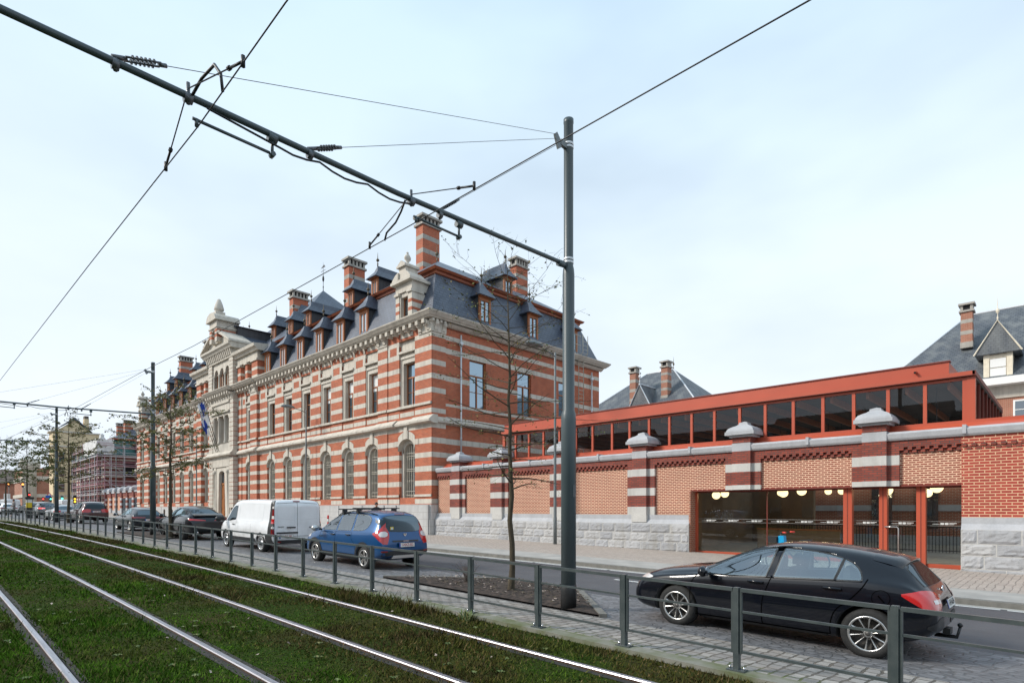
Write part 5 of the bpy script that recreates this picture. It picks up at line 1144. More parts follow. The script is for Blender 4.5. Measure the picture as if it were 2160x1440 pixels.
tree('young_tree', 'young tree with brown foliage in front of the scaffolding, right of the slim distant pole', -56.0, 8.1, 8.0, 2.9, .40, 40, 3600, 12, r0=.11, lsize=.10, twr=.009)
tree('young_tree', 'green young tree above the parking meter at the far left', -75.4, 7.56, 7.6, 3.3, .42, 36, 1700, 15, leaf='leaf_green', r0=.10, lsize=.16, twr=.010)
tree('young_tree', 'pale leafy tree on the left edge of the picture', -87.5, 6.9, 8.0, 3.2, .45, 30, 1100, 18, leaf='leaf_green', r0=.10, lsize=.18, twr=.011)
tree('young_tree', 'faint olive tree beyond the slim distant pole, before the cream house', -80, 10.5, 7.4, 2.6, .45, 26, 1300, 22, r0=.1, lsize=.17, twr=.010)
tree('young_tree', 'low dark tree at the end of the street under the orange signals', -118, 3.2, 5.6, 5.0, .4, 26, 1800, 25, leaf='leaf_olive', r0=.14, lsize=.34, twr=.02)
def shrub(x, y, h, label, seed):
    z = RT(x) + .02; t_ = thing('shrub', label, 'shrub', (x, y, z)); rr = random.Random(seed); m = MB()
    for k in range(34):
        a = rr.uniform(0, 6.28); sp = rr.uniform(.05, .42); p = Vector((x + rr.uniform(-.05, .05), y + rr.uniform(-.05, .05), z)); q = p + Vector((math.cos(a) * sp * .4, math.sin(a) * sp * .4, h * rr.uniform(.4, .6))); e = p + Vector((math.cos(a) * sp, math.sin(a) * sp, h * rr.uniform(.6, 1.05))); m.tube([p, q, e], [.005, .004, .002], 4, 0, caps=False)
        for j in range(3): e2 = q.lerp(e, rr.random()) ; m.tube([e2, e2 + Vector((rr.uniform(-.14, .14), rr.uniform(-.14, .14), rr.uniform(.02, .12)))], .002, 3, 0, caps=False)
    m.build('stems', 'roof_brown', t_, fixn=False)
shrub(-9.95, 8.75, .42, 'small bare red-brown shrub in the near planting bed left of the tree', 4)
# weeds against the kerb
for (x, oy, s_, lab) in ((-6.95, 6.02, 1.0, 'tuft of broad green weeds against the kerb left of the near pole'), (-9.6, 6.0, .8, 'smaller tuft of green weeds against the kerb under the railing by the blue car')):
    rr = random.Random(int(-x * 10)); m = MB(); z = RT(x) - .06
    for k in range(46):
        a = rr.uniform(0, 6.28); l = rr.uniform(.10, .26) * s_; b = (x + rr.uniform(-.12, .12), oy + CV(x) + rr.uniform(-.06, .06), z); wd = .012; e = (b[0] + l * .7 * math.cos(a), b[1] + l * .5 * math.sin(a), z + l * .8); mid = (b[0] + l * .3 * math.cos(a), b[1] + l * .25 * math.sin(a), z + l * .6)
        m.face([b, (mid[0] - wd * math.sin(a), mid[1] + wd * math.cos(a), mid[2]), e, (mid[0] + wd * math.sin(a), mid[1] - wd * math.cos(a), mid[2])], 0)
    tag(m.build('weed_tuft', 'leaf_green', fixn=False), lab, 'weeds')
# ================================================================ vehicles (front at -x, built round the origin, then set down on the street)
def interp(pts, x):
    """smooth monotone interpolation through control points"""
    n = len(pts)
    if x <= pts[0][0]: return pts[0][1]
    if x >= pts[-1][0]: return pts[-1][1]
    for i in range(n - 1):
        if pts[i][0] <= x <= pts[i + 1][0]: break
    h = pts[i + 1][0] - pts[i][0]; d = (pts[i + 1][1] - pts[i][1]) / h
    def sl(k):
        if k <= 0 or k >= n - 1: return (pts[min(k + 1, n - 1)][1] - pts[max(k - 1, 0)][1]) / (pts[min(k + 1, n - 1)][0] - pts[max(k - 1, 0)][0])
        a = (pts[k][1] - pts[k - 1][1]) / (pts[k][0] - pts[k - 1][0]); b = (pts[k + 1][1] - pts[k][1]) / (pts[k + 1][0] - pts[k][0])
        return 0 if a * b <= 0 else 2 * a * b / (a + b)
    m0, m1 = sl(i), sl(i + 1); t = (x - pts[i][0]) / h
    return pts[i][1] * (1 + 2 * t) * (1 - t) ** 2 + h * m0 * t * (1 - t) ** 2 + pts[i + 1][1] * t * t * (3 - 2 * t) - h * m1 * t * t * (1 - t)
def tmp_obj(mb, mats=()):
    o = mb.build('tmp', list(mats) or ['plastic_black'], None); return o
class Car:
    def __init__(s, sp):
        s.sp = sp; L2 = sp['L'] / 2; s.L2 = L2; mb = MB(); xs = [x for x in sp['st']]; rings = []
        for x in xs:
            top, W, belt, bot = interp(sp['top'], x), interp(sp['W'], x), interp(sp['belt'], x), interp(sp['bot'], x)
            belt = min(belt, top - .05); g = min(1, max(0, (top - belt - .05) / .28)); rt_ = interp(sp['roof'], x); Rt = .80 * W * (1 - g) + rt_ * g
            ck = sp.get('ck', 1.0); crown = (.035 + .05 * g) * ck; te = top - crown - .03 * g * ck; zb = lambda f: bot + f * (belt - bot)
            r = [(0, bot), (.72 * W, bot), (.93 * W, bot + .04), (.985 * W, zb(.22)), (W, zb(.45)), (W, zb(.66)), (.985 * W, zb(.84)), (.955 * W, belt), ((.935 * W if g > .3 else .9 * W), belt + min(.04, (te - belt) * .3)),
                 (.62 * (.93 * W) + .38 * Rt, belt + .42 * (te - belt)), (.25 * (.93 * W) + .75 * Rt, belt + .8 * (te - belt)), (Rt, te), (.84 * Rt, top - crown * .45), (.45 * Rt, top - crown * .08), (0, top)]
            rings.append([(x, -y, z) for y, z in r] + [(x, y, z) for y, z in r[-2:0:-1]])
        n = len(rings[0]); b = len(mb.v)
        for r in rings: mb.v += r
        for i in range(len(rings) - 1):
            for k in range(n): mb.f.append((i * n + k, i * n + (k + 1) % n, (i + 1) * n + (k + 1) % n, (i + 1) * n + k)); mb.m.append(0); mb.sm.append(True)
        for e in (0, len(rings) - 1):       # end caps as strips across the ring
            h = n // 2
            for k in range(h):
                a, b_, c, d = k, k + 1, (n - k - 1) % n, (n - k) % n; q = [e * n + t for t in dict.fromkeys((a, b_, c, d))]
                if len(q) >= 3: mb.f.append(tuple(q)); mb.m.append(0); mb.sm.append(True)
        o = mb.build('tmp', [sp['paint'], 'plastic_black'], None)
        m = o.modifiers.new('s', 'SUBSURF'); m.levels = m.render_levels = 2
        dg = bpy.context.evaluated_depsgraph_get(); s.bvh = BVHTree.FromObject(o, dg)
        cut = []
        for ax in sp['axles']:
            for sd in (-1, 1):
                c = MB(); c.lathe((ax, sd * (interp(sp['W'], ax) + .2) if sd > 0 else -(interp(sp['W'], ax) + .2), sp['wr']), [(sp['ar'], 0), (sp['ar'], -.48 * sd)], 32, 1, axis='y'); co_ = c.build('tmpc', [sp['paint'], 'plastic_black'], None); cut.append(co_)
                bo = o.modifiers.new('b', 'BOOLEAN'); bo.operation = 'DIFFERENCE'; bo.object = co_; bo.solver = 'EXACT'
        for poly, y0, y1 in sp.get('cab', []):
            c = MB(); c.prism(poly, 'y', y0, y1, 1); co_ = c.build('tmpc', [sp['paint'], 'plastic_black'], None); cut.append(co_)
            bo = o.modifiers.new('b', 'BOOLEAN'); bo.operation = 'DIFFERENCE'; bo.object = co_; bo.solver = 'EXACT'
        dg = bpy.context.evaluated_depsgraph_get(); dg.update(); s.mesh = bpy.data.meshes.new_from_object(o.evaluated_get(dg))
        for q in cut + [o]:
            d = q.data; bpy.data.objects.remove(q); bpy.data.meshes.remove(d)
        s.mesh.polygons.foreach_set('use_smooth', [True] * len(s.mesh.polygons))
    def hit(s, o, d):
        h = s.bvh.ray_cast(Vector(o), Vector(d).normalized()); 
        return (h[0], h[1]) if h[0] is not None else (None, None)
    def side(s, sd):
        return lambda p, e: s._off(s.hit((p[0], sd * 3, p[1]), (0, -sd, 0)), e)
    def rear(s, p, e): return s._off(s.hit((6, p[0], p[1]), (-1, 0, 0)), e)
    def front(s, p, e): return s._off(s.hit((-6, p[0], p[1]), (1, 0, 0)), e)
    def roofp(s, p, e): return s._off(s.hit((p[0], p[1], 4), (0, 0, -1)), e)
    def corner(s, sd, xc):
        return lambda p, e: s._off(s.hit((xc + 4 * math.cos(R(p[0])), sd * 4 * math.sin(R(p[0])), p[1]), (-math.cos(R(p[0])), -sd * math.sin(R(p[0])), 0)), e)
    def _off(s, h, e): return None if h[0] is None else h[0] + h[1] * (e if h[1].length > 0 else 0)
def patch(mb, fn, lo, hi, e, mi=0, n=20, m=8):
    """patch lying on the bodywork between a lower and an upper outline"""
    def res(pl):
        d = [0]
        for a, b in zip(pl[:-1], pl[1:]): d.append(d[-1] + math.hypot(b[0] - a[0], b[1] - a[1]))
        o = []
        for i in range(n + 1):
            t = d[-1] * i / n
            for k in range(len(pl) - 1):
                if t <= d[k + 1] + 1e-9: break
            f = (t - d[k]) / max(1e-9, d[k + 1] - d[k]); o.append((pl[k][0] + (pl[k + 1][0] - pl[k][0]) * f, pl[k][1] + (pl[k + 1][1] - pl[k][1]) * f))
        return o
    A, B = res(lo), res(hi); P = [[fn((a[0] + (b[0] - a[0]) * j / m, a[1] + (b[1] - a[1]) * j / m), e) for j in range(m + 1)] for a, b in zip(A, B)]; mb.grid(P, mi, smooth=True)
def smooth(pl, k=3):
    for _ in range(k):
        q = [pl[0]]
        for a, b in zip(pl[:-1], pl[1:]): q += [(a[0] * .75 + b[0] * .25, a[1] * .75 + b[1] * .25), (a[0] * .25 + b[0] * .75, a[1] * .25 + b[1] * .75)]
        pl = q + [pl[-1]]
    return pl
def ribbon(mb, fn, pl, w_, e, mi=0, n=30):
    lo, hi = [], []
    for i, p in enumerate(pl):
        a, b = pl[max(0, i - 1)], pl[min(len(pl) - 1, i + 1)]; d = Vector((b[0] - a[0], b[1] - a[1])).normalized(); nn = Vector((-d.y, d.x)) * w_ / 2; lo.append((p[0] - nn.x, p[1] - nn.y)); hi.append((p[0] + nn.x, p[1] + nn.y))
    patch(mb, fn, lo, hi, e, mi, n, 1)
def wheel(parent, ax, sd, W, wr, style, rim='alloy', rimr=None, tw=.215):
    rimr = rimr or wr * .70; y1 = sd * (W - .015); m = MB(); s = -sd
    prof = [(rimr, .0), (rimr + .015, -.004), (wr - .055, -.008), (wr - .02, .012), (wr, .035), (wr, tw - .03), (wr - .02, tw), (rimr, tw)]
    m.lathe((ax, y1, wr), [(r, h * s) for r, h in prof], 40, 0, axis='y', caps=False); wh = m.build('wheel', 'tyre', parent, local=True)
    m = MB(); r0 = rimr
    m.lathe((ax, y1, wr), [(r0 - .012, .05 * s), (r0 - .022, .0), (r0 + .004, -.003 * s), (r0 + .004, .03 * s)], 40, 0, axis='y', caps=False); m.lathe((ax, y1, wr), [(r0 - .01, .0), (r0 - .01, .12 * s), (.02, .125 * s)], 32, 1, axis='y', caps=False)
    def pt(r, a, h): return (ax + r * math.sin(a), y1 + h * s, wr + r * math.cos(a))
    if style == 'steel':
        m.lathe((ax, y1, wr), [(r0 - .012, .02 * s), (r0 * .80, .012 * s), (r0 * .62, .03 * s), (r0 * .40, .045 * s), (r0 * .36, .01 * s), (.05, .0), (.01, .0)], 32, 0, axis='y', caps=False)
        for k in range(10): a = 2 * math.pi * k / 10; m.lathe(pt(r0 * .70, a, .012), [(.026, 0), (.026, .004 * s)], 10, 1, axis='y')
        m.lathe((ax, y1, wr), [(r0 * .33, .002 * s), (.01, -.004 * s)], 16, 1, axis='y')
    else:
        k_ = {'ten': 10, 'five': 5, 'dark': 5}[style]
        m.lathe((ax, y1, wr), [(r0 * .26, .07 * s), (r0 * .25, .035 * s), (r0 * .16, .028 * s), (.01, .026 * s)], 20, 0, axis='y', caps=False); m.lathe((ax, y1, wr), [(r0 * .15, .030 * s), (r0 * .14, .021 * s), (.005, .02 * s)], 16, 1, axis='y')
        for k in range(k_):
            a = 2 * math.pi * k / k_ + .1; wa = {'ten': .085, 'five': .30, 'dark': .22}[style]; wi = {'ten': .12, 'five': .42, 'dark': .4}[style]
            q = [(r0 * .22, a - wi * .8), (r0 * .22, a + wi * .8), (r0 - .006, a + wa * .55), (r0 - .006, a - wa * .55)]; f = [pt(r, b, .030 if i < 2 else .012) for i, (r, b) in enumerate(q)]; bk = [pt(r, b, .065) for r, b in q]
            if style == 'ten': mid0, mid1 = pt(r0 * .22, a, .022), pt(r0 - .006, a, .006); m.face([f[0], mid0, mid1, f[3]], 0); m.face([mid0, f[1], f[2], mid1], 0)
            elif style == 'five':
                for sgn in (-1, 1): u = [(r0 * .2, a + sgn * .12), (r0 * .2, a + sgn * .55), (r0 - .006, a + sgn * .30), (r0 - .006, a + sgn * .06)]; m.face([pt(r, b, .028 if i < 2 else .01) for i, (r, b) in enumerate(u)], 0)
            else: m.face(f, 0)
            for i in range(4): j = (i + 1) % 4; m.face([f[i], f[j], bk[j], bk[i]], 0)
            if style != 'dark' : m.lathe(pt(r0 * .30, a + math.pi / k_, .034), [(.011, 0), (.010, -.006 * s)], 6, 1, axis='y') if k % 2 == 0 else None
    m.build('rim', [rim, 'disc' if style != 'steel' else 'plastic_black'], wh, local=True)
def plate(root, pos, text, tilt=0.0, col='ink_red', eu=True, w_=.52, h_=.11):
    m = MB(); M = Matrix.Translation(pos) @ Matrix.Rotation(R(90), 4, 'Z') @ Matrix.Rotation(R(90) - tilt, 4, 'X')
    q = lambda a, b, c=0: M @ Vector((a, b, c))
    m.face([q(-w_ / 2 - .008, -h_ / 2 - .008, 0), q(w_ / 2 + .008, -h_ / 2 - .008, 0), q(w_ / 2 + .008, h_ / 2 + .008, 0), q(-w_ / 2 - .008, h_ / 2 + .008, 0)], 2)
    m.face([q(-w_ / 2, -h_ / 2, .004), q(w_ / 2, -h_ / 2, .004), q(w_ / 2, h_ / 2, .004), q(-w_ / 2, h_ / 2, .004)], 0)
    if eu: m.face([q(-w_ / 2, -h_ / 2, .006), q(-w_ / 2 + .045, -h_ / 2, .006), q(-w_ / 2 + .045, h_ / 2, .006), q(-w_ / 2, h_ / 2, .006)], 1)
    o = m.build('number_plate', ['plate_white', 'plate_blue', 'plastic_black'], root, local=True, fixn=False); t_ = MB(); text_into(t_, text, .105, M @ Matrix.Translation((.02, 0, .007)) @ Matrix.Scale(.82, 4, (1, 0, 0)), 0, bold=.002); t_.build('lettering', col, o, local=True, fixn=False); return o
def lettering(root, pos, text, size, rotz=90, col='chrome', tilt=0.0, name='lettering', sx=1.0):
    m = MB(); M = Matrix.Translation(pos) @ Matrix.Rotation(R(rotz), 4, 'Z') @ Matrix.Rotation(R(90) - tilt, 4, 'X') @ Matrix.Scale(sx, 4, (1, 0, 0)); text_into(m, text, size, M, 0, bold=.001); return m.build(name, col, root, local=True, fixn=False)
def mirror_part(root, x, y, z, sd, mat, sc=1.0):
    m = MB(); P = []
    for i in range(9):
        a = math.pi * i / 8; r = math.sin(a) ** .7 if 0 < i < 8 else .02; P.append([(x + .075 * sc * r * math.cos(b) - .02 * math.cos(a), y + sd * (.12 * sc - .125 * sc * math.cos(a)), z + .085 * sc * r * math.sin(b)) for b in [2 * math.pi * k / 12 for k in range(13)]])
    m.grid(P, 0); m.tube([(x + .02, y - sd * .06, z - .05), (x + .01, y + sd * .06, z - .04)], .03, 6, 1); m.lathe((x + .06, y + sd * .12 * sc, z), [(.01, 0), (.068 * sc, .0), (.066 * sc, .012)], 12, 2, axis='x'); m.build('wing_mirror', [mat, 'plastic_black', 'chrome'], root, local=True)
def handle(root, car, sd, x, z, mat):
    f = car.side(sd); p = f((x, z), .022); 
    if p is None: return
    m = MB(); a, b = f((x - .10, z + .002), .028), f((x + .10, z - .002), .028)
    q0, q1 = f((x - .11, z), .0), f((x + .11, z), .0); m.tube([q0, a, p + Vector((0, sd * .01, 0)), b, q1], [.014, .016, .017, .016, .012], 6, 0); m.build('door_handle', mat, root, local=True)
def finish(root, x, oy, extra=0.0, rot=None):
    y = oy + CV(x); sl = 0.01837 + .0001 * x; root.location = (x, y, RT(x) - .10 + extra); root.rotation_euler = (0, sl, math.atan(-0.01153 - .0011 * x) if rot is None else rot)
def car_root(sp, name, label, cat, group=None):
    c = Car(sp); t_ = thing(name, label, cat, (0, 0, 0), group); o = bpy.data.objects.new('body', c.mesh); COL.objects.link(o); o.parent = t_; o.data.name = 'body'; return c, t_, o
def seams(root, car, sd, lines, w_=.009, name='panel_gaps'):
    m = MB(); f = car.side(sd)
    for pl in lines: ribbon(m, f, pl, w_, .002)
    return m.build(name, 'seam', root, local=True, fixn=False)
def prow(xs0): return xs0
def glass_patch(root, car, fn, lo, hi, mat, name='window', e=.004, trim=None, n=24, m_=8, expand=.02):
    if trim:
        t_ = MB(); cx = sum(p[0] for p in lo + hi) / len(lo + hi); cz = sum(p[1] for p in lo + hi) / len(lo + hi)
        def ex(p): d = Vector((p[0] - cx, p[1] - cz)); d = d * (1 + expand / max(.05, d.length)); return (cx + d.x, cz + d.y)
        patch(t_, fn, [ex(p) for p in lo], [ex(p) for p in hi], e * .5, 0, n, m_); root2 = t_.build('window_trim', trim, root, local=True, fixn=False)
    m = MB(); patch(m, fn, lo, hi, e, 0, n, m_); return m.build(name, mat, root, local=True, fixn=False)

def loop_trim(root, fn, lo, hi, w_=.035, e=.003, mat='plastic_black'):
    m = MB(); pl = lo + hi[::-1]; pl = pl + [pl[0]]; q = []
    for a, b in zip(pl[:-1], pl[1:]): q += [a, (a[0] * .5 + b[0] * .5, a[1] * .5 + b[1] * .5)]
    ribbon(m, fn, q + [pl[0]], w_, e, n=90); return m.build('window_trim', mat, root, local=True, fixn=False)
def cabin(root, seats, dash, z0, wheel_at, mat='upholstery'):
    m = MB()
    def rbox(x0, x1, y0, y1, za, zb, r=.05): 
        m.frustum(x0, x1, y0, y1, za, x0 + .0, x1 - .0, y0 + .0, y1 - .0, zb - r, 0); m.frustum(x0, x1, y0, y1, zb - r, x0 + r * .7, x1 - r * .7, y0 + r, y1 - r, zb, 0)
    for x, hh, ys in seats:
        for yc, hw in ys:
            rbox(x, x + .13, yc - hw, yc + hw, z0, hh - .16, .06); rbox(x + .04, x + .13, yc - .13, yc + .13, hh - .13, hh + .04, .05); m.box(x + .07, x + .09, yc - .05, yc - .03, hh - .2, hh - .1); m.box(x + .07, x + .09, yc + .03, yc + .05, hh - .2, hh - .1)
    st = m.build('seats', mat, root, local=True)
    m = MB(); m.prism(dash, 'y', -.66, .66, 0); db = m.build('dashboard', mat, root, local=True)
    m = MB(); cx, cy, cz = wheel_at; m.tube([(cx + .08 * math.cos(a), cy + .17 * math.sin(a), cz + .16 * math.cos(a)) for a in [2 * math.pi * i / 20 for i in range(21)]], .016, 6, 0); m.tube([(cx, cy, cz), (cx - .25, cy, cz - .1)], .03, 6, 0); m.build('steering_wheel', 'plastic_black', db, local=True)
# ---------------- near black hatchback
HWIN = [([(-.80, .905), (-.4, .905), (.13, .935)], smooth([(-.80, .925), (-.52, 1.10), (-.22, 1.235), (.0, 1.295), (.20, 1.325)], 2)),
        ([(.25, .94), (.7, .965), (1.02, .985)], smooth([(.32, 1.33), (.6, 1.325), (.85, 1.30), (1.08, 1.25)], 2)),
        ([(1.06, .985), (1.2, .99), (1.33, .998)], smooth([(1.115, 1.238), (1.22, 1.19), (1.30, 1.12), (1.35, 1.01)], 2))]
HCAB = [([(-.72, .80), (1.38, .80), (1.38, 1.02), (1.20, 1.22), (.9, 1.315), (.3, 1.365), (.05, 1.335), (-.3, 1.21), (-.72, .98)], -.60, .60)]
for lo, hi in HWIN: HCAB.append((lo + hi[::-1], -1.3, 1.3))
ST = [-2.15, -2.13, -2.06, -1.95, -1.78, -1.55, -1.3, -1.08, -.92, -.78, -.6, -.38, -.15, .1, .4, .7, 1.0, 1.25, 1.45, 1.62, 1.75, 1.86, 1.96, 2.05, 2.11, 2.14, 2.15]
hatch = dict(L=4.3, st=ST, paint='paint_black', axles=(-1.26, 1.44), wr=.325, ar=.375,
    top=[(-2.15, .60), (-2.10, .70), (-1.98, .79), (-1.7, .885), (-1.3, .95), (-1.0, .985), (-.85, 1.02), (-.55, 1.165), (-.2, 1.315), (.1, 1.40), (.4, 1.432), (.8, 1.42), (1.2, 1.385), (1.5, 1.335), (1.70, 1.285), (1.82, 1.20), (1.93, 1.06), (2.03, .96), (2.10, .88), (2.15, .76)],
    belt=[(-2.15, .50), (-2.0, .66), (-1.7, .76), (-1.2, .83), (-.8, .86), (0, .895), (.8, .93), (1.4, .955), (1.8, .93), (2.0, .86), (2.15, .68)],
    W=[(-2.15, .62), (-2.12, .72), (-2.0, .82), (-1.75, .872), (-1.3, .892), (-.5, .888), (.4, .888), (1.1, .895), (1.5, .89), (1.8, .86), (2.0, .81), (2.12, .73), (2.15, .66)],
    bot=[(-2.15, .30), (-1.9, .20), (-1.2, .17), (1.2, .18), (1.7, .22), (2.0, .30), (2.15, .42)],
    roof=[(-1, .70), (-.3, .62), (.4, .60), (1.2, .585), (1.7, .56), (2.1, .60)], cab=HCAB)
c, t_, body = car_root(hatch, 'parked_car', 'black five-door hatchback with silver ten-spoke wheels, parked nearest behind the railing', 'car', 'cars parked along the kerb')
for sd in (-1, 1):
    f = c.side(sd)
    for lo, hi in HWIN: loop_trim(t_, f, lo, hi); glass_patch(t_, c, f, lo, hi, 'car_clear')
    seams(t_, c, sd, [smooth([(-.82, .93), (-1.0, .80), (-1.02, .5), (-.98, .24)], 2), smooth([(.22, .95), (.17, .80), (.10, .6), (.10, .24)], 2), smooth([(1.42, 1.02), (1.38, .92), (1.22, .72), (1.06, .60), (1.0, .40), (1.0, .24)], 2), [(-1.0, .245), (1.0, .25)], smooth([(-.80, .89), (.2, .92), (1.36, .985)], 1), [(1.55, .83), (1.62, .75)]], w_=.014)
    m = MB(); ribbon(m, f, [(1.58 + .10 * math.cos(2 * math.pi * k / 20), .80 + .10 * math.sin(2 * math.pi * k / 20)) for k in range(21)], .008, .002, n=40); m.build('fuel_flap', 'seam', t_, local=True, fixn=False) if sd < 0 else None
    handle(t_, c, sd, .0, .845, 'paint_black'); handle(t_, c, sd, 1.02, .865, 'paint_black'); mirror_part(t_, -.72, sd * .93, .945, sd, 'paint_black')
    m = MB(); fc = c.corner(sd, 1.25); patch(m, fc, smooth([(57, .85), (49, .745), (41, .655), (31, .625), (26, .64)], 2), smooth([(57, .875), (49, .915), (40, .925), (31, .905), (26, .86)], 2), .006, 0, 20, 8); tl = m.build('tail_light', 'lamp_red', t_, local=True, fixn=False)
    m = MB(); patch(m, fc, [(37, .765), (27, .765)], [(37.5, .81), (27, .815)], .009, 0, 10, 3); m.build('reversing_lens', 'lamp_clear', tl, local=True, fixn=False)
    m = MB(); fk = lambda p, e, sd=sd: c._off(c.hit((-1.2 - 4 * math.cos(R(p[0])), sd * 4 * math.sin(R(p[0])), p[1]), (math.cos(R(p[0])), -sd * math.sin(R(p[0])), 0)), e)
    patch(m, fk, smooth([(58, .735), (45, .68), (28, .63), (20, .62)], 1), smooth([(58, .755), (45, .78), (28, .745), (20, .70)], 1), .006, 0, 16, 6); m.build('headlight', 'lamp_clear', t_, local=True, fixn=False)
    m = MB(); patch(m, f, [(-.85, .19), (.95, .20)], [(-.85, .245), (.95, .25)], .012, 0, 16, 2); m.build('sill_trim', 'plastic_black', t_, local=True, fixn=False)
    m = MB(); patch(m, c.corner(sd, 1.2), smooth([(42, .47), (32, .40), (20, .42), (15, .44)], 1), smooth([(42, .50), (32, .585), (20, .575), (15, .57)], 1), .005, 0, 14, 5); m.build('bumper_vent', 'alloy_dark', t_, local=True, fixn=False)
    for ax in hatch['axles']: wheel(t_, ax, sd, .885, .325, 'ten')
glass_patch(t_, c, c.rear, [(-.56, .965), (.56, .965)], smooth([(-.56, 1.0), (-.50, 1.20), (0, 1.225), (.50, 1.20), (.56, 1.0)], 1), 'car_glass', name='rear_window', trim='plastic_black')
glass_patch(t_, c, c.front, [(-.66, 1.03), (.66, 1.03)], [(-.55, 1.33), (.55, 1.33)], 'car_glass', name='windscreen', trim='plastic_black')
m = MB(); P = []
for i in range(17):
    y = -.55 + 1.10 * i / 16; q = c.roofp((1.42, y), .004); q2 = c.roofp((1.60, y), .012); q3 = c.roofp((1.72, y * .97), -.01); ze = q2.z - .05
    P.append([tuple(q), tuple(q2), (1.80 - .05 * abs(y / .55) ** 3, y * .97, ze), (1.79 - .05 * abs(y / .55) ** 3, y * .97, ze - .03), tuple(q3)])
m.grid(P, 0); m.build('roof_spoiler', 'paint_black', t_, local=True, fixn=True)
cabin(t_, [(.10, 1.17, [(-.36, .24), (.36, .24)]), (1.0, 1.10, [(-.34, .26), (.34, .26)])], [(-.72, .80), (-.35, .80), (-.42, .95), (-.72, .97)], .80, (-.28, -.36, .93))
m = MB(); m.tube([(1.92, .0, 1.0), (1.83, .02, 1.035), (1.75, .38, 1.075)], [.022, .016, .010], 6, 0); m.build('rear_wiper', 'plastic_black', t_, local=True)
pp = c.rear((0, .74), .02); plate(t_, (pp.x + .012, 0, .735), '1-FHN-854', tilt=.25, col='ink_black')
pe = c.rear((0, .90), .008); m = MB(); m.lathe((pe.x, 0, .90), [(.046, 0), (.046, .014), (.036, .016), (.036, .008)], 20, 0, axis='x')
for k in range(3): a = 2 * math.pi * k / 3; m.tube([(pe.x + .012, 0, .90), (pe.x + .012, .04 * math.sin(a), .90 + .04 * math.cos(a))], .006, 5, 0)
m.build('emblem', 'chrome', t_, local=True)
pl_ = c.rear((-.44, .855), .02); lettering(t_, (pl_.x + .008, -.44, .855), 'A 200', .058, tilt=.35)
m = MB(); m.tube([(2.0, .12, .27), (2.24, .12, .27), (2.27, .12, .40)], [.03, .025, .018], 8, 0); m.lathe((2.27, .12, .40), [(.015, 0), (.03, .02), (.03, .04), (.012, .06)], 10, 0); m.box(2.1, 2.18, .02, .22, .30, .38, 0); m.build('tow_hitch', 'plastic_black', t_, local=True)
finish(t_, -3.34, 9.35)
black_hatch = t_

# ---------------- blue people carrier with roof bars
ST2 = [-2.25, -2.23, -2.15, -2.02, -1.85, -1.6, -1.4, -1.22, -1.05, -.85, -.6, -.35, -.1, .2, .55, .9, 1.25, 1.55, 1.8, 1.95, 2.05, 2.12, 2.18, 2.23, 2.25]
MWIN = [([(-1.02, 1.055), (-.2, 1.065)], smooth([(-1.02, 1.075), (-.72, 1.29), (-.42, 1.43), (-.12, 1.52)], 2)), ([(-.10, 1.065), (.68, 1.085)], [(-.0, 1.53), (.70, 1.545)]),
        (smooth([(.80, 1.09), (1.3, 1.10), (1.5, 1.18), (1.56, 1.30)], 2), smooth([(.82, 1.545), (1.2, 1.53), (1.48, 1.49), (1.56, 1.40)], 2))]
MCAB = [([(-.95, .95), (1.62, .95), (1.62, 1.50), (1.2, 1.58), (.2, 1.585), (-.2, 1.53), (-.6, 1.38), (-.95, 1.15)], -.62, .62)]
for lo, hi in MWIN: MCAB.append((lo + hi[::-1], -1.3, 1.3))
mpv = dict(cab=MCAB, L=4.5, st=ST2, paint='paint_blue', axles=(-1.40, 1.41), wr=.325, ar=.38,
    top=[(-2.25, .66), (-2.18, .82), (-2.0, .93), (-1.7, 1.02), (-1.4, 1.08), (-1.2, 1.14), (-.8, 1.37), (-.4, 1.54), (0, 1.635), (.5, 1.67), (1.1, 1.665), (1.6, 1.64), (1.9, 1.60), (2.0, 1.53), (2.10, 1.28), (2.17, 1.05), (2.22, .90), (2.25, .78)],
    belt=[(-2.25, .55), (-2.0, .78), (-1.5, .93), (-1.0, .985), (0, 1.01), (1, 1.03), (1.7, 1.05), (2.0, 1.02), (2.15, .92), (2.25, .72)],
    W=[(-2.25, .60), (-2.2, .72), (-2.05, .82), (-1.7, .87), (-1.2, .878), (0, .878), (1.2, .88), (1.7, .872), (2.0, .85), (2.15, .815), (2.25, .76)],
    bot=[(-2.25, .34), (-2, .24), (-1.2, .21), (1.2, .21), (1.8, .25), (2.25, .40)], roof=[(-1, .74), (-.3, .67), (.5, .655), (1.6, .64), (2.0, .62), (2.2, .66)])
c, t_, body = car_root(mpv, 'parked_car', 'bright blue people carrier with black roof bars and red diamond tail lights', 'car', 'cars parked along the kerb')
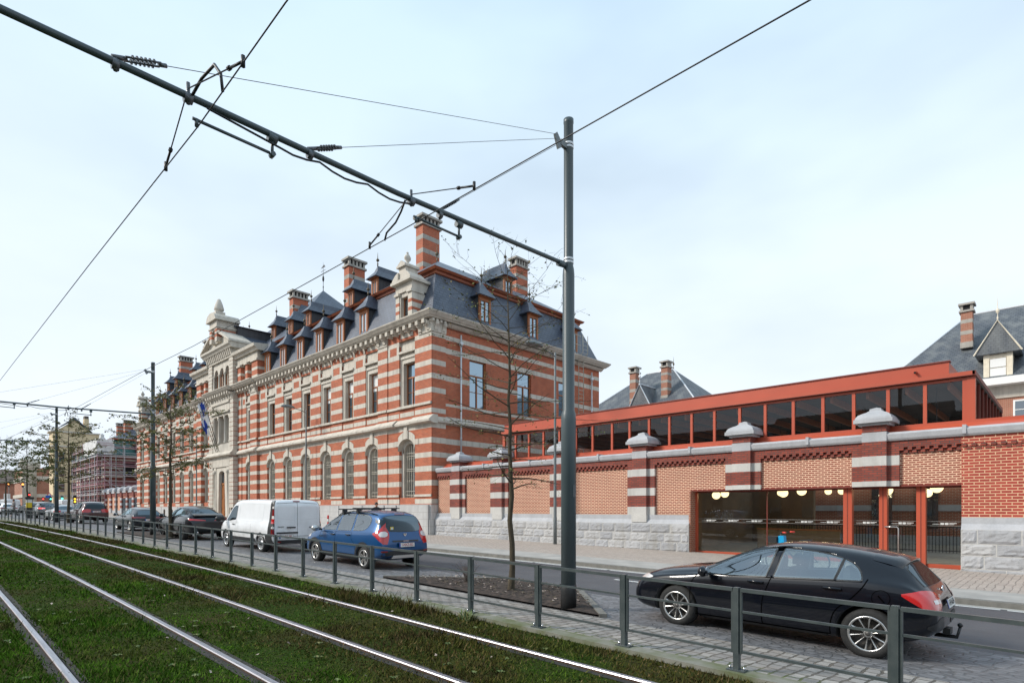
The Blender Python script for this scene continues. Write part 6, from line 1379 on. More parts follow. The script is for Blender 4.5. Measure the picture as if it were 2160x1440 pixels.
for sd in (-1, 1):
    f = c.side(sd)
    for lo, hi in MWIN: loop_trim(t_, f, lo, hi); glass_patch(t_, c, f, lo, hi, 'car_clear')
    seams(t_, c, sd, [smooth([(-1.06, 1.04), (-1.12, .8), (-1.08, .42)], 2), [(-.15, 1.04), (-.17, .7), (-.15, .40)], smooth([(.75, 1.06), (.74, .85), (.95, .7), (1.0, .42)], 2), [(-1.06, .98), (.7, 1.03)]])
    handle(t_, c, sd, -.30, .925, 'plastic_black'); handle(t_, c, sd, .58, .945, 'plastic_black'); mirror_part(t_, -.98, sd * .92, 1.09, sd, 'alloy', 1.15)
    m = MB(); patch(m, f, [(-.98, .225), (1.0, .225)], [(-.98, .40), (1.0, .40)], .014, 0, 18, 3)
    for ax in mpv['axles']: patch(m, f, [(ax - .385 * math.cos(a), .325 + .385 * math.sin(a)) for a in [R(-8 + 196 * k / 24) for k in range(25)]], [(ax - .455 * math.cos(a), .325 + .455 * math.sin(a)) for a in [R(-8 + 196 * k / 24) for k in range(25)]], .012, 0, 28, 2)
    m.build('wheel_arch_trim', 'plastic_black', t_, local=True, fixn=False)
    m = MB(); fc = c.corner(sd, 1.3); patch(m, fc, smooth([(58, 1.015), (50, .93), (42, .80), (38, .74)], 0), [(58, 1.03), (46, 1.13), (38, 1.30), (36, 1.33)], .006, 0, 12, 6); patch(m, fc, [(40, .76), (33, .74), (30, .95), (30.5, 1.0)], [(40, 1.28), (36, 1.22), (31.5, 1.08), (30.8, 1.05)], .006, 0, 12, 6); tl = m.build('tail_light', 'lamp_red', t_, local=True, fixn=False)
    m = MB(); patch(m, fc, [(46, 1.005), (43, .945), (37, .94), (33, .98)], [(46, 1.02), (43, 1.085), (37, 1.10), (33, 1.05)], .010, 0, 12, 5); m.build('lens', 'lamp_clear', tl, local=True, fixn=False)
    m = MB(); fk = lambda p, e, sd=sd: c._off(c.hit((-1.2 - 4 * math.cos(R(p[0])), sd * 4 * math.sin(R(p[0])), p[1]), (math.cos(R(p[0])), -sd * math.sin(R(p[0])), 0)), e); patch(m, fk, [(58, .80), (22, .70)], [(58, .90), (22, .84)], .006, 0, 12, 4); m.build('headlight', 'lamp_clear', t_, local=True, fixn=False)
    RA = [c.roofp((x, sd * y), e) for x, y, e in ((-.42, .60, .0), (-.2, .60, .04), (.5, .60, .055), (1.3, .595, .05), (1.70, .585, .0))]; m = MB(); m.tube(RA, .018, 8, 0); m.build('roof_rail', 'plastic_black', t_, local=True)
    for ax in mpv['axles']: wheel(t_, ax, sd, .872, .325, 'five')
cabin(t_, [(-.02, 1.36, [(-.36, .24), (.36, .24)]), (.85, 1.34, [(-.36, .26), (.36, .26)])], [(-.95, .95), (-.55, .95), (-.6, 1.12), (-.95, 1.13)], .95, (-.42, -.36, 1.1))
for x in (-.05, .75):
    zr = c.roofp((x, .6), 0).z; m = MB(); m.box(x - .04, x + .04, -.80, .80, zr + .12, zr + .15, 0); m.box(x - .06, x + .06, -.66, -.55, zr - .02, zr + .12, 0); m.box(x - .06, x + .06, .55, .66, zr - .02, zr + .12, 0); m.build('roof_bar', 'plastic_black', t_, local=True)
glass_patch(t_, c, c.rear, smooth([(-.69, 1.20), (-.58, 1.10), (0, 1.085), (.58, 1.10), (.69, 1.20)], 1), smooth([(-.68, 1.34), (-.62, 1.50), (0, 1.535), (.62, 1.50), (.68, 1.34)], 1), 'car_glass', name='rear_window', trim='plastic_black')
q = c.rear((-.40, 1.17), .008); m = MB(); m.box(q.x + .0, q.x + .004, -.455, -.345, 1.125, 1.225, 0); m.box(q.x + .004, q.x + .006, -.435, -.365, 1.145, 1.205, 1); st_ = m.build('sticker', ['sign_yellow', 'plate_white'], t_, local=True)
glass_patch(t_, c, c.front, [(-.70, 1.16), (.70, 1.16)], [(-.60, 1.52), (.60, 1.52)], 'car_glass', name='windscreen', trim='plastic_black')
m = MB(); patch(m, c.rear, [(-.17, 1.555), (.17, 1.555)], [(-.17, 1.575), (.17, 1.575)], .008, 0, 6, 1); m.build('brake_light', 'lamp_red_dark', t_, local=True, fixn=False)
m = MB(); patch(m, c.rear, [(-.44, .80), (.44, .80)], [(-.44, .845), (.44, .845)], .012, 0, 12, 2); tb = m.build('tailgate_bar', 'alloy_dark', t_, local=True, fixn=False)
q = c.rear((0, .82), .02); lettering(t_, (q.x + .006, 0, .823), 'L O D G Y', .042, tilt=.15)
q = c.rear((0, .715), .03); plate(t_, (q.x + .02, 0, .715), '1-NXZ-032', tilt=.08, col='ink_red')
q = c.rear((0, 1.0), .01); m = MB(); m.prism([(-.05, 1.035), (.05, 1.035), (.04, .985), (0, .955), (-.04, .985)], 'x', q.x - .01, q.x + .012, 0); em = m.build('emblem', 'chrome', t_, local=True); m = MB(); m.prism([(-.022, 1.03), (.022, 1.03), (.018, 1.0), (0, .985), (-.018, 1.0)], 'x', q.x + .012, q.x + .014, 0); m.build('emblem_inset', 'plastic_black', em, local=True)
m = MB(); patch(m, c.rear, [(-.76, .42), (.76, .42)], [(-.76, .56), (.76, .56)], .012, 0, 16, 3); m.build('bumper_trim', 'plastic_black', t_, local=True, fixn=False)
m = MB(); m.prism([(-.50, .345), (.50, .345), (.42, .43), (-.42, .43)], 'x', 2.12, 2.275, 0); m.build('skid_plate', 'alloy', t_, local=True)
for sd in (-1, 1): m = MB(); patch(m, c.corner(sd, 1.3), [(41, .52), (33, .52)], [(41, .565), (33, .565)], .016, 0, 6, 2); m.build('reflector', 'lamp_red_dark', t_, local=True, fixn=False)
q = c.side(-1)((-1.0, .83), .006); lettering(t_, (-.98, q.y - .002, .84), 'STEPWAY', .062, rotz=0, col='chrome')
finish(t_, -15.85, 9.58); blue_mpv = t_

# ---------------- white van
ST3 = [-2.6, -2.58, -2.5, -2.35, -2.15, -1.95, -1.75, -1.5, -1.25, -1.0, -.8, -.55, -.2, .4, 1.0, 1.6, 2.1, 2.4, 2.52, 2.58, 2.6]
van = dict(ck=.55, L=5.2, st=ST3, paint='paint_white', axles=(-1.67, 1.63), wr=.335, ar=.40,
    top=[(-2.6, .62), (-2.55, .85), (-2.42, 1.02), (-2.1, 1.13), (-1.9, 1.22), (-1.5, 1.50), (-1.1, 1.80), (-.85, 1.91), (-.4, 1.955), (.5, 1.97), (1.8, 1.965), (2.40, 1.955), (2.52, 1.92), (2.57, 1.82), (2.6, 1.70)],
    belt=[(-2.6, .56), (-2.3, .92), (-1.8, 1.06), (-1, 1.12), (0, 1.13), (2.3, 1.13), (2.6, 1.1)],
    W=[(-2.6, .66), (-2.52, .82), (-2.3, .92), (-1.9, .968), (-1, .978), (2.2, .978), (2.45, .965), (2.6, .945)],
    bot=[(-2.6, .30), (-2.2, .25), (2.2, .28), (2.6, .36)], roof=[(-2, .86), (-1.0, .84), (0, .875), (2.0, .875), (2.6, .86)])
c, t_, body = car_root(van, 'delivery_van', 'dusty white panel van with twin rear doors, parked behind the blue car', 'van', 'cars parked along the kerb')
for sd in (-1, 1):
    f = c.side(sd)
    glass_patch(t_, c, f, [(-1.66, 1.11), (-1.3, 1.10), (-.74, 1.16)], smooth([(-1.66, 1.13), (-1.36, 1.42), (-1.08, 1.62), (-.90, 1.69), (-.66, 1.69)], 2), 'car_glass', trim='plastic_black')
    seams(t_, c, sd, [smooth([(-.62, 1.74), (-.66, 1.1), (-.72, .40)], 2), [(.75, 1.02), (.76, .5)], smooth([(-1.72, 1.12), (-1.62, .95), (-1.42, .72), (-1.22, .5), (-1.2, .32)], 2)])
    m = MB()
    for pl in (smooth([(-.42, 1.72), (-.42, 1.20), (-.30, 1.12), (1.6, 1.12), (1.72, 1.22), (1.80, 1.76)], 2), [(-.38, 1.78), (1.80, 1.79)], [(-.5, .62), (2.0, .62)]): ribbon(m, f, pl, .022, .004, n=50)
    m.build('panel_crease', 'paint_white_car', t_, local=True, fixn=False)
    m = MB(); patch(m, f, [(-1.2, .30), (1.18, .31)], [(-1.2, .50), (1.18, .50)], .014, 0, 20, 3); patch(m, f, [(2.05, .35), (2.53, .38)], [(2.05, .64), (2.53, .66)], .014, 0, 10, 3); m.build('side_trim', 'plastic_black', t_, local=True, fixn=False)
    fc = c.corner(sd, 1.6); m = MB(); patch(m, fc, [(57, .62), (41.2, .62)], [(49.5, 1.90), (41.6, 1.90)], .007, 0, 10, 24); lc = m.build('lamp_cluster', 'plastic_black', t_, local=True, fixn=False)
    m = MB()
    def band(z0, z1, mi, a0=46.5): patch(m, fc, [(a0, z0), (41.6, z0)], [(a0 - .2, z1), (41.6, z1)], .012, mi, 8, 5)
    band(.68, .88, 1); band(.90, .97, 2); band(1.08, 1.25, 0, 47.5); band(1.25, 1.36, 2); band(1.36, 1.58, 1); band(1.62, 1.70, 2, 46)
    m.build('tail_light', ['lamp_red', 'lamp_red_dark', 'lamp_clear', 'plastic_black'], lc, local=True, fixn=False)
    handle(t_, c, sd, -.85, .96, 'plastic_black'); mirror_part(t_, -1.62, sd * 1.02, 1.16, sd, 'plastic_black', 1.5)
    m = MB(); fk = lambda p, e, sd=sd: c._off(c.hit((-1.6 - 4 * math.cos(R(p[0])), sd * 4 * math.sin(R(p[0])), p[1]), (math.cos(R(p[0])), -sd * math.sin(R(p[0])), 0)), e); patch(m, fk, [(62, .86), (25, .76)], [(62, 1.0), (25, .95)], .006, 0, 12, 5); m.build('headlight', 'lamp_clear', t_, local=True, fixn=False)
    for ax in van['axles']: wheel(t_, ax, sd, .965, .335, 'steel', rim='paint_silver')
glass_patch(t_, c, c.front, [(-.80, 1.24), (.80, 1.24)], [(-.70, 1.80), (.70, 1.80)], 'car_glass', name='windscreen', trim='plastic_black')
m = MB(); 
for pl in ([(-.02, .50), (-.02, 1.86)], [(-.85, .62), (.85, .62)], [(-.84, 1.80), (.0, 1.85), (.84, 1.80)]): ribbon(m, c.rear, pl, .012, .003, n=20)
m.build('panel_gaps', 'seam', t_, local=True, fixn=False)
m = MB()
for a, b in ((-.76, -.12), (.10, .76)):
    for pl in (smooth([(a, 1.05), (a, 1.68), (a + .06, 1.74), (b - .06, 1.74), (b, 1.68), (b, 1.05)], 2), [(a, 1.28), (b, 1.20)] if a < 0 else [(a, 1.20), (b, 1.26)]): ribbon(m, c.rear, pl, .018, .004, n=40)
m.build('door_crease', 'paint_white_car', t_, local=True, fixn=False)
q = c.rear((-.22, .94), .02); m = MB(); m.box(q.x - .01, q.x + .03, -.42, -.10, .925, .965, 0); m.build('door_handle', 'plastic_black', t_, local=True); m = MB(); patch(m, c.rear, [(-.80, .72), (.0, .72)], [(-.80, .775), (0, .775)], .025, 0, 8, 2); m.build('plate_light_bar', 'plastic_black', t_, local=True, fixn=False)
m = MB(); patch(m, c.rear, [(-.16, 1.87), (.10, 1.87)], [(-.16, 1.905), (.10, 1.905)], .012, 0, 6, 2); m.build('brake_light', 'lamp_red_dark', t_, local=True, fixn=False)
q = c.rear((-.44, .60), .02); plate(t_, (q.x + .008, -.44, .61), '1-VBG-081', col='ink_red')
q = c.rear((-.66, .955), .012); lettering(t_, (q.x, -.64, .955), 'TRAFIC', .075, col='ink_black'); q = c.rear((.60, .93), .012); lettering(t_, (q.x, .60, .93), 'RENAULT', .075, col='ink_black')
m = MB(); patch(m, c.rear, [(-.86, .37), (.86, .37)], [(-.86, .49), (.86, .49)], .02, 0, 14, 2); m.build('rear_bumper', 'plastic_black', t_, local=True, fixn=False)
for sd in (-1, 1): q = c.rear((sd * .72, .42), .024); m = MB(); m.box(q.x - .01, q.x + .012, sd * .72 - .08, sd * .72 + .08, .40, .44, 0); m.build('reflector', 'lamp_red_dark', t_, local=True)
finish(t_, -23.1, 9.72); white_van = t_

# ---------------- black coupe SUV
ST4 = [-2.42, -2.40, -2.32, -2.2, -2.0, -1.75, -1.45, -1.2, -1.0, -.8, -.55, -.25, .05, .4, .8, 1.15, 1.5, 1.8, 2.05, 2.22, 2.33, 2.39, 2.42]
suv = dict(L=4.84, st=ST4, paint='paint_black_blue', axles=(-1.47, 1.43), wr=.365, ar=.415,
    top=[(-2.42, .74), (-2.34, .90), (-2.1, 1.0), (-1.6, 1.07), (-1.2, 1.11), (-.95, 1.16), (-.55, 1.39), (-.15, 1.55), (.2, 1.61), (.6, 1.615), (1.0, 1.57), (1.4, 1.47), (1.8, 1.32), (2.08, 1.19), (2.25, 1.12), (2.34, 1.04), (2.42, .88)],
    belt=[(-2.42, .62), (-2.1, .86), (-1.5, .96), (-.8, 1.01), (.4, 1.05), (1.4, 1.09), (2.0, 1.07), (2.3, .98), (2.42, .80)],
    W=[(-2.42, .66), (-2.35, .80), (-2.1, .91), (-1.6, .955), (-.6, .945), (.6, .945), (1.4, .965), (1.9, .945), (2.2, .89), (2.36, .81), (2.42, .74)],
    bot=[(-2.42, .38), (-2, .27), (1.6, .27), (2.2, .38), (2.42, .50)], roof=[(-1, .76), (-.2, .66), (.5, .64), (1.4, .60), (2.0, .62), (2.3, .70)])
def basic_car(sp, label, side_wins, rear_lo, rear_hi, lights, group='cars parked along the kerb', wheel_style='dark', rim='alloy_dark', front_z=(1.15, 1.5), name='parked_car', cat='car', plate_txt=None, plate_z=.78, tl='lamp_red', cap=None, glass='car_glass'):
    c, t_, body = car_root(sp, name, label, cat, group)
    for sd in (-1, 1):
        f = c.side(sd)
        for lo, hi in side_wins: glass_patch(t_, c, f, lo, hi, glass, trim='plastic_black', n=14, m_=5)
        w0 = side_wins[0][0][0][0]; we = side_wins[0][0][-1][0] + .06; b0 = side_wins[0][0][0][1]
        seams(t_, c, sd, [[(w0 - .1, b0 - .05), (w0 - .16, .42)], [(we, b0 - .03), (we - .02, .42)]]); handle(t_, c, sd, we - .2, b0 - .13, sp['paint']); mirror_part(t_, w0 + .10, sd * (interp(sp['W'], w0) + .03), b0 + .05, sd, sp['paint'], 1.1)
        m = MB(); fc = c.corner(sd, sp['L'] / 2 - .95); patch(m, fc, lights[0], lights[1], .006, 0, 14, 5); m.build('tail_light', tl, t_, local=True, fixn=False)
        m = MB(); patch(m, f, [(sp['axles'][0] + .5, sp['wr'] - .06), (sp['axles'][1] - .5, sp['wr'] - .06)], [(sp['axles'][0] + .5, sp['wr'] + .04), (sp['axles'][1] - .5, sp['wr'] + .04)], .01, 0, 12, 2); m.build('sill_trim', 'plastic_black', t_, local=True, fixn=False)
        m = MB(); fk = lambda p, e, sd=sd: c._off(c.hit((-1.4 - 4 * math.cos(R(p[0])), sd * 4 * math.sin(R(p[0])), p[1]), (math.cos(R(p[0])), -sd * math.sin(R(p[0])), 0)), e); hz = interp(sp['belt'], -2.05) - .08; patch(m, fk, [(55, hz - .02), (22, hz - .06)], [(55, hz + .06), (22, hz + .05)], .006, 0, 10, 3); m.build('headlight', 'lamp_clear', t_, local=True, fixn=False)
        for ax in sp['axles']: wheel(t_, ax, sd, interp(sp['W'], ax) - .008, sp['wr'], wheel_style, rim=rim)
    glass_patch(t_, c, c.rear, rear_lo, rear_hi, 'car_glass', name='rear_window', trim='plastic_black', n=14, m_=6); glass_patch(t_, c, c.front, [(-.68, front_z[0]), (.68, front_z[0])], [(-.58, front_z[1]), (.58, front_z[1])], 'car_glass', name='windscreen', trim='plastic_black', n=12, m_=5)
    if plate_txt: q = c.rear((0, plate_z), .02); plate(t_, (q.x + .012, 0, plate_z), plate_txt, tilt=.1, col='ink_red')
    m = MB(); zb = sp['wr'] + .06; patch(m, c.rear, [(-.7, zb), (.7, zb)], [(-.7, zb + .12), (.7, zb + .12)], .012, 0, 10, 2); m.build('bumper_trim', 'plastic_black', t_, local=True, fixn=False)
    return c, t_
c, t_ = basic_car(suv, 'glossy black coupe-backed SUV with slim red tail lights, parked left of the white van', [([(-.85, 1.07), (.02, 1.10)], smooth([(-.85, 1.09), (-.5, 1.31), (-.2, 1.43), (.06, 1.49)], 2)), ([(.14, 1.105), (.90, 1.13)], [(.18, 1.495), (.5, 1.49), (.90, 1.42)]), ([(.96, 1.135), (1.45, 1.16)], smooth([(.96, 1.405), (1.2, 1.35), (1.45, 1.20)], 2))],
    [(-.60, 1.13), (.60, 1.13)], [(-.54, 1.42), (0, 1.45), (.54, 1.42)], ([(50, .955), (30, .93), (12, .925)], [(50, 1.03), (30, 1.00), (12, .955)]), wheel_style='dark', glass='car_glass_light')
m = MB(); P = [[(1.95, y, 1.265), (2.22, y * .98, 1.175), (2.30, y * .96, 1.165), (2.26, y * .96, 1.14)] for y in [-.66 + 1.32 * i / 12 for i in range(13)]]; m.grid(P, 0); m.build('boot_spoiler', 'paint_black_blue', t_, local=True)
for sd in (-1, 1): m = MB(); m.box(-.85, .75, sd * .90 - .05, sd * .90 + .05, .30, .34, 0); m.build('running_board', 'alloy', t_, local=True); m = MB(); m.lathe((2.30, sd * .55, .38), [(.055, 0), (.055, .1), (.03, .1)], 12, 0, axis='x'); m.build('exhaust', 'chrome', t_, local=True)
finish(t_, -31.3, 9.6); 
# ---------------- small graphite hatch
hatch2 = dict(hatch, paint='paint_graphite', cab=[])
HW = [([(-.78, .91), (.13, .94)], smooth([(-.78, .93), (-.5, 1.11), (-.2, 1.245), (.18, 1.325)], 2)), ([(.25, .945), (1.0, .985)], [(.30, 1.33), (.7, 1.31), (1.02, 1.26)]), ([(1.06, .99), (1.30, 1.0)], smooth([(1.08, 1.245), (1.2, 1.20), (1.32, 1.03)], 1))]
HR = ([(-.58, .97), (.58, .97)], [(-.52, 1.21), (0, 1.23), (.52, 1.21)])
c, t_ = basic_car(hatch2, 'dark graphite small hatchback, its tail behind the second catenary pole', HW, HR[0], HR[1], ([(55, .80), (35, .77), (14, .78)], [(55, .85), (35, .875), (14, .86)]), wheel_style='five', rim='alloy', front_z=(1.03, 1.33), tl='lamp_red_dark', plate_txt='1-DVX-417', plate_z=.68, glass='car_glass_light')
finish(t_, -41.3, 9.9)
# ---------------- maroon SUV, silver car, distant traffic
suv2 = dict(L=4.6, st=ST2, paint='paint_maroon', axles=(-1.38, 1.34), wr=.36, ar=.41,
    top=[(-2.25, .80), (-2.1, .98), (-1.6, 1.06), (-1.25, 1.12), (-.8, 1.38), (-.4, 1.58), (.0, 1.68), (.6, 1.71), (1.3, 1.69), (1.75, 1.64), (1.95, 1.56), (2.08, 1.28), (2.17, 1.05), (2.25, .82)],
    belt=[(-2.25, .62), (-2, .86), (-1.4, .98), (-.5, 1.03), (.8, 1.07), (1.7, 1.09), (2.05, 1.02), (2.25, .75)],
    W=[(-2.25, .64), (-2.15, .80), (-1.9, .88), (-1.3, .915), (1.2, .915), (1.8, .90), (2.1, .85), (2.25, .78)],
    bot=[(-2.25, .40), (-1.9, .28), (1.8, .28), (2.25, .46)], roof=[(-1, .76), (-.2, .68), (1.2, .66), (1.9, .64), (2.2, .70)])
SW = [([(-.98, 1.09), (-.1, 1.11)], smooth([(-.98, 1.11), (-.6, 1.38), (-.12, 1.56)], 2)), ([(.02, 1.115), (.75, 1.135)], [(.06, 1.575), (.75, 1.56)]), ([(.84, 1.14), (1.5, 1.19)], [(.84, 1.555), (1.3, 1.52), (1.55, 1.36)])]
SR = ([(-.68, 1.13), (.68, 1.13)], [(-.62, 1.54), (0, 1.58), (.62, 1.54)])
c, t_ = basic_car(suv2, 'dark maroon SUV with roof rails, parked behind the graphite hatchback', SW, SR[0], SR[1], ([(52, .90), (30, .86), (22, .9)], [(52, 1.04), (36, 1.14), (22, 1.10)]), wheel_style='five', rim='alloy', front_z=(1.16, 1.55), plate_txt='1-KBT-562', plate_z=.93)
for sd in (-1, 1): m = MB(); m.tube([c.roofp((x, sd * .62), e) for x, e in ((-.3, 0), (-.1, .05), (1.2, .05), (1.6, 0))], .02, 6, 0); m.build('roof_rail', 'alloy', t_, local=True)
finish(t_, -55.6, 10.35)
silver = dict(hatch, paint='paint_silver', cab=[]); 
c, t_ = basic_car(silver, 'silver hatchback half hidden behind the slim distant pole', HW, HR[0], HR[1], ([(55, .76), (35, .74), (24, .74)], [(55, .85), (35, .90), (24, .90)]), wheel_style='five', rim='alloy', front_z=(1.03, 1.33), plate_txt='1-SGA-290', plate_z=.72)
finish(t_, -64.5, 10.3); SILVER = t_
grey = dict(suv, paint='paint_grey')
c, t_ = basic_car(grey, 'dark grey car with glowing brake lights, queuing beside the parking meter', [([(-.85, 1.07), (.02, 1.10)], smooth([(-.85, 1.09), (-.2, 1.43), (.06, 1.49)], 2)), ([(.14, 1.105), (.90, 1.13)], [(.18, 1.495), (.90, 1.42)])], [(-.60, 1.13), (.60, 1.13)], [(-.54, 1.42), (.54, 1.42)], ([(45, .95), (20, .93)], [(45, 1.03), (20, 1.01)]), group='cars queuing at the far lights', name='queuing_car', tl='lamp_red_lit')
finish(t_, -73.5, 10.6)
GREY = t_
def copycar(src, x, oy, label, name, group, paint_=None, lights=None):
    o = dup(src, label=label); o['group'] = group; o.name = name
    if paint_:
        for ch in o.children:
            if ch.name.startswith('body'):
                ch.data = ch.data.copy(); ch.data.materials[0] = MATS[paint_]
            if lights and ch.name.startswith('tail_light'): ch.data = ch.data.copy(); ch.data.materials[0] = MATS[lights]
            if paint_ and ch.name.startswith(('number_plate',)): 
                for k in list(ch.children): bpy.data.objects.remove(k)
    finish(o, x, oy); return o
copycar(SILVER, -84, 13.0, 'grey hatchback with orange-lit tail lights left of the parking meter', 'queuing_car', 'cars queuing at the far lights', 'paint_grey', 'lamp_orange_lit')
copycar(GREY, -93, 13.2, 'small white estate car, second in the far queue at the left edge', 'queuing_car', 'cars queuing at the far lights', 'paint_white_car', 'lamp_red_dark')
copycar(SILVER, -97, 10.2, 'white hatchback at the far left edge, beside the walking woman', 'queuing_car', 'cars queuing at the far lights', 'paint_white_car', 'lamp_red_dark')
copycar(GREY, -104, 13.6, 'distant dark car with red lights beyond the parking meter', 'queuing_car', 'cars queuing at the far lights', 'paint_black_blue', 'lamp_red_lit')
def copyvan(x, oy, label): 
    o = dup(white_van, label=label); o['group'] = 'cars queuing at the far lights'; o.name = 'distant_van'
    for ch in list(o.children):
        if ch.name.startswith(('number_plate', 'lettering')):
            for k in list(ch.children): bpy.data.objects.remove(k)
            bpy.data.objects.remove(ch)
    finish(o, x, oy)
copyvan(-112, 12.0, 'low white van at the very left edge of the street'); copyvan(-108, 18.0, 'tall white van far down the street beyond the parking meter')
# ================================================================ globe lamps
for i, (x, y, z, r, lab) in enumerate([(-10.55, 22.9, 2.42, .165, 'leftmost round glowing lamp in the entrance hall, low at the left window corner'), (-10.5, 23.6, 2.50, .165, 'second round glowing lamp from the left, touching the leftmost one'),
        (-10.0, 28.6, 2.62, .15, 'small round lamp deep in the hall, left of the middle'), (-7.9, 22.9, 2.46, .165, 'round glowing lamp right of the thin window joint'), (-7.25, 22.9, 2.52, .165, 'round glowing lamp in the right half of the large pane, fourth from the left'),
        (-8.1, 29.2, 2.66, .15, 'small round lamp deep in the hall, just left of the red door frame'), (-7.55, 29.2, 2.66, .15, 'small round lamp seen between the two left red frames'), (-4.55, 23.0, 2.50, .175, 'round glowing lamp above the door handle'),
        (-3.18, 23.0, 2.56, .185, 'large round glowing lamp in the rightmost pane'), (-3.75, 25.2, 2.42, .15, 'small round lamp under the large one in the rightmost pane')]): globe(x, y, z, r, lab)

# ================================================================ flags on the balcony
def flag(xb, lean, cols, label, L):
    base = Vector((xb, 20.55, 7.45)); tip = base + Vector((lean, -1.25, 5.0)); d = (tip - base).normalized()
    t_ = thing('flagpole', label, 'flag', tuple(base), 'flagpoles leaning out over the entrance')
    m = MB(); m.tube([base, tip], .03, 8, 0); m.lathe(tuple(tip), [(.02, 0), (.05, .05), (.02, .1)], 8, 0); m.build('pole', 'black_iron', t_)
    m = MB(); P = []; n = 16; k = 10
    for i in range(n + 1):
        row = []
        for j in range(k + 1):
            u, v = i / n, j / k; p = tip - d * (.1 + 2.0 * u * (1 - .25 * v)) ; sag = Vector((0.10 * math.sin(9 * u + 4 * v + xb) * v + .10 * v, -.10 * v + .09 * math.sin(14 * v + 3 * u), -(.35 + L * u) * v)); row.append(p + sag + Vector((.22 * v * u, 0, 0)))
        P.append(row)
    for i in range(n):
        for j in range(k):
            mi = cols(i / n, j / k); m.face([P[i][j], P[i][j + 1], P[i + 1][j + 1], P[i + 1][j]], mi, True)
    m.build('flag', ['flag_white', 'flag_blue'], t_, fixn=False)
flag(-60.95, -1.1, lambda u, v: 1 if (u > .62 and v > .75) else 0, 'mostly white flag on the left pole above the entrance door', 1.3)
flag(-60.55, -.75, lambda u, v: 0 if ((u - .42) ** 2 / .03 + (v - .5) ** 2 / .06 < 1 and (u - .36) ** 2 / .012 + (v - .55) ** 2 / .03 > 1) else 1, 'blue flag with a white emblem on the middle pole above the entrance door', 1.5)
flag(-60.15, -.55, lambda u, v: 1 if v > .72 and u < .7 else 0, 'white flag with blue edge on the right pole above the entrance door', 1.8)

# ================================================================ left background
lw = thing('boundary_wall', 'distant red brick street wall with rounded caps between the striped building and the scaffolding', 'wall', (-103, 21.4, 0))
YB_ = YB
lw.scale = (1, 1, .86)
def far_wall():
    x0, x1 = -116.0, XL - .1; m = MB(); g = 1.0
    m.box(x0, x1, 21.45, 21.9, 0, 1.9, 2); m.box(x0, x1, 21.5, 21.9, 1.9, 4.4, 1); m.box(x0, x1, 21.42, 21.9, 4.4, 5.0, 0); m.build('wall', ['brick_dark', 'panel_pink', 'bluestone'], lw)
    m = MB(); m.box(x0, x1, 21.3, 22.0, 5.0, 5.3, 0); m.build('coping', 'bluestone', lw)
    for i in range(6):
        p = x0 + 2 + i * 3.5; m = MB()
        for z0, z1, k in ((1.4, 2.3, 1), (2.3, 2.8, 0), (2.8, 3.2, 1), (3.2, 3.7, 0), (3.7, 4.1, 1), (4.1, 5.2, 0)): m.box(p - .5, p + .5, 21.28 - .004 * k, 21.6, z0, z1, k)
        m.box(p - .75, p + .75, 21.0, 22.4, 5.3, 5.55, 1); m.lathe((p, 21.65, 5.55), [(.95, 0), (.8, .25), (.45, .42), (.1, .6)], 4, 1, smooth=False); m.build('pillar_cap', ['brick_dark', 'bluestone'], lw)
    m = MB(); m.box(XL - 9.5, XL - .6, 21.40, 21.46, 1.0, 4.0, 0); m.build('window', 'far_glass', lw)
    m = MB(); m.box(XL - 9.7, XL - 9.4, 21.36, 21.5, 1.0, 4.1, 0); m.box(XL - 9.7, XL - .4, 21.36, 21.5, 4.0, 4.15, 0); m.build('window_frame', 'terracotta_dark', lw)
far_wall()
sb = thing('brick_building', 'slate-roofed brick building under repair behind scaffolding, beyond the striped building', 'building', (-125, 22, 1))
SX = -115.5; sb.scale = (1, 1, .75)
m = MB()
for i in range(14):
    z0 = 1.0 + i * .95; m.box(-140, SX, 21.5, 40, z0, z0 + .6, 0); m.box(-140.01, SX + .01, 21.49, 40.01, z0 + .6, z0 + .95, 1)
m.build('wall', ['brick_dark', 'stone'], sb)
m = MB(); m.frustum(-140.3, SX + .3, 21.2, 40.3, 14.3, -138, SX - 2.0, 23.4, 38, 18.2, 0); m.build('mansard', 'netting_green', sb)
m = MB(); m.frustum(-138.4, SX - 1.6, 23.0, 38.4, 18.2, -129, SX - 10, 30.5, 31, 24.2, 0); m.build('roof', 'slate', sb)
m = MB(); m.box(-138.6, SX - 1.4, 22.8, 38.6, 17.9, 18.25, 0); m.build('eaves_cornice', 'cornice_red', sb)
for (x, y, zt) in ((-119.5, 27.5, 22.6), (-121.5, 25.6, 23.4), (-127, 25.6, 23.4)): chimney(x - .9, x, y, y + 1.6, 18.0, zt, parent=sb)
for y in (26.5, 31, 35.5):
    m = MB(); m.box(SX - 1.2, SX + .06, y - .6, y + .6, 15.0, 16.8, 1); m.box(SX - 1.4, SX + .3, y - .9, y + .9, 16.8, 17.0, 0); m.build('dormer', ['wood', 'dark_void'], sb)
for y in (25, 29, 33): 
    for z0 in (3.4, 9.2): m = MB(); m.box(SX - .1, SX + .02, y - .8, y + .8, z0, z0 + 3.2, 0); m.build('window', 'dark_void', sb)
for x in (-119, -123, -127, -131, -135):
    for z0 in (3.4, 9.2): m = MB(); m.box(x - .8, x + .8, 21.46, 21.6, z0, z0 + 3.2, 0); m.build('window', 'dark_void', sb)
m = MB(); m.lathe((SX - 2.5, 21.6, 16.0), [(.9, 0), (.9, 1.2), (.7, 1.6), (.5, 2.0), (.25, 2.5), (.35, 2.8), (.05, 3.2)], 8, 0); m.build('wrapped_finial', 'tarp_white', sb)
sf = thing('scaffold', 'scaffolding of pale and pink tubes with planks and white sheeting round the distant building corner', 'scaffold', (-118, 20.5, 1))
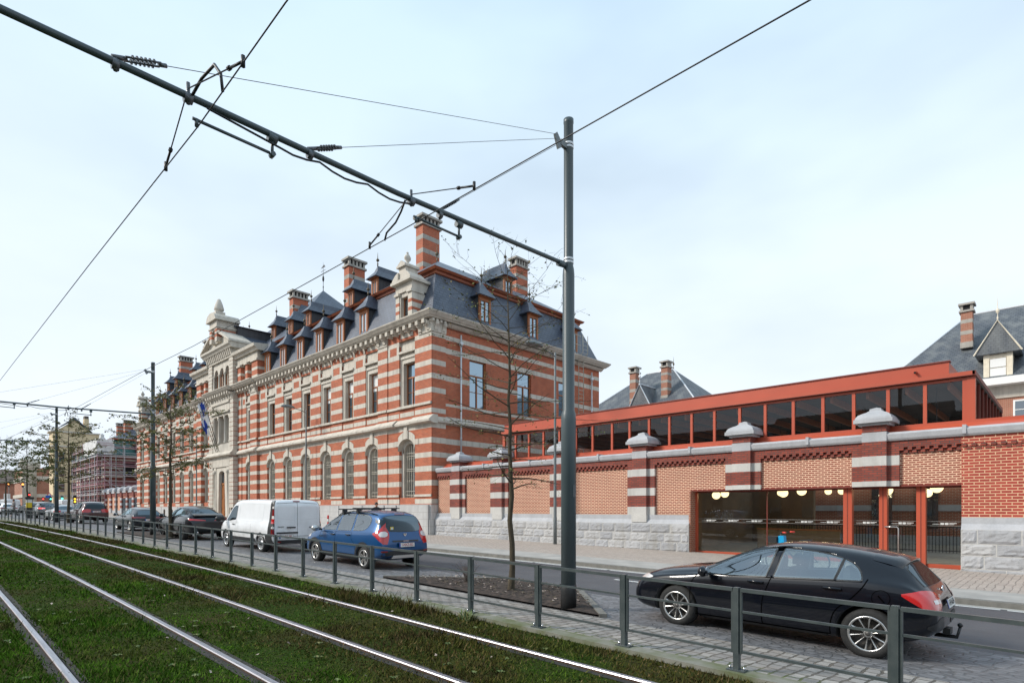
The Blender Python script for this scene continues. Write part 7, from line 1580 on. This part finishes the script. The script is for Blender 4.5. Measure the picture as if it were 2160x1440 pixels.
sf.scale = (1, 1, .75)
rr = random.Random(8)
yf, xf = 20.2, SX + 1.6
def zt_(p): return G(-115)
for i in range(12):
    x = xf - i * 2.0; m = MB()
    for yy in (yf, yf + 1.0): m.tube([(x, yy, zt_(0)), (x, yy, 17.5)], .055, 5, 0)
    m.build('upright', 'scaffold_tube' if i % 2 else 'scaffold_pink', sf)
for i in range(1, 10):
    y = yf + i * 1.9; m = MB()
    for xx in (xf, xf - 1.0): m.tube([(xx, y, 5.0 if i > 1 else zt_(0)), (xx, y, 18.0)], .055, 5, 0)
    m.build('upright', 'scaffold_tube' if i % 3 else 'scaffold_pink', sf)
for k, z in enumerate((3.2, 5.2, 7.3, 9.4, 11.5, 13.6, 15.6)):
    m = MB(); m.box(xf - 22, xf, yf, yf + 1.0, z, z + .07, 0); m.box(xf - 1.0, xf, yf, yf + 17, z + .005, z + .075, 0) if z > 5 else None; m.build('deck', 'plank', sf)
    m = MB()
    for dz in (.5, 1.0): m.tube([(xf - 22, yf, z + dz), (xf + .2, yf, z + dz), (xf + .2, yf + 17, z + dz)] if z > 5 else [(xf - 22, yf, z + dz), (xf + .2, yf, z + dz)], .045, 4, 0)
    m.box(xf - 22, xf + .02, yf - .03, yf - .005, z + .06, z + .22, 0)
    if z > 5: m.box(xf + .005, xf + .03, yf, yf + 17, z + .06, z + .22, 0)
    m.build('guard_rail', 'scaffold_pink' if k % 2 == 0 else 'scaffold_tube', sf)
for i in range(9):
    m = MB(); y = yf + .6 + (i % 4) * 4.0; z = 5.4 + (i // 4) * 4.2; s_ = 1 if i % 2 else -1; m.tube([(xf + .1, y, z + (0 if s_ > 0 else 3.6)), (xf + .1, y + 3.6, z + (3.6 if s_ > 0 else 0))], .05, 4, 0); m.build('brace', 'scaffold_tube', sf)
m = MB(); P = [[(xf + .12 + .1 * math.sin(i * 1.7 + j), yf - .1 + i * .6, 14.2 + j * .8 + .15 * math.sin(i * 2.1)) for j in range(5)] for i in range(5)]; m.grid(P, 0); P = [[(xf - i * .8, yf - .15 + .1 * math.sin(i * 1.5 + j), 14.2 + j * .8 + .12 * math.sin(i * 1.9)) for j in range(5)] for i in range(14)]; m.grid(P, 0); m.build('sheeting', 'tarp_white', sf, fixn=False)
cr = thing('apartment_building', 'tall cream stucco apartment house with grey gable and chimney beyond the scaffolding', 'building', (-152, 22, 1))
m = MB(); m.box(-154, -149, 19.0, 26.8, 0, 17.6, 0); m.box(-154.2, -148.8, 18.7, 27, 14.6, 14.85, 1); m.box(-154.2, -148.8, 18.6, 27, 17.6, 17.9, 1); m.box(-154.1, -148.9, 18.8, 27, 4.4, 4.7, 1); m.prism([(19.6, 17.9), (25.2, 17.9), (22.5, 20.3)], 'x', -153.5, -148.9, 0); m.box(-154, -149, 26.8, 33, 0, 16.2, 0); m.build('wall', ['stucco_cream', 'stone'], cr)
m = MB(); m.prism([(19.2, 17.95), (22.5, 20.9), (25.6, 17.95), (22.5, 20.4)], 'x', -154, -148.6, 0); m.build('roof', 'slate', cr)
m = MB(); m.box(-150.6, -149, 24.2, 25.0, 17.6, 20.8, 0); m.box(-150.6, -149, 24.25, 24.95, 20.8, 21.4, 1); m.build('chimney', ['stucco_cream', 'roof_brown'], cr)
for z0 in (1.6, 5.4, 8.6, 11.6):
    for y in (20.4, 22.4, 24.4): m = MB(); m.box(-149.05, -148.93, y - .45, y + .45, z0, z0 + 1.9, 0); m.build('window', 'far_glass', cr)
cn = thing('corner_house', 'red and white corner house with a round turret cornice left of the cream apartment house', 'building', (-182, 18, 1))
m = MB(); m.box(-200, -175, 17.5, 30, 0, 11.5, 0); m.box(-200.2, -174.8, 17.3, 30, 8.5, 9.6, 1); m.box(-200.3, -174.7, 17.2, 30, 4.6, 5.4, 1); m.lathe((-175, 18, 0), [(1.3, 0), (1.3, 11), (2.0, 11.8), (2.0, 12.6), (1.4, 13.4)], 12, 1); m.build('wall', ['brick_far', 'stone'], cn)
# low buildings closing the street
for i, (x0, x1, y0, y1, h, mat, roof, lab, nm) in enumerate([(-262, -225, -34, 6.5, 7.0, 'stucco_grey', 'roof_brown', 'low grey block with dark windows under a brown roof at the end of the street', 'distant_building'), (-300, -262, 2, 18, 7.2, 'stucco_brown', 'roof_brown', 'long brown low building straight ahead at the end of the street', 'distant_building'), (-240, -215, 15, 23, 7.5, 'brick_far', 'roof_brown', 'small red brick house at the end of the street beside the blue sign', 'distant_building')]):
    t_ = thing(nm, lab, 'building', ((x0 + x1) / 2, y0, G(-140))); b = G(-140); m = MB(); m.box(x0, x1, y0, y1, b - 1, b + h, 0); m.build('wall', mat, t_)
    m = MB(); m.prism([(x0 - 1, b + h), (x1 + 1, b + h), ((x0 + x1) / 2 + 5, b + h + 4.2), ((x0 + x1) / 2 - 5, b + h + 4.2)], 'y', y0 - 1, y1 + 1, 0); m.build('roof', roof, t_)
    y = y0 + 1.5; k = 0
    while y < y1 - 2.0: m = MB(); m.box(x1 - .02, x1 + .06, y, y + 1.4, b + 1.0, b + 4.6, 0); m.build('window', 'far_glass' if k % 3 else 'white_paint', t_); y += 2.9; k += 1
# unseen houses added behind the viewpoint for glass and car paint to reflect
for i, (x0, x1, h, mat) in enumerate([(-78, -58, 7.5, 'stucco_brown'), (-58, -40, 8.5, 'brick_far'), (-40, -24, 7.5, 'stucco_brown'), (-24, -8, 8.0, 'brick_far'), (-8, 6, 7.0, 'brick_far'), (6, 26, 8.0, 'stucco_brown')]):
    yb = -19 + CV((x0 + x1) / 2); t_ = thing('reflection_house', ['plain brown house', 'tall brick house', 'narrow brown rendered house', 'long brick house', 'low brick house', 'wide brown house'][i] + ' added unseen across the tram tracks behind the viewpoint for reflections', 'house', ((x0 + x1) / 2, yb, 0)); m = MB(); m.box(x0, x1, yb - 9, yb, -1, h, 0); m.build('wall', mat, t_)
    m = MB(); m.prism([(yb - 9.3, h), (yb + .4, h), (yb - 4.5, h + 4)], 'x', x0, x1, 0); m.build('roof', 'roof_brown', t_)
    n = int((x1 - x0) / 3.2)
    for k in range(n):
        for z0 in (1.0, 4.4): xx = x0 + (x1 - x0) * (k + .5) / n; m = MB(); m.box(xx - .6, xx + .6, yb - .02, yb + .05, z0, z0 + 1.9, 0); m.build('window', 'far_glass', t_)

# ================================================================ street furniture at the far left
def pt(u, v, w_):       # helper used only to choose real places along the street
    a = (u - 1080) / 1217; return Vector((w_ * (a * math.sin(R(45.77)) - math.cos(R(45.77))), w_ * (a * math.cos(R(45.77)) + math.sin(R(45.77))), CAMZ + (1073 - v) / 1217 * w_))
p = pt(62, 1100, 54.5)
t_ = thing('parking_meter', 'dark parking meter with white and yellow panel behind the railing at far left', 'parking meter', (p.x, p.y, RT(p.x)))
z = RT(p.x); m = MB(); m.box(p.x - .22, p.x + .22, p.y - .22, p.y + .22, z - .05, z + 1.75, 0); m.box(p.x - .30, p.x + .30, p.y - .32, p.y + .32, z + 1.75, z + 1.95, 0); bd = m.build('body', 'plastic_black', t_)
m = MB(); m.box(p.x + .22, p.x + .235, p.y - .17, p.y + .17, z + .95, z + 1.42, 0); m.box(p.x + .22, p.x + .236, p.y - .17, p.y + .17, z + 1.42, z + 1.72, 1); m.box(p.x - .16, p.x + .2, p.y - .235, p.y - .22, z + .95, z + 1.42, 0); m.box(p.x - .16, p.x + .2, p.y - .236, p.y - .22, z + 1.42, z + 1.72, 1); m.build('panel', ['sign_yellow', 'plate_white'], bd)
def signal(u, v, w_, lit, label, hz=.30, base=None, two=False):
    q = pt(u, v, w_); z0 = GZ(q.x, q.y); t_ = thing('traffic_light', label, 'traffic light', (q.x, q.y, z0), 'traffic lights at the far crossing')
    m = MB(); m.tube([(q.x - .1, q.y, z0 - .2), (q.x - .1, q.y, q.z + .4)], .05, 6, 0); m.build('pole', 'lamp_grey', t_)
    m = MB(); m.box(q.x - .12, q.x + .02, q.y - .17, q.y + .17, q.z - .55, q.z + .45, 0); hd_ = m.build('signal_head', 'plastic_black', t_)
    m = MB(); zl = [q.z] + ([q.z - .32] if two else [])
    for zz in zl: m.lathe((q.x + .02, q.y, zz), [(hz * .36, 0), (hz * .36, .03), (.03, .05)], 12, 0, axis='x')
    m.build('lens', lit, hd_)
signal(158, 1052, 70, 'lamp_amber_lit', 'amber-lit traffic light in front of the scaffolding beside the maroon SUV', two=True); signal(131, 1051, 95, 'lamp_green_lit', 'green traffic light right of the slim distant pole', .42); signal(107, 1052, 105, 'lamp_green_lit', 'green traffic light left of the slim distant pole, under the blue sign', .36)
signal(91, 1052, 125, 'lamp_red_lit', 'small red traffic light between the blue sign and the distant van', .42); signal(19, 1020, 110, 'lamp_orange_lit', 'high orange signal hanging left over the street, near the left edge', .5); signal(48, 1021, 110, 'lamp_orange_lit', 'high orange signal hanging over the street, right of its twin', .5); signal(62, 1043, 120, 'lamp_red_lit', 'red traffic light above the tall white van', .42)
q = pt(102, 1047, 106); t_ = thing('road_sign', 'blue road sign beside the green traffic light at the far crossing', 'sign', (q.x, q.y, G(-140))); m = MB(); m.tube([(q.x - .05, q.y, G(-140) - .3), (q.x - .05, q.y, q.z + .2)], .04, 5, 0); m.build('post', 'lamp_grey', t_); m = MB(); m.box(q.x, q.x + .04, q.y - .42, q.y + .42, q.z - .22, q.z + .22, 0); m.build('panel', 'sign_blue', t_)
q = pt(104, 1042, 112); t_ = thing('road_sign', 'triangular white road sign with red rim above the blue sign', 'sign', (q.x, q.y, G(-140))); m = MB(); m.tube([(q.x - .05, q.y, G(-140) - .3), (q.x - .05, q.y, q.z + .3)], .04, 5, 0); m.build('post', 'lamp_grey', t_); m = MB(); m.prism([(q.y - .45, q.z - .3), (q.y + .45, q.z - .3), (q.y, q.z + .45)], 'x', q.x, q.x + .03, 0); m.prism([(q.y - .28, q.z - .2), (q.y + .28, q.z - .2), (q.y, q.z + .26)], 'x', q.x + .03, q.x + .04, 1); m.build('panel', ['sign_red', 'plate_white'], t_)
# bollards in front of the facade
def bollard(u, w_, label):
    q = pt(u, 1100, w_); z = G(q.x); t_ = thing('bollard', label, 'bollard', (q.x, q.y, z), 'bollards before the striped building'); m = MB()
    for i in range(5): m.lathe((q.x, q.y, z + i * .2), [(.06, 0), (.06, .2)], 10, i % 2)
    m.lathe((q.x, q.y, z + 1.0), [(.06, 0), (.04, .04), (.01, .06)], 10, 0); m.build('post', ['sign_red', 'plate_white'], t_)
bollard(692, 37.5, 'red and white banded bollard between the white van and the blue car')
for u, w_, lab in ((346.5, 66, 'left small brown bollard before the striped building, left of the black coupe SUV'), (362.5, 65, 'right small brown bollard before the striped building, next to the young tree trunk')):
    q = pt(u, 1080, w_); z = G(q.x); t_ = thing('bollard', lab, 'bollard', (q.x, q.y, z), 'bollards before the striped building'); m = MB(); m.lathe((q.x, q.y, z), [(.09, 0), (.09, .9), (.05, .98), (.01, 1.0)], 10, 0); m.build('post', 'roof_brown', t_)

# ================================================================ people
def person(x, y, z, heading, label, coat, legs, h=1.75, stride=0.0, hair='hair', arm=(.1, .1), fold=False):
    t_ = thing('person', label, 'person', (x, y, z), rot=(0, 0, heading)); k = h / 1.75      # faces +x locally
    V, E, Rr = [], [], []
    def v(p, r): V.append(tuple(q * k for q in p)); Rr.append(r * k); return len(V) - 1
    def chain(a, pts):
        for p, r in pts: b = v(p, r); E.append((a, b)); a = b
        return a
    pel = v((0, 0, .93), .145); chest = chain(pel, [((.0, 0, 1.08), .135), ((.01, 0, 1.25), .15), ((.0, 0, 1.40), .13)]); neck = chain(chest, [((.01, 0, 1.50), .058), ((.025, 0, 1.56), .062)]); chain(neck, [((.03, 0, 1.62), .088), ((.028, 0, 1.69), .085)])
    for sd in (-1, 1):
        st = stride * sd; a = chain(pel, [((0, .095 * sd, .86), .095), ((.02 + st * .45, .10 * sd, .50), .062), ((-.02 + st * .9 - (.10 if st < 0 else 0), .10 * sd, .10 + (.06 if st < 0 else 0)), .042)]); chain(a, [((.14 + st * .9, .115 * sd, .035), .036)])
        if fold: hand = [((.02, .20 * sd, 1.40), .07), ((.04, .24 * sd, 1.12), .048), ((.20, .05 * sd, 1.10), .036)]
        else: hand = [((.0, .20 * sd, 1.40), .07), ((-.03 - st * .5 * arm[0], .25 * sd, 1.12), .046), ((.06 - st * arm[1], .25 * sd, .88), .034)]
        a = chain(chest, hand); hp = V[a]
        hd_ = [(.0, .0, -.045), (.02, 0, -.08)]
        a = chain(a, [((hp[0] / k + .02, hp[1] / k, hp[2] / k - .05), .036)]); hp = [q / k for q in V[a]]
        for f in range(4): chain(a, [((hp[0] + .01 - .018 * f + .02, hp[1] - .012 * sd, hp[2] - .05), .010), ((hp[0] + .012 - .018 * f + .02, hp[1] - .025 * sd, hp[2] - .085 - .008 * (f in (1, 2))), .008)])
        chain(a, [((hp[0] + .05, hp[1] - .02 * sd, hp[2] - .02), .010), ((hp[0] + .06, hp[1] - .03 * sd, hp[2] - .055), .008)])
    me = bpy.data.meshes.new('p'); me.from_pydata(V, E, []); o = bpy.data.objects.new('p', me); COL.objects.link(o)
    sk = o.modifiers.new('s', 'SKIN'); sk.use_smooth_shade = True
    for i, r in enumerate(Rr): me.skin_vertices[0].data[i].radius = (r, r)
    me.skin_vertices[0].data[0].use_root = True
    su = o.modifiers.new('u', 'SUBSURF'); su.levels = su.render_levels = 2
    dg = bpy.context.evaluated_depsgraph_get(); dg.update(); bm_ = bpy.data.meshes.new_from_object(o.evaluated_get(dg)); bpy.data.objects.remove(o); bpy.data.meshes.remove(me)
    for mt in ('skin', coat, legs, 'plastic_black'): bm_.materials.append(MATS[mt])
    for p in bm_.polygons:
        c = p.center / k; hand_ = abs(c.y) > .17 and c.z < .86 or (fold and c.x > .21 and c.z < 1.2); p.use_smooth = True
        p.material_index = 0 if (c.z > 1.49 or hand_) else 1 if c.z > .86 else 2 if c.z > .09 else 3
    b = bpy.data.objects.new('body', bm_); COL.objects.link(b); b.parent = t_
    # nose, ears and eyes sit on the head; hair is a cap
    m = MB(); m.lathe((.112 * k, 0, 1.615 * k), [(.004, -.02 * k), (.013 * k, -.008 * k), (.006 * k, .03 * k)], 6, 0)
    for sd in (-1, 1): m.lathe((.03 * k, sd * .088 * k, 1.625 * k), [(.004, -.028 * k), (.016 * k, 0), (.004, .03 * k)], 6, 0)
    m.build('face_features', 'skin', b, local=True)
    m = MB()
    for sd in (-1, 1): m.box(.104 * k, .112 * k, sd * .032 * k - .013 * k, sd * .032 * k + .013 * k, 1.642 * k, 1.656 * k, 0)
    m.box(.102 * k, .109 * k, -.022 * k, .022 * k, 1.572 * k, 1.578 * k, 0); m.build('eyes_and_mouth', 'hair', b, local=True)
    m = MB(); P = []
    for i in range(9):
        a = math.pi * .56 * i / 8; P.append([((.018 + .102 * math.sin(a) * math.cos(t) - (.012 if math.cos(t) < 0 else 0)) * k, .098 * math.sin(a) * math.sin(t) * k, (1.668 + .10 * math.cos(a) - (.03 * (1 - math.cos(t)) * math.sin(a))) * k) for t in [2 * math.pi * j / 16 for j in range(17)]])
    m.grid(P, 0); m.build('hair', hair, b, local=True, fixn=False)
    return t_
q = pt(803, 1066, 34.2); person(q.x, q.y - .3, G(q.x), R(-20), 'man in a dark jacket, his head showing above the blue car roof', 'cloth_dark', 'jeans', h=1.90, stride=.25)
q = pt(29.5, 1085, 58); person(q.x, q.y, RT(q.x) + .0, R(-75), 'woman in dark clothes and a pale scarf walking behind the railing at the far left', 'cloth_grey', 'cloth_dark', h=1.72, stride=.3, fold=True)
q = pt(88, 1068, 96); person(q.x, q.y, GZ(q.x, q.y), R(-10), 'tiny distant pedestrian in dark clothes at the far crossing', 'cloth_dark', 'jeans', h=1.75, stride=.2)

# ================================================================ bicycle behind the black car
bx, by = -5.5, 17.0
bz = G(bx)
bk = thing('bicycle', 'bicycle with bright blue front and red grips standing on the pavement behind the black hatchback', 'bicycle', (bx, by, bz))
def bp(x, z, y=0): return (bx + x, by + y, bz + z)
for wx in (-.55, .52):
    m = MB(); m.tube([bp(wx + .30 * math.cos(a), .33 + .30 * math.sin(a)) for a in [2 * math.pi * i / 24 for i in range(25)]], .022, 6, 0)
    for i in range(10): a = 2 * math.pi * i / 10; m.tube([bp(wx, .33), bp(wx + .29 * math.cos(a), .33 + .29 * math.sin(a))], .002, 3, 0)
    m.build('wheel', 'tyre', bk)
m = MB(); m.tube([bp(.02, .30), bp(-.38, .72)], .028, 8, 0); m.tube([bp(-.38, .72), bp(-.42, .90)], .03, 8, 0); m.tube([bp(.02, .30), bp(.20, .85)], .02, 8, 0); m.tube([bp(.02, .30), bp(.52, .33)], .014, 6, 0); m.tube([bp(.17, .72), bp(.52, .33)], .012, 6, 0); m.tube([bp(-.40, .78), bp(-.55, .33)], .018, 6, 0); m.tube([bp(-.36, .70), bp(.15, .62)], .022, 8, 0); m.build('frame', 'plastic_black', bk)
m = MB(); m.prism([(bx - .50, bz + .62), (bx - .30, bz + .62), (bx - .33, bz + 1.02), (bx - .47, bz + 1.02)], 'y', by - .10, by + .10, 0); m.build('front_shield', 'bike_blue', bk)
m = MB(); m.tube([bp(-.42, .9), bp(-.44, 1.10)], .016, 6, 0); m.tube([bp(-.28, 1.12, -.30), bp(-.40, 1.10, -.12), bp(-.44, 1.10), bp(-.40, 1.10, .12), bp(-.28, 1.12, .30)], .014, 6, 0); hb = m.build('handlebar', 'plastic_black', bk)
m = MB(); m.tube([bp(-.29, 1.12, -.28), bp(-.18, 1.12, -.36)], .022, 8, 0); m.tube([bp(-.29, 1.12, .28), bp(-.18, 1.12, .36)], .022, 8, 0); m.build('grips', 'bike_red', hb)
m = MB(); m.prism([(bx - .72, bz + .82), (bx - .50, bz + .82), (bx - .50, bz + 1.0), (bx - .75, bz + 1.0)], 'y', by - .16, by + .16, 0); m.build('front_basket', 'plastic_black', bk)
m = MB(); m.prism([(bx + .10, bz + .86), (bx + .36, bz + .88), (bx + .38, bz + .95), (bx + .22, bz + .93), (bx + .08, bz + .92)], 'y', by - .07, by + .07, 0); m.build('saddle', 'plastic_black', bk)
m = MB(); m.prism([(bx + .32, bz + .70), (bx + .80, bz + .72), (bx + .78, bz + .80), (bx + .34, bz + .78)], 'y', by - .09, by + .09, 0); m.build('rear_mudguard', 'pink', bk)
